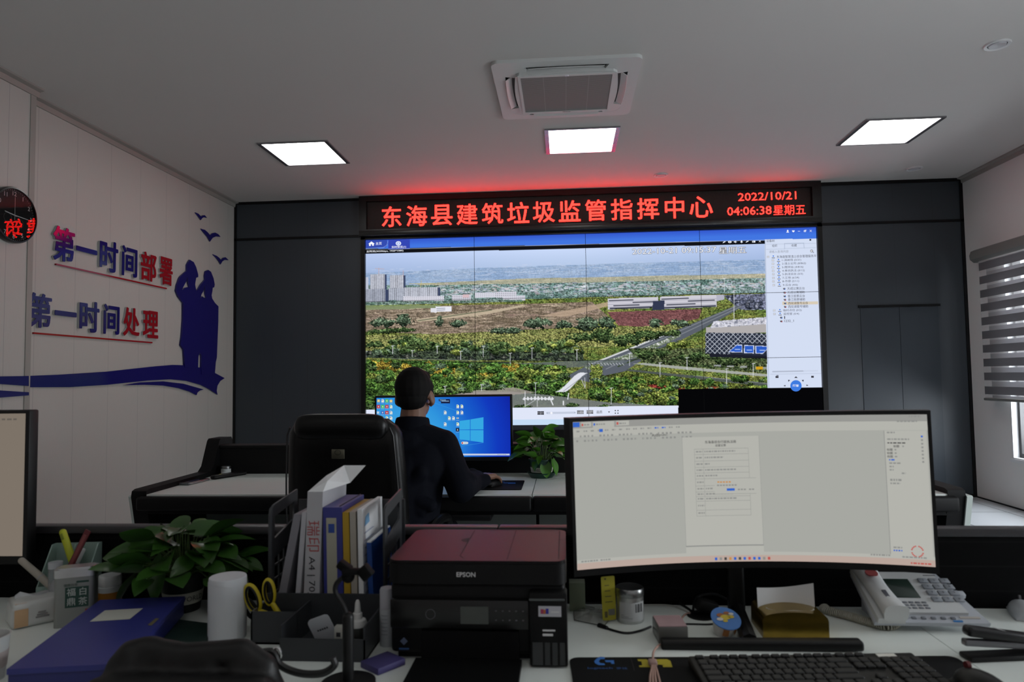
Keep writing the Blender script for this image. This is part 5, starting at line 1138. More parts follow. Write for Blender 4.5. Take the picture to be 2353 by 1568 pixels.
b.cap(SHR, 0.068, ELR, 0.058).cap(ELR, 0.060, (1.724, -4.16, 0.797), 0.045).cap(SHL, 0.066, ELL, 0.058).cap(ELL, 0.058, (1.335, -4.05, 0.79), 0.043)
rg = random.Random(11)
for p, q, n in ((SHR, ELR, 5), (ELR, WRR, 6)):
    for i in range(n):
        c = Vector(p).lerp(Vector(q), 0.3 + 0.6 * i / n); a = rg.uniform(0, 6.28); o_ = Vector((math.cos(a) * 0.030, 0.0, math.sin(a) * 0.030)); b.cap(c + o_, 0.034, c + o_ + Vector((rg.uniform(-.02, .02), rg.uniform(-.03, .03), rg.uniform(-.02, .02))), 0.030)
for i in range(8):
    c = Vector((rg.uniform(1.36, 1.55), -4.50, rg.uniform(0.62, 0.92))); b.cap(c, 0.03, c + Vector((rg.uniform(-.05, .05), 0, rg.uniform(-.08, .08))), 0.028)
jk = link('jacket', local_mesh(blob(b, 0.006, 8, 0.5), pe), JACKET, pe)
b = MB(); n = 72
for i in range(n):
    a = 2 * math.pi * i / n
    if abs(a - math.pi / 2) < 0.35: continue
    b.cap((1.470 + 0.070 * math.cos(a), -4.335 + 0.066 * math.sin(a), 1.040), 0.011, (1.472 + 0.064 * math.cos(a), -4.332 + 0.060 * math.sin(a), 1.082 - 0.010 * math.sin(a)), 0.008)
link('collar', local_mesh(blob(b, 0.004, 4), pe), JACKET, jk)
b = MB().cap((1.35, -4.40, 0.535), 0.12, (1.50, -4.40, 0.535), 0.12)
for hpj, kn, an in zip(HIPS, KN, AN): b.cap(hpj, 0.095, kn, 0.07).cap(kn, 0.068, an, 0.055)
link('trousers', local_mesh(blob(b, 0.008, 5), pe), TROUS, pe)
for an in AN:
    b = MB().cap((an[0], an[1] - 0.03, 0.045), 0.042, (an[0], an[1] + 0.13, 0.038), 0.038); b.box(an[0] - 0.045, an[1] - 0.075, 0.0, an[0] + 0.045, an[1] + 0.165, 0.018); link('shoe', local_mesh(blob(b, 0.006, 3), pe), BLACK, pe)
# ================================================================== NEAR DESK
PART_CAP = mat('partition_cap_grey', (0.045, 0.043, 0.046), 0.38, 0.3)
PART_M = seam_mat('partition_slats', (0.0018, 0.0018, 0.002), 2, 0.052, 0.006, 0.003, (0.007, 0.007, 0.007), 0.7, spec=0.08)
def partition(x0, x1, label):
    t = thing('desk_partition', label, 'desk partition', ((x0 + x1) / 2, -5.685, 0), 0, 'low desk partitions')
    WB(t).box(x0, -5.697, 0.0, x1, -5.672, 0.902).build('slatted_panel', PART_M, t); WB(t).rbox(((x0 + x1) / 2, -5.6845, 0.910), (x1 - x0 - 0.002, 0.036, 0.018), 0.004).build('top_cap', PART_CAP, t)
partition(-0.60, 1.972, 'low black slatted desk partition behind the near plant, with grey cap')
partition(1.972, 3.95, 'low black slatted desk partition behind the wide curved monitor, with grey cap')
def near_desk(x0, x1, label, right=False):
    t = thing('office_desk', label, 'desk', ((x0 + x1) / 2, -6.1, 0), 0, 'joined near desks')
    pts = [(x0, -6.62), (x1, -6.62), (x1, -5.70), (x0, -5.70)]
    if right: pts = [(x0, -6.62), (x1, -6.62)] + [(x1 - 0.06 + 0.06 * math.cos(a), -5.76 + 0.06 * math.sin(a)) for a in [math.pi / 2 * i / 8 for i in range(9)]] + [(x0, -5.70)]
    WB(t).prism(pts, 'z', DESK - 0.025, DESK).build('worktop', DESKTOP, t)
    for x in (x0 + 0.03, x1 - 0.05): WB(t).box(x, -6.58, 0, x + 0.025, -5.72, DESK - 0.025).build('side_panel', CONSOLE_W, t)
    WB(t).box(x0 + 0.06, -5.78, 0.25, x1 - 0.06, -5.76, DESK - 0.025).build('modesty_panel', CONSOLE_W, t)
near_desk(-0.30, 2.8255, 'near white desk with the printer and the wide curved monitor'); near_desk(2.8275, 3.13, 'near white desk section with rounded end under the landline phone', True)

# ---- wide curved monitor
DOC = emit('document_grey', rgb(166, 167, 161), 1.0); PAGE = emit('page_pale', rgb(178, 178, 171), 1.0); DINK = emit('document_ink', rgb(72, 72, 72), 1.0); DGREY = emit('document_grey_line', rgb(140, 141, 138), 1.0); DBLUE = emit('document_blue', rgb(52, 100, 196), 1.0); DRED = emit('document_red', rgb(186, 84, 78), 1.0); DORG = emit('document_orange', rgb(196, 140, 80), 1.0); DBAR = emit('document_taskbar', rgb(184, 164, 154), 1.0); DHEAD = emit('document_header', rgb(150, 150, 146), 1.0)
CM = [DOC, PAGE, DINK, DGREY, DBLUE, DRED, DORG, DBAR, DHEAD]
YC = -5.842                                     # depth of the two screen ends
LT_, LB_, RT_, RB_ = at(1318, 970, y=YC), at(1320, 1312, y=YC), at(2141, 953, y=YC), at(2141, 1302, y=YC)
mxc = (LT_.x + RT_.x) / 2; HWID = 0.5 * (RT_.x - LT_.x) + 0.004
ZT, ZB = (LT_.z + RT_.z) / 2, (LB_.z + RB_.z) / 2
cm_ = thing('curved_monitor', 'very wide curved monitor showing a grey document window on the near desk', 'monitor', (mxc, YC + 0.058, DESK), 0)
cm_.rotation_euler = (0, math.radians(-0.7), math.radians(0.8))
RAD = 1.15
def cv(x, z, d=0.0):
    """point on the curved face: x across, z up (world), d towards the viewer"""
    a = x / RAD; return ((RAD - d) * math.sin(a), -RAD + (RAD - d) * math.cos(a) - 0.0, z - DESK)
# the screen bends towards the viewer at both ends
def cvf(x, z, d=0.0):
    a = x / RAD; return ((RAD - d) * math.sin(a), -(RAD * (1 - math.cos(a))) - d * math.cos(a), z - DESK)
def curved_box(x0, x1, z0, z1, d0, d1, n=24):
    mb = MB(); vs = []; fs = []
    for i in range(n + 1):
        x = x0 + (x1 - x0) * i / n; vs += [cvf(x, z0, d1), cvf(x, z1, d1), cvf(x, z1, d0), cvf(x, z0, d0)]
    for i in range(n): fs += [(4 * i + k3, 4 * i + 4 + k3, 4 * i + 4 + (k3 + 1) % 4, 4 * i + (k3 + 1) % 4) for k3 in range(4)]
    fs += [(3, 2, 1, 0), tuple(4 * n + i for i in range(4))]; mb.add(vs, [f[::-1] for f in fs]); return mb
curved_box(-HWID - 0.007, HWID + 0.007, ZB - 0.014, ZT + 0.008, -0.035, 0.002).build('housing', BLACK, cm_)
m = MB(); vs = []; fs = []; n = 150
for i in range(n + 1):
    x = -HWID + 2 * HWID * i / n; vs += [cvf(x, ZB, 0.0026), cvf(x, ZT, 0.0026)]
for i in range(n): fs.append((2 * i, 2 * i + 2, 2 * i + 3, 2 * i + 1))
m.add(vs, fs); m.build('screen', DOC, cm_)
doc = MB()
dlayer = [0.0030]
def dq(s0, t0, s1, t1, m_, d=0):
    """rectangle on the screen; s across 0..1, t down 0..1"""
    if m_ in (0, 1, 7, 8): dlayer[0] += 1e-4; d = dlayer[0]
    else: d = dlayer[0] + 5e-5
    n = max(1, int((s1 - s0) * 150)); vs = []
    for i in range(n + 1):
        x = -HWID + 2 * HWID * (s0 + (s1 - s0) * i / n); vs += [cvf(x, ZT - (ZT - ZB) * t1, d), cvf(x, ZT - (ZT - ZB) * t0, d)]
    doc.add(vs, [(2 * i, 2 * i + 2, 2 * i + 3, 2 * i + 1) for i in range(n)], m_)
def dt(body, s, t, h, m_, d=0, align='CENTER', bold=0.0):
    d = dlayer[0] + 5e-5; bold = min(bold, 0.012)
    me = text_mesh(body, h=h * (ZT - ZB), align=align, bold=bold)
    x0 = -HWID + 2 * HWID * s; z0 = ZT - (ZT - ZB) * t
    doc.add([cvf(x0 + v.co.x, z0 + v.co.y, d) for v in me.vertices], [tuple(p.vertices) for p in me.polygons], m_); bpy.data.meshes.remove(me)
def dashes(s, t, total, seed, m_=3, h=0.010):
    r_ = random.Random(seed); x = s
    while x < s + total:
        w = r_.uniform(0.003, 0.010); dq(x, t - h / 2, min(x + w, s + total), t + h / 2, m_); x += w + 0.0022
dq(0, 0, 1, 0.045, 8); dq(0, 0.045, 1, 0.105, 1); dq(0.0, 0.003, 0.02, 0.036, 4); dq(0.025, 0.004, 0.055, 0.036, 1); dq(0.060, 0.004, 0.125, 0.045, 1); dq(0.131, 0.004, 0.17, 0.036, 1)
dq(0.026, 0.014, 0.031, 0.03, 5); dq(0.062, 0.014, 0.067, 0.03, 4); dq(0.132, 0.012, 0.138, 0.03, 5)
for s_, w in ((0.033, 0.016), (0.069, 0.028), (0.14, 0.02)): dashes(s_, 0.022, w, int(s_ * 1000), 3)
for i in range(15): dashes(0.01 + i * 0.0215, 0.066 - i * .0004, 0.011, i, 4 if i in (12, 11) else 3)
dq(0.079, 0.055, 0.090, 0.076, 4)
for r_ in range(2):
    for i in range(30):
        if (i * 7 + r_ * 3) % 5: dashes(0.008 + i * 0.0118, 0.10 + r_ * 0.032, 0.0065, i + 40 * r_, 3, 0.013)
dt('AaBb', 0.250, 0.112, 0.020, 2); dt('AaBbC', 0.274, 0.112, 0.013, 2)
dashes(0.955, 0.012, 0.03, 91, 3); dashes(0.925, 0.045, 0.05, 92, 3)
dq(0.327, 0.135, 0.552, 0.885, 1, 0.0030); dq(0.327, 0.135, 0.3278, 0.955, 3); dq(0.5512, 0.135, 0.552, 0.955, 3); dq(0.327, 0.885, 0.552, 0.893, 3); dq(0.327, 0.893, 0.552, 0.955, 1, 0.0030)
dt('东海县综合行政执法局', 0.440, 0.172, 0.021, 2, bold=0.02); dt('巡查记录', 0.440, 0.196, 0.018, 2, bold=0.02); dt('东海县综合行政执法局', 0.440, 0.945, 0.020, 2, bold=0.02)
rowt = [0.218, 0.256, 0.302, 0.345, 0.385, 0.425, 0.474, 0.515, 0.548, 0.580, 0.642, 0.682]
for i, t_ in enumerate(rowt):
    dq(0.362, t_, 0.520, t_ + 0.0022, 3)
    if i < len(rowt) - 1:
        tc_ = (t_ + rowt[i + 1]) / 2; dashes(0.367, tc_, 0.019, 300 + i, 3)
        if i not in (5, 9, 10): dashes(0.392, tc_, (0.09, 0.055, 0.014, 0.09, 0.035, 0, 0.02, 0.08, 0.09, 0, 0)[i], 200 + i, 3)
for s_ in (0.362, 0.388, 0.5193): dq(s_, 0.218, s_ + 0.0008, 0.683, 3)
dq(0.418, 0.425, 0.538, 0.535, 1, 0.0055); dq(0.418, 0.425, 0.538, 0.4272, 3, 0.006); dq(0.418, 0.5328, 0.538, 0.535, 3, 0.006)
dq(0.4265, 0.446, 0.432, 0.456, 6, 0.006); 
for a_, b_, c_, h_ in ((0.434, 0.452, 0.034, 6), (0.425, 0.474, 0.058, 3), (0.485, 0.505, 0.018, 3), (0.517, 0.505, 0.010, 3)):
    x = a_
    while x < a_ + c_: dq(x, b_ - 0.005, x + 0.006, b_ + 0.005, h_, 0.006); x += 0.0085
dq(0.453, 0.496, 0.476, 0.513, 4, 0.006)
dq(0.892, 0.108, 0.996, 0.935, 1, 0.0030); dq(0.890, 0.108, 0.8915, 0.93, 3); dashes(0.898, 0.12, 0.02, 401); dashes(0.898, 0.165, 0.055, 402, 3); dashes(0.898, 0.19, 0.045, 403, 2, 0.008)
for i, t_ in enumerate((0.212, 0.235, 0.258, 0.281)): dt('标题', 0.920 if i == 0 else 0.903, t_, 0.017, 2, bold=0.03); dashes(0.935 if i == 0 else 0.915, t_, 0.006, 410 + i)
dashes(0.9, 0.303, 0.014, 420, 4); dashes(0.9, 0.325, 0.03, 421); dashes(0.9, 0.348, 0.012, 422); dashes(0.9, 0.37, 0.01, 423); dashes(0.93, 0.392, 0.01, 424); dashes(0.9, 0.437, 0.03, 425, 3, 0.014); dashes(0.9, 0.46, 0.025, 426)
for i in range(8): dq(0.982, 0.14 + i * 0.024, 0.987, 0.152 + i * 0.024, 4 if i == 0 else 3)
dq(0, 0.935, 1, 0.957, 1); dq(0, 0.957, 1, 1.0, 7)
dashes(0.012, 0.946, 0.05, 501); dashes(0.07, 0.946, 0.03, 502); dashes(0.84, 0.94, 0.05, 503); dashes(0.92, 0.945, 0.06, 504); dashes(0.94, 0.983, 0.05, 505, 5)
for i, c_ in enumerate((4, 3, 2, 6, 4, 2, 4, 5, 4, 4, 3, 5)): dq(0.41 + i * 0.0138, 0.970, 0.417 + i * 0.0138, 0.989, c_)
dashes(0.899, 0.885, 0.022, 510); dashes(0.899, 0.905, 0.022, 511, 4); cx_, cz_ = 0.958, 0.905
for i in range(20):
    if i % 5: a = 2 * math.pi * i / 20; dq(cx_ + 0.014 * math.cos(a) - 0.002, cz_ + 0.035 * math.sin(a) - 0.004, cx_ + 0.014 * math.cos(a) + 0.002, cz_ + 0.035 * math.sin(a) + 0.004, 5)
doc.build('document_window', CM, cm_, 0)
sx_ = at(1697, 1415, y=-5.752).x - mxc
m = MB(); m.rbox((sx_, 0.045, 0.10), (0.036, 0.022, 0.20), 0.008, 3); m.rbox((sx_, 0.045, 0.23), (0.10, 0.025, 0.10), 0.008); m.build('stand_column', BLACK, cm_)
p = at(1750, 1477, z=DESK + 0.008); q0 = at(1520, 1484, z=DESK + 0.008); q1 = at(1975, 1480, z=DESK + 0.008)
m = WB(cm_); m.rbox(((q0.x + q1.x) / 2, (q0.y + q1.y) / 2, DESK + 0.009), (q1.x - q0.x, 0.026, 0.018), 0.005, 3); m.build('stand_foot_bar', BLACK, cm_)
m = WB(cm_); a0 = Vector((mxc + sx_, YC + 0.10, DESK + 0.007)); a1 = Vector((p.x - 0.02, p.y + 0.004, DESK + 0.007)); m.tube([a0, a1], 0.016, 8); m.build('stand_arm', BLACK, cm_)

# ---- monitor at the left edge
lm = thing('computer_monitor', 'dark-edged monitor cut off at the left edge, on the near desk', 'monitor', (0.622, -5.775, DESK), math.radians(1.5))
MB().rbox((0, 0.014, 0.272), (0.552, 0.030, 0.352), 0.004).build('housing', BLACK, lm)
LS_E = emit('left_screen_grey', rgb(124, 114, 103), 1.0); LS_T = emit('left_screen_text', rgb(96, 90, 84), 1.0)
MB().box(-0.268, -0.0022, 0.116, 0.266, -0.0012, 0.440).build('screen', LS_E, lm, 0)
tx = Text()
for i in range(12):
    r_ = random.Random(i); x = 0.10
    while x < 0.24: w = r_.uniform(0.004, 0.012); tx.mb.poly([(x, -0.0026, 0.425 - i * 0.001), (x + w, -0.0026, 0.425), (x + w, -0.0026, 0.429), (x, -0.0026, 0.429)]) if i == 0 else None; x += w + 0.004
tx.mb.build('screen_text', LS_T, lm, 0)
m = MB(); m.box(-0.03, 0.02, 0.0, 0.03, 0.045, 0.2); m.rbox((0, 0.0, 0.006), (0.24, 0.13, 0.012), 0.004); m.build('stand', BLACK, lm)

# ---- printer
pr_ = thing('printer', 'black ink tank printer with flat scanner lid on the near desk', 'printer', (1.9645, -5.905, DESK))
PRB = mat('printer_black', (0.004, 0.004, 0.0042), 0.5, spec=0.2); PRL = mat('printer_lid', (0.009, 0.008, 0.0085), 0.34, spec=0.13, bump=0.06, nscale=900); PRG = mat('printer_print_grey', (0.65, 0.65, 0.65), 0.5)
PW, PD = 0.322, 0.255; hx, hy = PW / 2, PD / 2
MB().rbox((0, 0.004, 0.0765), (PW - 0.006, PD - 0.012, 0.125), 0.008, 3).box(-hx + 0.012, -hy + 0.03, 0.0, hx - 0.004, hy - 0.01, 0.02).build('body', PRB, pr_)
MB().plate((0, 0, 0.1575), PW, PD, 0.036, 0.022, 'z').build('scanner_unit', PRB, pr_)
ld = MB().plate((0, 0, 0.1785), PW - 0.001, PD - 0.001, 0.005, 0.022, 'z').build('scanner_lid', PRL, pr_)
m = MB(); zt_ = 0.1812
def groove(a, b, w=0.0011):
    a = Vector((*a, zt_)); b = Vector((*b, zt_)); d = (b - a).normalized(); s_ = Vector((-d.y, d.x, 0)) * w; m.poly([a + s_, a - s_, b - s_, b + s_])
groove((-0.034, 0.118), (-0.034, 0.04)); groove((-0.034, 0.02), (-0.034, -0.095)); groove((-0.034, -0.095), (-0.024, -0.108)); groove((0.055, 0.122), (0.055, -0.118)); groove((0.1475, 0.115), (0.1475, -0.112)); groove((-0.02, 0.1205), (0.147, 0.1205)); groove((0.1475, 0.035), (0.161, 0.035))
m.poly([(-0.034 + 0.020 * math.cos(a) * 0.8, 0.030 + 0.017 * math.sin(a), zt_) for a in [math.pi / 2 + math.pi * i / 10 for i in range(11)]]); m.build('lid_grooves', INK, ld, 0)
def pbasis(x, z, y=-hy): return Matrix(((1, 0, 0, x), (0, 0, -1, y), (0, 1, 0, z), (0, 0, 0, 1)))
tx = Text(); tx.put(text_mesh('EPSON', w=0.034, bold=0.02), pbasis(-0.018, 0.157, -hy - 0.0006)); tx.mb.build('maker_name', PRG, pr_, 0)
cp = MB().rbox((-0.03, -hy + 0.004, 0.0875), (0.252, 0.016, 0.052), 0.004).build('control_panel', mat('panel_gloss', (0.006, 0.006, 0.006), 0.25, spec=0.4), pr_)
MB().box(-0.028, -hy - 0.0046, 0.072, 0.022, -hy - 0.0042, 0.102).build('display', mat('lcd_grey', (0.055, 0.062, 0.055), 0.3), cp)
m = MB(); m.tube([(-0.082 + 0.0085 * math.cos(a), -hy - 0.0046, 0.088 + 0.0085 * math.sin(a)) for a in [2 * math.pi * i / 20 for i in range(20)]], 0.0006, 4, closed=True)
for i in range(5):
    for j in range(2): m.box(0.034 + i * 0.012, -hy - 0.0046, 0.078 + j * 0.016, 0.037 + i * 0.012, -hy - 0.0042, 0.080 + j * 0.016)
m.build('buttons', mat('button_marks', (0.10, 0.10, 0.11), 0.5), cp, 0)
MB().box(-0.10, -hy - 0.001, 0.0, 0.075, -hy + 0.02, 0.058).build('paper_slot', BLACK_MATT, pr_); MB().box(-0.11, -hy - 0.10, 0.0, 0.08, -hy, 0.010).build('output_tray', PRB, pr_)
it = MB().rbox((0.128, -hy + 0.006, 0.066), (0.067, 0.036, 0.128), 0.004).build('ink_tank_unit', PRB, pr_)
yf = -hy - 0.0126
MB().rbox((0.126, yf, 0.118), (0.062, 0.002, 0.004), 0.0009).build('chrome_strip', mat('strip_satin', (0.10, 0.11, 0.11), 0.35, 0.5), it)
MB().box(0.111, yf - 0.0004, 0.089, 0.151, yf + 0.001, 0.107).build('sticker', mat('sticker_white', (0.5, 0.5, 0.54), 0.5), it)
m = MB(); m.box(0.115, yf - 0.0008, 0.094, 0.120, yf - 0.0004, 0.102, 0); m.box(0.120, yf - 0.0008, 0.094, 0.124, yf - 0.0004, 0.101, 1); m.box(0.124, yf - 0.0008, 0.094, 0.129, yf - 0.0004, 0.103, 2); m.box(0.133, yf - 0.0008, 0.096, 0.147, yf - 0.0004, 0.098, 3); m.box(0.118, yf - 0.0008, 0.064, 0.140, yf - 0.0004, 0.067, 3); m.box(0.118, yf - 0.0008, 0.056, 0.136, yf - 0.0004, 0.060, 3)
m.build('sticker_print', [mat('pr_mag', (0.35, 0.02, 0.10), 0.5), mat('pr_org', (0.45, 0.12, 0.02), 0.5), mat('pr_blu', (0.03, 0.03, 0.35), 0.5), PRG], it, 0)
for i, (x, w) in enumerate(((0.109, 0.018), (0.126, 0.009), (0.139, 0.009), (0.152, 0.009))): MB().box(x - w / 2, yf - 0.0005, 0.006, x + w / 2, yf + 0.001, 0.045).build('ink_window', mat('ink_window', (0.022, 0.024, 0.026), 0.25), it)
m = MB(); q = [(-0.131, 0.046), (-0.124, 0.039), (-0.131, 0.032), (-0.138, 0.039)]; m.poly([(a, -hy + 0.0095 - 0.011, b) for a, b in q]); m.box(-0.140, -hy - 0.0016, 0.024, -0.122, -hy - 0.001, 0.027, 1)
m.build('side_sticker', [mat('stk_pale', (0.06, 0.08, 0.14), 0.5), mat('stk_blue', (0.01, 0.05, 0.16), 0.5)], pr_, 0)

# ---- file rack with its files
RX0, RX1, RY0, RY1 = 1.515, 1.762, -5.885, -5.715
rk = thing('file_rack', 'black plastic desk rack holding folders, with open trays in front', 'file rack', ((RX0 + RX1) / 2, -5.86, DESK))
m = WB(rk); m.box(RX0, RY0, DESK, RX1, RY1, DESK + 0.010); m.build('base', RACK, rk)
def end_frame(x):
    m = WB(rk); a0, a1, z0, z1 = RY0, RY0 + 0.145, DESK + 0.01, 1.000
    curve = [[(a0, z0), (a1, z0), (a1, z1 + 0.012), (a0 + 0.02, z1), (a0 + 0.004, z1 - 0.006), (a0, z1 - 0.02)], [(a0 + 0.022, z1 - 0.07), (a1 - 0.02, z1 - 0.05), (a1 - 0.02, z1 - 0.012), (a0 + 0.022, z1 - 0.025)],
             [(a0 + 0.022, z0 + 0.03), (a1 - 0.02, z0 + 0.03), (a1 - 0.02, z1 - 0.09), (a0 + 0.022, z1 - 0.11)]]
    me = curve_mesh(curve, extrude=0.0022); me.transform(wall_basis(0, 0, x)); o = link('end_frame', local_mesh(me, rk), RACK, rk)
    mm = WB(rk)
    for i in range(1, 4): y = a0 + 0.022 + (a1 - a0 - 0.042) * i / 4; mm.box(x - 0.0015, y - 0.002, z0 + 0.03, x + 0.0015, y + 0.002, z1 - 0.10)
    for i in range(1, 4): z = z0 + 0.03 + 0.028 * i; mm.box(x - 0.0014, a0 + 0.022, z - 0.002, x + 0.0014, a1 - 0.02, z + 0.002)
    mm.build('lattice', RACK, o)
end_frame(RX0 + 0.004); end_frame(RX1 - 0.004)
m = WB(rk); m.box(RX0, RY1 - 0.003, DESK, RX1, RY1, 0.985); m.build('back_panel', RACK, rk)
m = WB(rk); m.box(RX0, RY0 - 0.002, DESK, RX1, RY0 + 0.002, DESK + 0.075)
m.box(RX0, -5.958, DESK, RX0 + 0.092, -5.955, DESK + 0.062).box(RX0, -5.958, DESK, RX0 + 0.003, RY0, DESK + 0.062).box(RX0 + 0.089, -6.03, DESK, RX0 + 0.092, RY0, DESK + 0.062)
m.box(RX0 + 0.089, -6.033, DESK, RX1, -6.03, DESK + 0.040).box(RX1 - 0.003, -6.033, DESK, RX1, RY0, DESK + 0.062).box(RX0, -5.958, DESK, RX0 + 0.092, RY0, DESK + 0.004).box(RX0 + 0.089, -6.03, DESK, RX1, RY0, DESK + 0.004)
m.build('front_trays', RACK, rk)
FY0, FY1 = RY0 + 0.004, RY1 - 0.012
def leaning(name, label, cat, x, w, d0, h, lean, mats, extra=None, y0=FY0, y1=FY1, parts=None, group='files in the black rack'):
    """upright item; x: left foot, w thickness, lean: top offset in x"""
    t = thing(name, label, cat, (x + w / 2, (y0 + y1) / 2, DESK + 0.011), 0, group); z = h; yy = (y1 - y0) / 2
    sh = lambda b: b
    def slab(x0, x1, ya, yb, za, zb):
        m = MB(); s0, s1 = lean * za / h, lean * zb / h
        v = [(x0 + s0, ya, za), (x1 + s0, ya, za), (x1 + s0, yb, za), (x0 + s0, yb, za), (x0 + s1, ya, zb), (x1 + s1, ya, zb), (x1 + s1, yb, zb), (x0 + s1, yb, zb)]
        return m.add(v, [(3, 2, 1, 0), (4, 5, 6, 7), (0, 1, 5, 4), (1, 2, 6, 5), (2, 3, 7, 6), (3, 0, 4, 7)])
    slab(-w / 2, w / 2, -yy, yy, 0, h).build('cover' if parts else 'body', mats, t)
    if extra: extra(t, slab, w, yy, h, lean)
    return t
GREY_F = mat('folder_grey', (0.20, 0.195, 0.22), 0.55); WHITE_F = mat('folder_white', (0.42, 0.42, 0.45), 0.55)
leaning('folder', 'grey folder slanting steeply at the left of the file rack', 'folder', 1.525, 0.016, 0, 0.222, 0.044, GREY_F)
leaning('folder', 'thin white folder between slanted grey folder and paper ream', 'folder', 1.568, 0.010, 0, 0.226, 0.018, WHITE_F)
REAM = mat('ream_wrap', (0.42, 0.42, 0.44), 0.5, noise=0.06, nscale=25); RED_P = mat('ream_red_print', (0.36, 0.07, 0.07), 0.6)
def lean_basis(x, z, y, lean, h, vertical=False):
    k3 = lean / h
    if vertical: return Matrix(((0, 1, 0, x + k3 * z), (0, 0, -1, y), (-1, 0, 0, z), (0, 0, 0, 1)))
    return Matrix(((1, k3, 0, x + k3 * z), (0, 0, -1, y), (0, 1, 0, z), (0, 0, 0, 1)))
def ream_x(t, slab, w, yy, h, lean):
    tx = Text(); tx.put(text_mesh('瑞印', w=0.062, h=0.027), lean_basis(0.0, 0.178, -yy - 0.0006, lean, h, True), 0)
    tx.put(text_mesh('A4 | 70g', w=0.082, h=0.017), lean_basis(-0.002, 0.096, -yy - 0.0006, lean, h, True), 1); tx.mb.build('spine_print', [RED_P, INK], t, 0)
    m = MB(); L2 = lean
    v = [(-w / 2 + L2, -yy, h), (w / 2 + L2, -yy, h), (w / 2 + L2 + 0.028, yy * 0.2, h + 0.004), (w / 2 + L2 + 0.045, yy, h + 0.034), (L2 + 0.010, yy, h + 0.034), (-w / 2 + L2 + 0.012, 0, h + 0.022), (w * 0.25 + L2 + 0.004, -yy * 0.5, h + 0.016)]
    m.add(v, [(0, 1, 6), (1, 2, 6), (2, 3, 4, 6), (6, 4, 5), (0, 6, 5)]); m.build('torn_wrapper', WHITE_PAPER, t, 0)
leaning('paper_ream', 'white wrapped ream of A4 paper with red lettering on its spine', 'paper ream', 1.588, 0.032, 0, 0.268, 0.010, REAM, ream_x)
def blue_x(t, slab, w, yy, h, lean):
    m = MB(); k3 = lean / h
    v = [(-w * 0.33 + k3 * 0.02, -yy - 0.0008, 0.02), (w * 0.20 + k3 * 0.02, -yy - 0.0008, 0.02), (w * 0.20 + k3 * 0.215, -yy - 0.0008, 0.215), (-w * 0.33 + k3 * 0.215, -yy - 0.0008, 0.215)]; m.poly(v); m.build('spine_label', mat('spine_cream', (0.36, 0.35, 0.28), 0.6), t, 0)
    m = MB(); v = [(-w * 0.22 + k3 * 0.185, -yy - 0.0014, 0.185), (w * 0.10 + k3 * 0.185, -yy - 0.0014, 0.185), (w * 0.10 + k3 * 0.203, -yy - 0.0014, 0.203), (-w * 0.22 + k3 * 0.203, -yy - 0.0014, 0.203)]; m.poly(v); m.build('label_mark', mat('label_blue', (0.02, 0.06, 0.28), 0.5), t, 0)
    slab(w / 2 - 0.009, w / 2 - 0.0075, -yy + 0.01, yy + 0.002, h - 0.001, h + 0.0015).build('cover_edge', INK, t)
leaning('ring_binder', 'blue ring binder with cream spine label standing in the file rack', 'binder', 1.634, 0.040, 0, 0.236, -0.004, FOLDER_BLUE, blue_x)
leaning('folder', 'yellow folder right of the blue ring binder in the rack', 'folder', 1.676, 0.013, 0, 0.226, -0.005, mat('folder_yellow', (0.40, 0.25, 0.012), 0.5))
leaning('folder', 'beige folder between the yellow folder and loose printed papers', 'folder', 1.691, 0.012, 0, 0.227, -0.005, mat('folder_beige', (0.36, 0.33, 0.28), 0.6))
def paper_x(t, slab, w, yy, h, lean):
    m = MB(); rg = random.Random(4); yv = -yy - 0.0008
    for i in range(9):
        z = 0.06 + i * 0.015; m.poly([(w / 2 + 0.0006 + lean * z / h, -yy + 0.01, z), (w / 2 + 0.0006 + lean * z / h, -yy + 0.02 + rg.uniform(0.03, 0.08), z), (w / 2 + 0.0006 + lean * z / h, -yy + 0.02 + 0.05, z + 0.003), (w / 2 + 0.0006 + lean * z / h, -yy + 0.01, z + 0.003)])
    x = w / 2 + 0.0007 + lean * 0.20 / h; m.poly([(x, -yy + 0.012, 0.195), (x, -yy + 0.05, 0.198), (x, -yy + 0.045, 0.218), (x, -yy + 0.02, 0.214)], 1); m.build('print', [mat('print_faint', (0.36, 0.40, 0.50), 0.7), mat('print_sky', (0.18, 0.38, 0.60), 0.6)], t, 0)
leaning('document_stack', 'loose white papers with faint blue print near the rack end', 'papers', 1.706, 0.010, 0, 0.232, -0.004, WHITE_PAPER, paper_x)
leaning('booklet', 'low bright blue booklet at the right end of the file rack', 'booklet', 1.727, 0.010, 0, 0.165, -0.006, mat('booklet_blue', (0.008, 0.05, 0.24), 0.4), lambda t, slab, w, yy, h, lean: slab(-w / 2 + 0.001, w / 2 - 0.001, -yy + 0.001, yy, h, h + 0.0025).build('page_edge', WHITE_PAPER, t), y0=FY0 + 0.0)
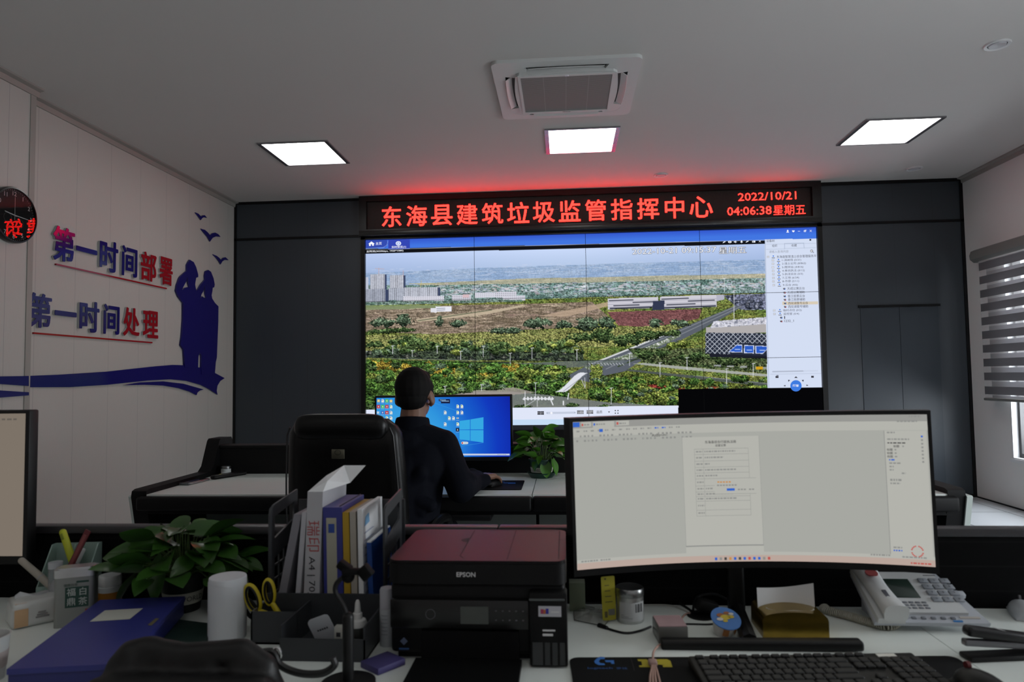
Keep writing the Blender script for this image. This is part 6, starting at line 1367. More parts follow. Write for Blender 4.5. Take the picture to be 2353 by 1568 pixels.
# scissors in the left tray
sc = thing('scissors', 'scissors with yellow and black loop handles standing in the tray', 'scissors', (1.545, -5.925, DESK + 0.006))
def loop(cx, cz, rx, rz_, tilt, y, n=24):
    return [(cx + rx * math.cos(a) * math.cos(tilt) - rz_ * math.sin(a) * math.sin(tilt), y, cz + rx * math.cos(a) * math.sin(tilt) + rz_ * math.sin(a) * math.cos(tilt)) for a in [2 * math.pi * i / n for i in range(n)]]
YEL = mat('scissor_yellow', (0.50, 0.40, 0.012), 0.4); 
for (cx, cz, rx, rz_, tl, y, pv) in ((-0.040, 0.072, 0.013, 0.027, 0.35, -0.004, 0.0), (-0.010, 0.082, 0.010, 0.024, 0.12, 0.004, 0.003)):
    h_ = MB().tube(loop(cx, cz, rx, rz_, tl, y), 0.0042, 8, closed=True).cap((cx + rz_ * math.sin(tl) * 0.9 + 0.004, y, cz - rz_ * 0.9), 0.005, (pv + 0.010, y, 0.034), 0.006).build('handle', YEL, sc)
    MB().tube(loop(cx, cz, rx * 0.80, rz_ * 0.86, tl, y - 0.003), 0.0026, 6, closed=True).build('grip_lining', BLACK, h_)
MB().tube(loop(-0.052, 0.046, 0.010, 0.022, 0.6, 0.012), 0.004, 8, closed=True).build('lower_grip', BLACK, sc)
MB().prism([(0.006, 0.036), (0.016, 0.034), (0.020, 0.0), (0.017, 0.0)], 'y', -0.002, 0.0).prism([(0.010, 0.036), (0.020, 0.034), (0.016, 0.0), (0.013, 0.0)], 'y', 0.001, 0.003).build('blades', STEEL, sc)
# card, glue bottle, small box in the middle tray
t = thing('name_card', 'rounded white plastic card leaning in the middle tray of the rack', 'card', (1.700, -5.995, DESK + 0.008))
M0 = Matrix.Rotation(math.radians(-20), 4, 'Y') @ Matrix.Rotation(math.radians(14), 4, 'X')
m = MB(); m.T = M0; m.plate((-0.01, 0, 0.036), 0.042, 0.075, 0.002, 0.008, 'y'); m.build('card', mat('card_white', (0.42, 0.44, 0.47), 0.3), t)
m = MB(); m.T = M0
for i in range(5): m.box(-0.02 + i * 0.0045, -0.0016, 0.047, -0.017 + i * 0.0045, -0.0012, 0.050)
m.build('print', INK, t, 0)
t = thing('glue_bottle', 'glue bottle with white pointed nozzle in the rack tray behind the phone holder', 'bottle', (1.734, -5.985, DESK + 0.005))
MB().lathe([(0.0, 0.0), (0.017, 0.0), (0.018, 0.002), (0.018, 0.040), (0.017, 0.046)], n=28).build('body', mat('glue_dark', (0.03, 0.032, 0.03), 0.4), t)
MB().lathe([(0.0175, 0.040), (0.0175, 0.048), (0.015, 0.054), (0.009, 0.056), (0.0085, 0.066), (0.006, 0.067), (0.0045, 0.085), (0.0025, 0.090), (0.0, 0.0905)], n=28).build('nozzle_cap', mat('nozzle_white', (0.55, 0.55, 0.54), 0.4), t)
t = thing('small_carton', 'tiny white carton with printed square beside the glue bottle', 'carton', (1.7085, -6.012, DESK + 0.005))
MB().rbox((0, 0, 0.026), (0.016, 0.014, 0.052), 0.001).build('box', mat('carton_cream', (0.40, 0.40, 0.36), 0.6), t); MB().box(-0.004, -0.0074, 0.034, 0.004, -0.0071, 0.042).build('print', INK, t, 0)
# gooseneck phone holder
g0 = at(800, 1500, y=-6.13)
gs = thing('phone_holder', 'black gooseneck phone holder standing in front of the file rack', 'phone holder', (g0.x, -6.13, DESK))
gz = lambda v, y=-6.13: at(800, v, y=y).z - DESK
gx = lambda u, v: at(u, v, y=-6.13).x - g0.x
MB().lathe([(0.0, 0.0), (0.045, 0.0), (0.045, 0.008), (0.012, 0.012), (0.0, 0.012)], n=32).build('foot', BLACK, gs)
MB().cap((0, 0, 0.006), 0.0095, (0, 0, gz(1420)), 0.0095).build('stem', BLACK, gs)
MB().tube(smooth_path([(0, 0, gz(1425)), (gx(790, 1395), 0, gz(1395)), (gx(772, 1365), 0, gz(1365)), (gx(772, 1345), 0, gz(1345)), (gx(785, 1330), 0, gz(1330)), (gx(800, 1322), 0, gz(1322))], 6), 0.0042, 10).build('gooseneck', BLACK, gs)
m = MB(); m.ell((gx(800, 1325), 0, gz(1325)), (0.011, 0.011, 0.011)); m.rbox((gx(792, 1303), 0, gz(1303)), (0.024, 0.018, 0.014), 0.003, rot=(0, 0.6, 0)); m.rbox((gx(815, 1312), -0.004, gz(1312)), (0.04, 0.014, 0.010), 0.003, rot=(0, 0.1, 0.3)); m.rbox((gx(840, 1315), 0, gz(1315)), (0.020, 0.02, 0.022), 0.003, rot=(0, -0.7, 0)); m.build('clamp_head', BLACK_MATT, gs)
# white spray bottle + purple pad
t = thing('spray_bottle', 'slim white capped spray bottle between file rack and printer', 'bottle', (1.7815, -5.95, DESK))
MB().lathe([(0.0, 0.0), (0.0135, 0.0), (0.0145, 0.003), (0.0145, 0.068), (0.0135, 0.070)], n=28).build('body', mat('spray_white', (0.42, 0.44, 0.46), 0.4), t); MB().lathe([(0.0142, 0.070), (0.0142, 0.104), (0.0125, 0.108), (0.0, 0.109)], n=28).build('cap', mat('spray_cap', (0.46, 0.46, 0.50), 0.35), t)
m = MB()
for i in range(6): z = 0.024 + i * 0.007; m.tube([(0.0147 * math.sin(a), -0.0147 * math.cos(a), z) for a in [-0.6 + 0.9 * q / 6 for q in range(7)]], 0.0004, 4)
m.build('print', mat('print_grey', (0.12, 0.13, 0.15), 0.7), t, 0)
t = thing('sticky_pad', 'purple paper pad lying by the lower left corner of the printer', 'notepad', (1.799, -6.048, DESK), math.radians(-38))
MB().rbox((0, 0, 0.006), (0.052, 0.060, 0.012), 0.002).build('sheets', mat('pad_purple', (0.055, 0.045, 0.16), 0.6), t)

# ---- left group: box file, notebook, roll, plant, tins
BL = thing('box_file', 'large blue box file with white label lying on the near desk', 'box file', (1.27, -6.02, DESK + 0.012), 0)
TLc, TRc, NLc = Vector((1.141, -5.863)), Vector((1.311, -5.833)), Vector((1.225, -6.206)); NRc = NLc + (TRc - TLc) * 1.02
qs = [TLc, TRc, NRc, NLc]; o2 = Vector((1.27, -6.02)); qs = [q - o2 for q in qs]; ZB_, ZT_ = 0.0, 0.038
def quadslab(m, q, z0, z1, mi=0):
    m.add([(p.x, p.y, z0) for p in q] + [(p.x, p.y, z1) for p in q], [(0, 1, 2, 3), (7, 6, 5, 4), (1, 0, 4, 5), (2, 1, 5, 6), (3, 2, 6, 7), (0, 3, 7, 4)], mi); return m
cc_ = sum(qs, Vector((0, 0))) / 4; ins = [cc_ + (q - cc_) * 0.985 for q in qs]
quadslab(MB(), ins, ZB_, ZT_ - 0.010).build('tray', mat('box_blue_dark', (0.022, 0.026, 0.15), 0.45), BL); lid = quadslab(MB(), qs, ZT_ - 0.009, ZT_).build('lid', FOLDER_BLUE, BL)
lb = [at(u, v, z=DESK + 0.0508) for u, v in ((206, 1429), (241, 1403), (329, 1398), (298, 1423))]; MB().poly([(p.x - 1.27, p.y + 6.02, ZT_ + 0.0006) for p in lb][::-1]).build('label', mat('label_cream', (0.56, 0.56, 0.50), 0.6), lid, 0)
lb = [at(u, v, z=DESK + 0.0508) for u, v in ((339, 1437), (358, 1421), (366, 1422), (348, 1438))]; MB().poly([(p.x - 1.27, p.y + 6.02, ZT_ + 0.0008) for p in lb][::-1]).build('clasp', mat('clasp_brass', (0.30, 0.26, 0.14), 0.4, 0.6), lid, 0)
t = thing('notebook', 'dark green notebook lying under the blue box file', 'notebook', (1.31, -6.00, DESK), math.radians(-14))
MB().rbox((0, 0, 0.0055), (0.20, 0.28, 0.010), 0.003).build('cover', mat('notebook_green', (0.012, 0.030, 0.024), 0.45), t)
x, y = on_desk(503, 1481); y += 0.034
t = thing('paper_roll', 'tall white coreless paper roll standing beside the blue box file', 'paper roll', (x, y, DESK))
RW = mat('roll_white', (0.62, 0.64, 0.66), 0.85, noise=0.03, nscale=30, bump=0.2)
MB().lathe([(0.0, 0.0), (0.0345, 0.0), (0.0355, 0.002), (0.0362, 0.06), (0.0355, 0.118), (0.0345, 0.120), (0.0, 0.1195)], n=48).build('roll', RW, t)
vs = [(0.0366 * math.cos(a), 0.0366 * math.sin(a), z) for a, zt2 in [(-2.6 + 2.0 * i / 10, 0.115 - 0.010 * i / 10) for i in range(11)] for z in (0.002, zt2)]; MB().add(vs, [(2 * i, 2 * i + 2, 2 * i + 3, 2 * i + 1) for i in range(10)]).build('loose_sheet', RW, t, 80)
POTN = mat('pot_near_dark', (0.006, 0.010, 0.009), 0.4)
x = at(420, 1385, y=-5.765).x
plant('potted_pothos', 'bushy dark pothos in a pot with cream band on the near desk', (x, -5.765, DESK), 0.036, 0.047, 0.085, 0.118, 0.122, 74, 0.076, LEAF, POTN, 9, 'LOVELY WORLD', False, 0.3,
      extra=(((-0.10, 0.0, 0.12), (-1, -0.1, 0.15), 0.06, 0.2, 0.3), ((0.11, 0.0, 0.105), (1, -0.15, -0.05), 0.085, 0.1, 0.3), ((-0.08, -0.04, 0.09), (-0.6, -0.3, -0.8), 0.08, 0.3, 0.3), ((-0.01, -0.06, 0.13), (-0.2, -0.2, -1), 0.10, -0.3, 0.2), ((0.10, -0.03, 0.10), (0.7, -0.2, -0.6), 0.10, 0.4, 0.3)))
x, y = on_desk(272, 1378)
t = thing('pill_bottle', 'white capped pill bottle with orange label behind the blue box file', 'bottle', (x, -5.735, DESK))
MB().lathe([(0.0, 0.0), (0.0235, 0.0), (0.0245, 0.002), (0.0245, 0.041), (0.022, 0.044)], n=32).build('body', mat('bottle_white', (0.55, 0.57, 0.58), 0.4), t); MB().lathe([(0.0248, 0.006), (0.0248, 0.030)], n=32).build('label', mat('label_orange', (0.36, 0.14, 0.012), 0.5), t); MB().lathe([(0.0235, 0.0435), (0.0242, 0.045), (0.0242, 0.062), (0.0225, 0.066), (0.0, 0.0665)], n=32).build('cap', WHITE, t)
# tea tin
t = thing('tea_tin', 'silver tea tin with green printed label behind the blue box file', 'tin', (1.088, -5.862, DESK), math.radians(24))
TIN = mat('tin_silver', (0.30, 0.31, 0.30), 0.38, 0.8)
MB().plate((0, 0, 0.052), 0.076, 0.042, 0.104, 0.010, 'z').build('body', TIN, t); MB().plate((0, 0, 0.110), 0.079, 0.045, 0.016, 0.011, 'z').plate((0, 0, 0.119), 0.066, 0.034, 0.003, 0.008, 'z').build('lid', STEEL, t); MB().plate((0, 0, 0.1025), 0.0775, 0.0435, 0.0015, 0.0105, 'z').build('gold_line', mat('gold_line', (0.35, 0.30, 0.08), 0.4, 0.5), t)
tx = Text(); fy = -0.0216; GREEN = mat('tin_green', (0.012, 0.055, 0.040), 0.5)
tx.mb.poly([(-0.016, fy, 0.040), (0.027, fy, 0.040), (0.027, fy, 0.082), (-0.016, fy, 0.082)]); tx.mb.poly([(0.004, fy, 0.090), (0.027, fy, 0.090), (0.027, fy, 0.094), (0.004, fy, 0.094)])
for ch_, x, z in (('白', 0.0165, 0.072), ('茶', 0.0165, 0.052), ('福', -0.005, 0.072), ('鼎', -0.005, 0.052)): tx.put(text_mesh(ch_, h=0.016, bold=0.01), Matrix(((1, 0, 0, x), (0, 0, -1, fy - 0.0005), (0, 1, 0, z), (0, 0, 0, 1))), 1)
tx.put(text_mesh('福鼎白茶', h=0.006), Matrix(((1, 0, 0, -0.006), (0, 0, -1, fy - 0.0005), (0, 1, 0, 0.0865), (0, 0, 0, 1))), 0); tx.mb.poly([(0.021, fy, 0.030), (0.026, fy, 0.030), (0.026, fy, 0.035), (0.021, fy, 0.035)], 2)
tx.mb.build('label_print', [GREEN, mat('tin_pale', (0.42, 0.45, 0.43), 0.5), RED_P], t, 0)
# tissue pack
A, B = on_desk(24, 1452), on_desk(141, 1427); ang = math.atan2(B[1] - A[1], B[0] - A[0]); LW = 0.098
t = thing('tissue_pack', 'soft plastic tissue pack in white and orange at the left of the desk', 'tissue pack', (A[0] + LW / 2 * math.cos(ang) - 0.042 * math.sin(ang), A[1] + LW / 2 * math.sin(ang) + 0.042 * math.cos(ang), DESK), ang)
m = MB(); m.rbox((0, 0, 0.026), (LW, 0.084, 0.052), 0.010, 4); me = m.mesh(40)
for v in me.vertices:
    if v.co.z > 0.03: v.co.x *= 0.94; v.co.y *= 0.90
link('pack', me, [mat('pack_white', (0.56, 0.57, 0.55), 0.25)], t)
MB().box(-LW / 2 + 0.006, -0.0422, 0.004, -LW / 2 + 0.030, -0.0412, 0.040).build('orange_band', mat('pack_orange', (0.56, 0.36, 0.20), 0.3), t); MB().box(LW / 2 - 0.022, -0.0422, 0.004, LW / 2 - 0.004, -0.0412, 0.040).build('orange_band', mat('pack_orange', (0.56, 0.36, 0.20), 0.3), t); MB().box(-LW / 2 + 0.008, -0.034, 0.0495, -LW / 2 + 0.028, 0.034, 0.0505).build('orange_band', mat('pack_orange', (0.56, 0.36, 0.20), 0.3), t)
m = MB()
for i in range(3): m.box(-0.006 + i * 0.002, -0.0424, 0.016 + i * 0.005, 0.018 - i * 0.003, -0.0414, 0.019 + i * 0.005)
m.build('print', mat('pack_print', (0.25, 0.24, 0.24), 0.6), t, 0)
rg = random.Random(8); vs = []; n = 8
for j in range(6):
    for i in range(n + 1):
        u = i / n; w = j / 5; vs.append((-0.036 + 0.085 * u, 0.010 + 0.014 * math.sin(u * 9) * w + rg.uniform(-.002, .002), 0.046 + w * (0.012 + 0.022 * (u > 0.75) + 0.004 * math.sin(u * 14))))
MB().add(vs, [(j * (n + 1) + i, j * (n + 1) + i + 1, (j + 1) * (n + 1) + i + 1, (j + 1) * (n + 1) + i) for j in range(5) for i in range(n)]).build('tissue_tuft', mat('tissue', (0.62, 0.63, 0.64), 0.8), t, 80)
# pen holder and its contents
PH = mat('holder_mint', (0.26, 0.36, 0.32), 0.4)
ph = thing('pen_holder', 'pale mint desk organiser with sloping sides behind the tea tin', 'pen holder', (0.992, -5.752, DESK), math.radians(8))
m = MB()
for x in (-0.052, 0.0, 0.05): m.prism([(-0.038, 0.0), (0.034, 0.0), (0.034, 0.135), (0.018, 0.135), (-0.038, 0.052)], 'x', x - 0.0013, x + 0.0013)
m.box(-0.052, 0.0325, 0.0, 0.05, 0.035, 0.135).box(-0.052, -0.039, 0.0, 0.05, -0.0365, 0.055).box(-0.052, -0.038, 0.0, 0.05, 0.034, 0.003); m.box(-0.052, -0.004, 0.0, 0.05, -0.002, 0.08); m.build('tray', PH, ph)
def stick(name, label, cat, u0, v0, u1, v1, y, r, m_, cap=None, flat=False):
    a = at(u0, v0, y=y); b = at(u1, v1, y=y); b = Vector((b.x, y - 0.004, b.z)); d = (a - b).normalized(); b = b - d * 0.03; b.z = max(b.z, DESK + 0.006)
    t = thing(name, label, cat, tuple(b)); q = Vector((0, 0, 1)).rotation_difference(a - b).to_matrix().to_4x4(); L3 = (a - b).length; m = MB(); m.T = q
    if flat: m.rbox((0, 0, L3 / 2), (r * 2, 0.004, L3), 0.0015)
    else: m.cap((0, 0, r), r, (0, 0, L3 - r), r * 0.9)
    m.build('body', m_, t); m = MB(); m.T = q
    if cap == 'hole': m.rbox((0, -r * 0.9, L3 * 0.80), (r * 0.8, 0.002, L3 * 0.16), 0.0008); m.build('thumb_slot', mat('slot_dark', (0.20, 0.24, 0.01), 0.5), t)
    elif cap == 'stripe': m.box(-r * 0.5, -0.0026, L3 * 0.1, r * 0.5, -0.0021, L3 * 0.9); m.build('print', mat('ruler_print', (0.22, 0.05, 0.05), 0.5), t)
    else: m.cyl((0, 0, L3 * 0.35), (0, 0, L3 * 0.38), r * 1.06); m.build('ring', mat('ring_grey', (0.3, 0.3, 0.3), 0.4), t)
stick('utility_knife', 'bright yellow utility knife standing in the mint organiser', 'utility knife', 142, 1216, 164, 1272, -5.745, 0.0085, mat('knife_yellow', (0.42, 0.46, 0.012), 0.4), 'hole')
stick('ruler', 'narrow dark red ruler leaning in the mint organiser', 'ruler', 203, 1219, 170, 1290, -5.765, 0.007, mat('ruler_red', (0.12, 0.012, 0.018), 0.35), 'stripe', True)
stick('marker_pen', 'white marker pen between the red ruler and the organiser side', 'pen', 194, 1260, 184, 1285, -5.748, 0.005, WHITE)
stick('brush', 'beige handled brush leaning left out of the organiser', 'brush', 44, 1284, 104, 1332, -5.795, 0.008, mat('brush_beige', (0.34, 0.31, 0.26), 0.5))
x = at(132, 1300, y=-5.80).x
t = thing('clear_tube', 'short translucent plastic tube standing left of the tea tin', 'tube', (x, -5.806, DESK + 0.0))
MB().cyl((0, 0, 0.0), (0, 0, 0.100), 0.0135, n=24).build('tube', mat('tube_clear', (0.55, 0.58, 0.60), 0.2, trans=0.6, alpha=0.75), t); MB().cyl((0, 0, 0.1), (0, 0, 0.113), 0.0143, n=24).build('cap', mat('tube_cap', (0.5, 0.52, 0.55), 0.25, alpha=0.9), t)
# cup at the left edge
x, y = on_desk(0, 1590)
t = thing('paper_cup', 'pale cup cut off at the lower left corner', 'cup', (at(4, 1480, y=-6.13).x - 0.024, -6.13, DESK))
MB().lathe([(0.0, 0.0), (0.024, 0.0), (0.031, 0.072), (0.0325, 0.074), (0.0300, 0.074), (0.023, 0.003), (0.0, 0.003)], n=36).build('cup', mat('cup_pale', (0.50, 0.51, 0.50), 0.4), t); MB().lathe([(0.0265, 0.02), (0.0293, 0.048)], n=36).build('band', mat('cup_band', (0.42, 0.36, 0.34), 0.5), t)
# leather bag
bg = thing('leather_bag', 'black leather bag lying at the bottom edge in front of the blue box file', 'bag', (1.50, -6.235, DESK))
b = MB()
for u0, v0, u1, v1, y, r in ((300, 1500, 345, 1490, -6.22, 0.020), (345, 1492, 420, 1508, -6.22, 0.020), (420, 1508, 560, 1497, -6.22, 0.020), (560, 1497, 612, 1530, -6.22, 0.018), (270, 1530, 300, 1500, -6.23, 0.018)):
    p0 = at(u0, v0, y=y); p1 = at(u1, v1, y=y); b.cap(p0, r, p1, r); b.cap((p0.x, p0.y, DESK + 0.03), 0.03, (p1.x, p1.y, DESK + 0.03), 0.03); b.cap((p0.x, p0.y - 0.04, DESK + 0.035), 0.034, (p1.x, p1.y - 0.04, DESK + 0.035), 0.034); b.cap((p0.x, p0.y, DESK + 0.03), 0.026, p0, r); b.cap((p1.x, p1.y, DESK + 0.03), 0.026, p1, r)
    mdl = (p0 + p1) / 2; b.cap((mdl.x, mdl.y, DESK + 0.03), 0.026, mdl, r)
link('body', local_mesh(blob(b, 0.006, 10, 0.5), bg), mat('bag_leather', (0.0065, 0.0062, 0.0060), 0.5, spec=0.35, bump=0.2, nscale=150), bg)
pts = [at(u, v, y=-6.165) for u, v in ((600, 1500), (628, 1500), (645, 1530), (690, 1548), (740, 1548), (768, 1530), (765, 1512))]
WB(bg).tube(smooth_path(pts, 6), 0.006, 10).build('strap', mat('strap_black', (0.008, 0.008, 0.008), 0.35), bg)
p = at(636, 1492, y=-6.165); WB(bg).tube([(p.x + 0.007 * math.cos(a), p.y, p.z - 0.008 + 0.010 * math.sin(a)) for a in [2 * math.pi * i / 20 for i in range(20)]], 0.0022, 8, closed=True).cyl((p.x, p.y, p.z - 0.02), (p.x, p.y, p.z - 0.028), 0.004).build('snap_ring', CHROME, bg)
# ---- right group on the near desk
p = at(1329, 1395, y=-5.735)
t = thing('sticky_notes', 'pale green block of sticky notes behind the printer corner', 'notepad', (at(1326, 1360, y=-5.735).x, -5.735, DESK))
MB().rbox((0, 0, 0.030), (0.034, 0.030, 0.060), 0.001).build('block', mat('notes_green', (0.20, 0.235, 0.155), 0.7, noise=0.05, nscale=80), t)
MB().rbox((0, 0, 0.0605), (0.034, 0.030, 0.0015), 0.0005).build('top_sheet', mat('notes_top', (0.24, 0.27, 0.20), 0.7), t)
x, y = on_desk(1398, 1428)
t = thing('price_tag', 'bright yellow hang tag card standing on the clear packet', 'tag', (at(1400, 1400, y=-5.81).x, -5.812, DESK + 0.004), math.radians(18))
YT_ = mat('tag_yellow', (0.33, 0.30, 0.012), 0.5)
m = MB(); m.T = Matrix.Rotation(math.radians(-4), 4, 'X'); m.plate((0, 0, 0.044), 0.030, 0.088, 0.0012, 0.003, 'y'); m.build('card', YT_, t)
m = MB(); m.T = Matrix.Rotation(math.radians(-4), 4, 'X'); m.box(-0.010, -0.0012, 0.006, -0.004, -0.0007, 0.018).box(-0.002, -0.0012, 0.010, 0.012, -0.0007, 0.022, 1).cyl((-0.006, -0.0012, 0.083), (-0.006, -0.0007, 0.083), 0.002)
for i in range(4): m.box(-0.008, -0.0012, 0.036 + i * 0.011, 0.008 - i * 0.002, -0.0007, 0.0375 + i * 0.011)
m.build('print', [mat('tag_print', (0.08, 0.07, 0.02), 0.6), mat('tag_code', (0.13, 0.13, 0.11), 0.6)], t, 0)
BAGC = mat('zip_bag_clear', (0.30, 0.31, 0.28), 0.2, alpha=0.55, spec=0.7)
rg = random.Random(5); q = [on_desk(u, v) for u, v in ((1318, 1408), (1345, 1395), (1412, 1412), (1388, 1442), (1320, 1428))]; cx_ = sum(a for a, b in q) / 5; cy_ = sum(b for a, b in q) / 5
t = thing('clear_packet', 'crinkled clear plastic packet lying between printer and yellow tag', 'packet', (cx_, cy_, DESK))
vs = [(0, 0, 0.010)]; 
for i in range(20):
    f = i / 20 * 5; a, b = q[int(f)], q[(int(f) + 1) % 5]; r_ = f - int(f); vs.append((a[0] + (b[0] - a[0]) * r_ - cx_, a[1] + (b[1] - a[1]) * r_ - cy_, 0.0012 + 0.003 * rg.random()))
mid = [(v[0] * 0.55, v[1] * 0.55, 0.006 + rg.uniform(0, 0.007)) for v in vs[1:]]; base = len(vs); vs += mid
fs = [(0, base + i, base + (i + 1) % 20) for i in range(20)] + [(base + i, 1 + i, 1 + (i + 1) % 20, base + (i + 1) % 20) for i in range(20)]
MB().add(vs, fs).build('film', BAGC, t, 0); MB().tube([(vs[1 + i][0], vs[1 + i][1], 0.002) for i in range(20)], 0.0008, 4, closed=True).build('seal', mat('seal_dark', (0.05, 0.05, 0.045), 0.4), t)
x, y = on_desk(1451, 1437)
t = thing('barcode_tin', 'round silver screw-top tin with barcode label left of the monitor stand', 'tin', (x, y + 0.029, DESK))
MB().lathe([(0.0, 0.0), (0.0275, 0.0), (0.0285, 0.002), (0.0285, 0.052)], n=40).build('body', mat('tin_brushed', (0.46, 0.47, 0.46), 0.35, 0.9), t)
MB().lathe([(0.0286, 0.052), (0.0295, 0.0535), (0.0295, 0.066), (0.028, 0.0685), (0.0265, 0.068), (0.0, 0.0675)], n=40).build('lid', mat('tin_lid_dark', (0.30, 0.31, 0.31), 0.3, 0.95), t)
ring_ = lambda a0, a1, z0, z1, r, n=10: ([(r * math.sin(a0 + (a1 - a0) * i / n), -r * math.cos(a0 + (a1 - a0) * i / n), z) for i in range(n + 1) for z in (z0, z1)], [(2 * i, 2 * i + 2, 2 * i + 3, 2 * i + 1) for i in range(n)])
lbm = MB().add(*ring_(-0.9, 1.15, 0.006, 0.044, 0.0289)).build('label', mat('tin_label', (0.44, 0.45, 0.45), 0.6), t)
m = MB()
for i in range(12):
    if i not in (2, 7): a = 0.32 + i * 0.052; m.add(*ring_(a, a + (0.03 if i % 3 else 0.045), 0.024, 0.041, 0.0291, 1))
for i in range(3): m.add(*ring_(-0.75, 0.1 - i * 0.3, 0.012 + i * 0.003, 0.0126 + i * 0.003, 0.0291, 4))
m.build('barcode', mat('code_grey', (0.05, 0.05, 0.055), 0.7), lbm, 0)
# cable grommet and cables
x, y = on_desk(1612, 1416)
t = thing('cable_grommet', 'black round cable outlet in the near desk under the monitor', 'cable grommet', (x, y, DESK))
MB().lathe([(0.0, 0.0005), (0.022, 0.0005), (0.026, 0.003), (0.030, 0.002), (0.030, 0.0)], n=36).build('rim', BLACK, t)
MB().rbox((0.012, 0.010, 0.018), (0.050, 0.024, 0.026), 0.006, rot=(0.2, 0.3, 0.4)).build('adapter_plug', BLACK, t)
def cable(label, pts, r, m_, z=None, name='cable', cat='cable', ends=()):
    P = [Vector((*on_desk(u, v), DESK + r + (dz if len(q) > 2 else 0))) for q in pts for (u, v, dz) in [(q + (0,))[:3]]]
    o = Vector((P[0].x, P[0].y, DESK)); t = thing(name, label, cat, tuple(o))
    MB().tube([p - o for p in smooth_path(P, 8)], r, 8).build('lead', m_, t)
    for i, s_ in ends:
        d = (P[1] - P[0]) if i == 0 else (P[-2] - P[-1]); d.normalize(); b = P[i] - o
        MB().cap(b, s_, b + d * 0.018, s_ * 0.8).build('plug', m_, t)
    return t
CBK = mat('cable_black', (0.006, 0.006, 0.007), 0.4, spec=0.3); CWH = mat('cable_pale', (0.40, 0.40, 0.37), 0.5); CPK = mat('cable_pink', (0.44, 0.27, 0.22), 0.5)
cable('black cable curving over the desk from the clear packet to the pink note box', [(1378, 1441), (1410, 1452), (1440, 1458), (1470, 1453), (1496, 1443)], 0.0022, CBK, ends=((0, 0.0055),))
cable('thick black cable behind the barcode tin running into the desk outlet', [(1340, 1389), (1385, 1388), (1420, 1384), (1490, 1384), (1540, 1384), (1565, 1392), (1590, 1408)], 0.0026, CBK)
cable('pale cable running beside the thick black one behind the barcode tin', [(1322, 1398), (1400, 1396), (1485, 1393), (1540, 1394), (1565, 1402), (1588, 1412)], 0.0018, CWH)
cable('thin black cable passing behind the snack cup toward the monitor foot', [(1556, 1436), (1600, 1437), (1635, 1437), (1680, 1430)], 0.0018, CBK)
cable('thick black cable looping up from the desk outlet to the monitor stand', [(1588, 1416), (1592, 1408), (1602, 1396, 0.018), (1640, 1392, 0.022), (1672, 1392, 0.010)], 0.0028, CBK)
cable('pink charging cable running down across the mouse pad', [(1586, 1412), (1574, 1415), (1566, 1428), (1570, 1450), (1577, 1459), (1555, 1464), (1520, 1486, .003), (1503, 1507, .006), (1500, 1532, .006)], 0.0019, CPK)
t = thing('cable_bundle', 'folded bundle of pink cable held by a tie on the mouse pad', 'cable', (2.268, -6.07, DESK + 0.004))
m = MB()
for k3, du in enumerate((-4, 0, 4, 9)):
    P = [Vector((*on_desk(u, v), DESK + 0.006)) - Vector((2.268, -6.07, DESK + 0.004)) for u, v in ((1500 + du * 0.3, 1528), (1501 + du * 0.8, 1545), (1500 + du * 1.5, 1565), (1502 + du * 2.2, 1600))]; m.tube(smooth_path(P, 5), 0.0019, 8)
m.build('loops', CPK, t); p = Vector((*on_desk(1500, 1533), DESK + 0.007)) - Vector((2.268, -6.07, DESK + 0.004)); MB().rbox(p, (0.016, 0.018, 0.010), 0.004, 3).build('tie', mat('tie_pink', (0.36, 0.23, 0.20), 0.6), t)
# pink note box
q = [Vector(on_desk(u, v)) for u, v in ((1509, 1490), (1586, 1486))]
t = thing('memo_box', 'clear sided box of pink memo sheets in front of the monitor arm', 'memo box', (2.323, -5.895, DESK), math.radians(4))
MB().rbox((0, 0, 0.016), (0.056, 0.062, 0.032), 0.002).build('box', mat('memo_side', (0.11, 0.11, 0.10), 0.25, alpha=0.9), t); MB().box(-0.0265, -0.0295, 0.032, 0.0265, 0.0295, 0.0335).build('sheets', mat('memo_pink', (0.36, 0.235, 0.245), 0.7, noise=0.18, nscale=45), t)
# snack cup lying tilted
t = thing('snack_cup', 'small snack cup with blue foil lid lying tilted by the monitor foot', 'snack cup', (2.432, -5.878, DESK), math.radians(12))
Mx = Matrix.Translation((0, 0, 0.0265)) @ Matrix.Rotation(math.radians(27), 4, 'X')
m = MB(); m.T = Mx; m.lathe([(0.0, -0.024), (0.019, -0.024), (0.0245, 0.008)], n=32); m.build('cup', mat('snack_white', (0.50, 0.48, 0.46), 0.4), t)
m = MB(); m.T = Mx; m.lathe([(0.0, 0.0095), (0.0285, 0.0095), (0.0290, 0.0085), (0.0285, 0.0075), (0.024, 0.0075)], n=36); m.build('lid', mat('foil_blue', (0.035, 0.13, 0.36), 0.35), t)
m = MB(); m.T = Mx @ Matrix.Translation((0, 0, 0.0101))
for cx_, cy_, r_, mi in ((-0.008, 0.008, 0.006, 0), (0.006, 0.012, 0.005, 0), (0.0, 0.002, 0.008, 1), (0.011, 0.002, 0.005, 1), (-0.013, -0.002, 0.005, 2), (0.014, 0.009, 0.004, 2), (-0.004, -0.007, 0.004, 1)): m.poly([(cx_ + r_ * 1.3 * math.cos(a), cy_ + r_ * 0.8 * math.sin(a), 0.0001 * mi) for a in [2 * math.pi * i / 12 for i in range(12)]], mi)
m.build('lid_print', [mat('print_brown', (0.25, 0.08, 0.02), 0.5), mat('print_yellow', (0.45, 0.33, 0.02), 0.5), mat('print_cream', (0.48, 0.44, 0.40), 0.5)], t, 0)
m = MB(); m.T = Mx
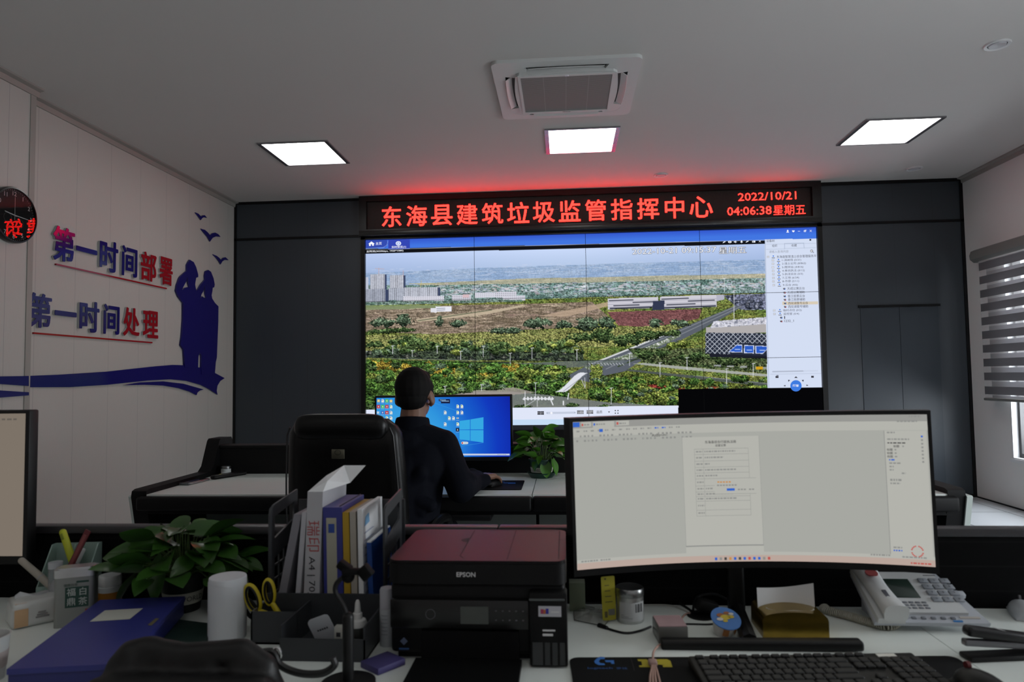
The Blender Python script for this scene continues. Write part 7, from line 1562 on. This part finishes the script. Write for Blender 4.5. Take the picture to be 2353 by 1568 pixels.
for a in (-1.9, -0.9): m.add(*[([(0.0235 * math.sin(a + 1.57 + 0.5 * i / 4 - .2) * (1 if 1 else 0), -0.0235 * math.cos(a + 1.57 + 0.5 * i / 4 - .2), z) for i in range(5) for z in (-0.014, 0.003)], [(2 * i, 2 * i + 2, 2 * i + 3, 2 * i + 1) for i in range(4)])][0])
m.build('cup_print', mat('print_orange', (0.32, 0.11, 0.015), 0.5), t, 0)
# gold tissue box
g = [Vector(on_desk(u, v)) for u, v in ((1755, 1471), (1906, 1472))]
t = thing('tissue_box', 'shiny gold tissue box with a white sheet sticking up behind the stand foot', 'tissue box', ((g[0].x + g[1].x) / 2 + 0.002, g[0].y + 0.052, DESK), math.radians(-1))
GOLD = mat('gold_foil', (0.30, 0.20, 0.035), 0.22, 0.9, noise=0.35, nscale=18, bump=0.35)
gw = (g[1].x - g[0].x); m = MB(); n = 12; vs = []; fs = []
for i in range(n + 1):
    a = math.pi * i / n; x = -gw / 2 * math.cos(a) * 1.0; z = 0.034 + 0.016 * math.sin(a) ** 0.7; vs += [(x, -0.046, z), (x, 0.046, z)]
vs += [(-gw / 2, -0.046, 0), (-gw / 2, 0.046, 0), (gw / 2, -0.046, 0), (gw / 2, 0.046, 0)]; e = 2 * (n + 1)
fs = [(2 * i, 2 * i + 2, 2 * i + 3, 2 * i + 1) for i in range(n)] + [tuple([e] + [e + 2] + [2 * i for i in range(n, -1, -1)]), tuple([e + 3, e + 1] + [2 * i + 1 for i in range(n + 1)]), (e, 0, 1, e + 1), (e + 2, e + 3, 2 * n + 1, 2 * n), (e + 1, e + 3, e + 2, e)]
m.add(vs, fs); m.build('box', GOLD, t, 25)
MB().tube([(-0.045 * math.cos(a) + 0.0, -0.01 - 0.026 * math.sin(a), 0.050 - 0.004 * abs(math.cos(a))) for a in [math.pi * i / 16 for i in range(17)]], 0.0012, 6).build('film_edge', mat('film_pale', (0.35, 0.33, 0.28), 0.3), t)
vs = []; n = 10
for j in range(5):
    for i in range(n + 1): u = i / n; vs.append((-gw * 0.47 + gw * 0.90 * u, 0.004 + 0.010 * math.sin(u * 3.0) + 0.004 * j / 4, 0.040 + (0.040 + 0.010 * u) * j / 4 - 0.006 * math.sin(u * math.pi) * (j / 4)))
MB().add(vs, [(j * (n + 1) + i, j * (n + 1) + i + 1, (j + 1) * (n + 1) + i + 1, (j + 1) * (n + 1) + i) for j in range(4) for i in range(n)]).build('tissue_sheet', mat('tissue', (0.62, 0.63, 0.64), 0.8), t, 60)
# landline phone
PHW = mat('phone_white', (0.56, 0.57, 0.57), 0.35); PHS = mat('phone_silver', (0.44, 0.46, 0.50), 0.35, 0.1); PHL = mat('phone_lcd', (0.018, 0.034, 0.026), 0.25)
c = (at(2010, 1428, z=DESK + 0.022) + at(2278, 1432, z=DESK + 0.022)) / 2
ph_ = thing('landline_phone', 'white desk telephone with keypad and grey display at the right', 'telephone', (c.x, c.y, DESK), math.radians(0))
TL_ = math.radians(22); wF = (at(2278, 1432, z=DESK + 0.022) - at(2010, 1428, z=DESK + 0.022)).length / 2
PT = Matrix.Translation((0, 0, 0.022)) @ Matrix.Rotation(TL_, 4, 'X')
def pm(): m = MB(); m.T = PT; return m
SHX = -0.020                                   # back edge sits a little to the left
def trap(y0, y1, x0a, x1a, x0b, x1b, z0, z1, m_):
    m = pm(); m.add([(x0a, y0, z0), (x1a, y0, z0), (x1b, y1, z0), (x0b, y1, z0), (x0a, y0, z1), (x1a, y0, z1), (x1b, y1, z1), (x0b, y1, z1)], [(3, 2, 1, 0), (4, 5, 6, 7), (0, 1, 5, 4), (1, 2, 6, 5), (2, 3, 7, 6), (3, 0, 4, 7)]); return m
LPh = 0.150
m = trap(0, LPh, -wF, wF, -wF + 0.012, wF - 0.030, -0.010, -0.002, 0); m.T = Matrix.Identity(4); m.box(-wF + 0.03, 0.05, 0.0, wF - 0.03, 0.135, 0.03); m.build('base', PHS, ph_)
trap(0.022, LPh - 0.004, -wF + 0.055, wF - 0.030, -wF + 0.060, wF - 0.042, -0.002, 0.004, 0).build('top_cover', PHW, ph_)
pm().rbox((-0.020, 0.093, 0.0045), (0.056, 0.058, 0.002), 0.0008).build('display', PHL, ph_)
m = pm()
for r_ in range(4):
    for k3 in range(3): m.rbox((0.036 + k3 * 0.0215 - 0.0, 0.116 - r_ * 0.019, 0.0055), (0.0185, 0.0135, 0.004), 0.0012)
m.build('number_keys', mat('key_grey', (0.27, 0.29, 0.32), 0.4), ph_)
m = pm(); nb = '123456789*0#'
for i, ch_ in enumerate(nb):
    me = text_mesh(ch_, h=0.0055); T0 = m.T; m.T = T0 @ Matrix.Translation((0.036 + (i % 3) * 0.0215, 0.116 - (i // 3) * 0.019, 0.0078)); m.add([v.co for v in me.vertices], [tuple(f.vertices) for f in me.polygons]); m.T = T0
m.box(0.045, 0.134, 0.0042, 0.070, 0.136, 0.0044); m.build('key_print', mat('key_ink', (0.04, 0.04, 0.05), 0.6), ph_, 0)
m = pm()
for i in range(6): m.rbox((-0.048 + i * 0.0185, 0.012, -0.001), (0.009, 0.006, 0.003), 0.001)
for r_ in range(3):
    for k3 in range(5): m.rbox((-0.043 + k3 * 0.0125, 0.050 - r_ * 0.008, 0.0045), (0.009, 0.0045, 0.002), 0.0007)
m.build('function_keys', mat('fkey_grey', (0.16, 0.17, 0.19), 0.45), ph_)
pm().box(0.058, 0.012, -0.0018, 0.096, 0.0175, -0.001).build('name_strip', mat('strip_cream', (0.44, 0.40, 0.36), 0.5), ph_); pm().plate((0.050, 0.0045, -0.0016), 0.018, 0.005, 0.001, 0.002, 'z').build('logo_mark', mat('mark_blue', (0.02, 0.16, 0.42), 0.5), ph_)
pm().box(wF - 0.058, 0.150, -0.010, wF - 0.030, 0.156, 0.0).build('hook_tab', PHW, ph_); pm().rbox((wF - 0.012, 0.085, -0.004), (0.016, 0.014, 0.010), 0.002).build('side_latch', PHS, ph_)
# handset on its cradle
hd = MB(); n = 14; prof = []
for i in range(n + 1):
    u = i / n; prof.append((u, 0.0195 + 0.004 * abs(2 * u - 1) ** 2, 0.012 + 0.008 * abs(2 * u - 1) ** 3))
vs = []; fs = []; K = 12
for u, w, hgt in prof:
    y = -0.005 + 0.158 * u; zc = 0.022 - 0.004 * (1 - abs(2 * u - 1)) + 0.000
    for k3 in range(K):
        a = 2 * math.pi * k3 / K; c_, s_ = math.cos(a), math.sin(a)
        vs.append((-wF + 0.030 + 0.006 * (1 - u) + w * math.copysign(abs(c_) ** 0.6, c_), y, zc + hgt * math.copysign(abs(s_) ** 0.6, s_)))
fs = [(i * K + k3, i * K + (k3 + 1) % K, (i + 1) * K + (k3 + 1) % K, (i + 1) * K + k3) for i in range(n) for k3 in range(K)] + [tuple(range(K - 1, -1, -1)), tuple(range(n * K, n * K + K))]
hs = thing('telephone_handset', 'white telephone handset resting on the cradle of the desk phone', 'telephone handset', (c.x - wF + 0.03, c.y, DESK + 0.04))
T1 = Matrix.Translation((-(-wF + 0.03), 0, -0.04)) @ PT
m = MB(); m.T = T1; m.add(vs, fs); m.build('grip', mat('handset_white', (0.62, 0.63, 0.63), 0.22), hs, 50)
m = MB(); m.T = T1; m.plate((-wF + 0.0315, 0.103, 0.0342), 0.024, 0.018, 0.002, 0.007, 'z'); m.build('red_badge', mat('badge_red', (0.30, 0.02, 0.02), 0.4), hs)
m = MB(); m.T = T1; m.box(-wF + 0.030, 0.024, 0.0312, -wF + 0.038, 0.052, 0.0332); m.build('slot', mat('slot_grey', (0.10, 0.10, 0.12), 0.4), hs)
trap(-0.004, LPh, -wF + 0.004, -wF + 0.056, -wF + 0.010, -wF + 0.056, -0.002, 0.010, 0).build('cradle', PHW, ph_)
# coiled cord
CC = [(2052, 1428), (2058, 1440), (2040, 1449), (2000, 1440), (1950, 1425), (1905, 1413), (1893, 1405)]
P = smooth_path([Vector((*on_desk(u, v), DESK + 0.008)) for u, v in CC], 10); cd = thing('coiled_cord', 'cream coiled telephone cord lying between tissue box and phone', 'cord', (P[-1].x, P[-1].y, DESK))
L_ = [0]
for a, b in zip(P, P[1:]): L_.append(L_[-1] + (b - a).length)
pts = []; tot = L_[-1]; N_ = 620
for i in range(N_):
    s_ = tot * (0.10 + 0.90 * i / N_); j = max(k3 for k3 in range(len(L_) - 1) if L_[k3] <= s_); f = (s_ - L_[j]) / max(1e-6, L_[j + 1] - L_[j]); p = P[j].lerp(P[j + 1], f); d = (P[j + 1] - P[j]).normalized(); sd = Vector((-d.y, d.x, 0)); a = i * 2 * math.pi / 12
    pts.append(p + sd * (0.0100 * math.cos(a)) + Vector((0, 0, 0.0070 * math.sin(a))) - Vector((P[-1].x, P[-1].y, DESK)))
MB().tube(pts, 0.0014, 5).build('coil', mat('cord_cream', (0.36, 0.35, 0.29), 0.5), cd); MB().tube([p - Vector((P[-1].x, P[-1].y, DESK)) + Vector((0, 0, 0.012 * max(0, 1 - i / 6) - 0.004)) for i, p in enumerate(P[:9])], 0.0014, 6).build('straight_end', mat('cord_cream', (0.36, 0.35, 0.29), 0.5), cd)
# white mouse at the right edge
t = thing('computer_mouse', 'white computer mouse at the right edge behind the black stapler', 'mouse', (3.068, -5.742, DESK), math.radians(-20))
link('shell', blob(MB().ell((0, 0, 0.009), (0.026, 0.046, 0.021)).box(-0.024, -0.042, 0.0, 0.024, 0.042, 0.006), 0.0035, 4), mat('mouse_white', (0.46, 0.48, 0.50), 0.3), t); MB().cyl((-0.002, 0.024, 0.029), (0.002, 0.024, 0.029), 0.006).build('wheel', mat('wheel_grey', (0.15, 0.15, 0.16), 0.5), t)
# large mouse pad with logos
MPX0, MPX1 = 2.139, 2.822; MPY1 = -5.985
mp_ = thing('mouse_pad', 'large black desk pad with blue and yellow logos in front of the monitor', 'mouse pad', ((MPX0 + MPX1) / 2, -6.20, DESK), math.radians(3.0))
mw, mh = MPX1 - MPX0, 0.40
MB().plate((0, 0.016, 0.0015), mw, mh, 0.003, 0.016, 'z').build('mat', mat('pad_black', (0.0045, 0.0045, 0.005), 0.75, spec=0.15), mp_)
inv = placed(mp_).inverted()
def pp(u, v, dz=0.0034): p = at(u, v, z=DESK + dz); q = inv @ p; return (q.x, q.y, dz)
zz = lambda a, b: (1300 + a / 4.2018, 1280 + b / 4.2018)
tx = Text()
G1 = [(372, 968), (332, 965), (296, 985), (274, 1010), (284, 1030), (318, 1046), (380, 1046), (372, 1030), (335, 1028), (318, 1012), (334, 990), (378, 988)]
G2 = [(376, 1000), (464, 1000), (470, 1034), (440, 1034), (436, 1018), (388, 1018)]
for g_ in (G1, G2): tx.put(curve_mesh([[pp(*zz(*q))[:2] for q in g_]]), Matrix.Translation((0, 0, 0.0034)), 0)
a, b = pp(*zz(212, 1078)), pp(*zz(452, 1078)); tx.put(text_mesh('logitech', w=b[0] - a[0], h=0.0095, bold=0.01), Matrix.Translation(((a[0] + b[0]) / 2, (a[1] + b[1]) / 2, 0.0034)), 1)
a, b = pp(*zz(490, 1078)), pp(*zz(596, 1078)); tx.put(text_mesh('罗技', w=b[0] - a[0], h=0.0085), Matrix.Translation(((a[0] + b[0]) / 2, (a[1] + b[1]) / 2, 0.0034)), 1)
R1 = [(692, 990), (780, 990), (800, 1010), (900, 1020), (860, 1000), (860, 990), (980, 990), (1010, 1005), (1030, 1066), (940, 1066), (935, 1048), (960, 1046), (880, 1040), (868, 1066), (712, 1066), (706, 1050), (738, 1048), (730, 1010), (700, 1008)]
tx.put(curve_mesh([[pp(*zz(*q))[:2] for q in R1]]), Matrix.Translation((0, 0, 0.0034)), 2); tx.mb.poly([pp(*zz(625, 970)), pp(*zz(662, 1100)), pp(*zz(665, 1100)), pp(*zz(628, 970))][::-1], 3)
z8 = lambda a, b: (1800 + a / 4.0416, 1180 + b / 4.0416)
for q in ([(1130, 1395), (1172, 1398), (1212, 1442), (1172, 1446)], [(1290, 1492), (1430, 1492), (1435, 1545), (1345, 1548)]): tx.mb.poly([pp(*z8(*p)) for p in q][::-1], 0)
tx.mb.build('logo_print', [mat('logo_blue', (0.03, 0.17, 0.55), 0.6), mat('logo_dim_blue', (0.02, 0.09, 0.30), 0.6), mat('logo_yellow', (0.44, 0.36, 0.01), 0.6), mat('logo_line', (0.03, 0.03, 0.03), 0.6)], mp_, 0)
# keyboard
k0, k1 = at(1580, 1510, z=DESK + 0.018), at(2082, 1502, z=DESK + 0.018); kw = (k1 - k0).length
kb = thing('keyboard', 'black full size keyboard on the desk pad in front of the monitor', 'keyboard', ((k0.x + k1.x) / 2 + 0.005, (k0.y + k1.y) / 2, DESK + 0.003), math.atan2(k1.y - k0.y, k1.x - k0.x))
KT = Matrix.Rotation(math.radians(3.5), 4, 'X')
m = MB(); m.T = KT; m.rbox((0, -0.068, 0.009), (kw + 0.01, 0.140, 0.016), 0.004, 3); m.build('case', mat('keyboard_black', (0.0065, 0.0062, 0.006), 0.45, spec=0.3), kb)
KEYM = mat('keycap_black', (0.011, 0.0105, 0.010), 0.5, spec=0.4); m = MB(); m.T = KT; pr2 = MB(); pr2.T = KT; u_ = kw / 22.6; rows_ = [(-0.010, 0.010, [1] + [0.5] + [1] * 4 + [0.3] + [1] * 4 + [0.3] + [1] * 4 + [.25] + [1] * 3), (-0.030, 0.0165, [1] * 13 + [2] + [.25] + [1] * 3 + [.25] + [1] * 4), (-0.0485, 0.0165, [1.5] + [1] * 12 + [1.5] + [.25] + [1] * 3 + [.25] + [1] * 4), (-0.067, 0.0165, [1.75] + [1] * 11 + [2.25] + [3.5] + [1] * 4), (-0.0855, 0.0165, [2.25] + [1] * 10 + [2.75] + [1.25] + [1] + [1.25] + [1] * 4), (-0.104, 0.0165, [1.25] * 3 + [6.25] + [1.25] * 4 + [.25] + [1] * 3 + [.25] + [2, 1, 1])]
gaps = {0.5, 0.3, .25}
for yk, hk, ks in rows_:
    x = -kw / 2 + 0.004
    for i, w in enumerate(ks):
        if w not in gaps and not (w == 3.5) and not (yk == -0.0855 and w == 1.25):
            m.rbox((x + w * u_ / 2, yk, 0.0185), (w * u_ - 0.0022, hk - 0.0015, 0.007), 0.0016, 1); 
            if w < 2.5 and abs(yk) > 0.02: pr2.box(x + u_ * 0.28, yk + 0.001, 0.0219, x + u_ * 0.5, yk + 0.004, 0.02215)
        x += w * u_
m.build('keys', KEYM, kb); pr2.build('key_print', mat('key_mark', (0.03, 0.028, 0.026), 0.6), kb, 0)
p0, p1 = z8(895, 1322), z8(1030, 1352); a = placed(kb).inverted() @ at(*z8(962, 1337), z=DESK + 0.021); m = MB(); m.T = KT; m.box(kw / 2 - 0.062, -0.015, 0.0165, kw / 2 - 0.030, -0.005, 0.0182); m.build('sticker', mat('sticker_bright', (0.75, 0.73, 0.66), 0.4), kb)
# black mouse at the bottom right
t = thing('computer_mouse', 'black gaming mouse with dark red wheel at the bottom right of the desk pad', 'mouse', (2.770, -6.125, DESK + 0.003), math.radians(8))
link('shell', blob(MB().ell((0, 0, 0.012), (0.030, 0.056, 0.024)).box(-0.028, -0.05, 0.0, 0.028, 0.05, 0.008), 0.004, 4), BLACK, t); MB().cyl((-0.003, 0.034, 0.034), (0.003, 0.034, 0.034), 0.006).build('wheel', mat('wheel_red', (0.10, 0.006, 0.008), 0.4), t)
# stapler
s0, s1 = Vector(on_desk(2222, 1502)), Vector(on_desk(2420, 1490))
st = thing('stapler', 'black stapler lying at the right edge in front of the phone', 'stapler', (2.900, -5.965, DESK), math.radians(8))
m = MB(); m.rbox((0.072, 0, 0.014), (0.018, 0.030, 0.026), 0.004); m.build('hinge', BLACK, st)
m = MB(); m.rbox((0, 0, 0.005), (0.155, 0.034, 0.010), 0.004); m.build('base', BLACK, st)
m = MB(); m.T = Matrix.Translation((0.07, 0, 0.012)) @ Matrix.Rotation(math.radians(5), 4, 'Y'); m.rbox((-0.075, 0, 0.006), (0.150, 0.014, 0.012), 0.003); m.build('magazine', mat('stapler_steel', (0.16, 0.16, 0.17), 0.3, 0.8), st)
m = MB(); m.T = Matrix.Translation((0.07, 0, 0.018)) @ Matrix.Rotation(math.radians(9), 4, 'Y'); m.rbox((-0.072, 0, 0.010), (0.152, 0.024, 0.018), 0.007, 3); m.build('top_arm', mat('stapler_black', (0.008, 0.008, 0.009), 0.3, spec=0.4), st)
m = MB(); m.T = Matrix.Translation((0.07, 0, 0.018)) @ Matrix.Rotation(math.radians(9), 4, 'Y'); m.add([(-0.085, -0.008, 0.0195), (-0.078, -0.008, 0.0195), (-0.088, 0.008, 0.0195), (-0.095, 0.008, 0.0195)], [(0, 1, 2, 3)]); m.build('pale_stripe', mat('stripe_pale', (0.4, 0.4, 0.4), 0.4), st, 0)
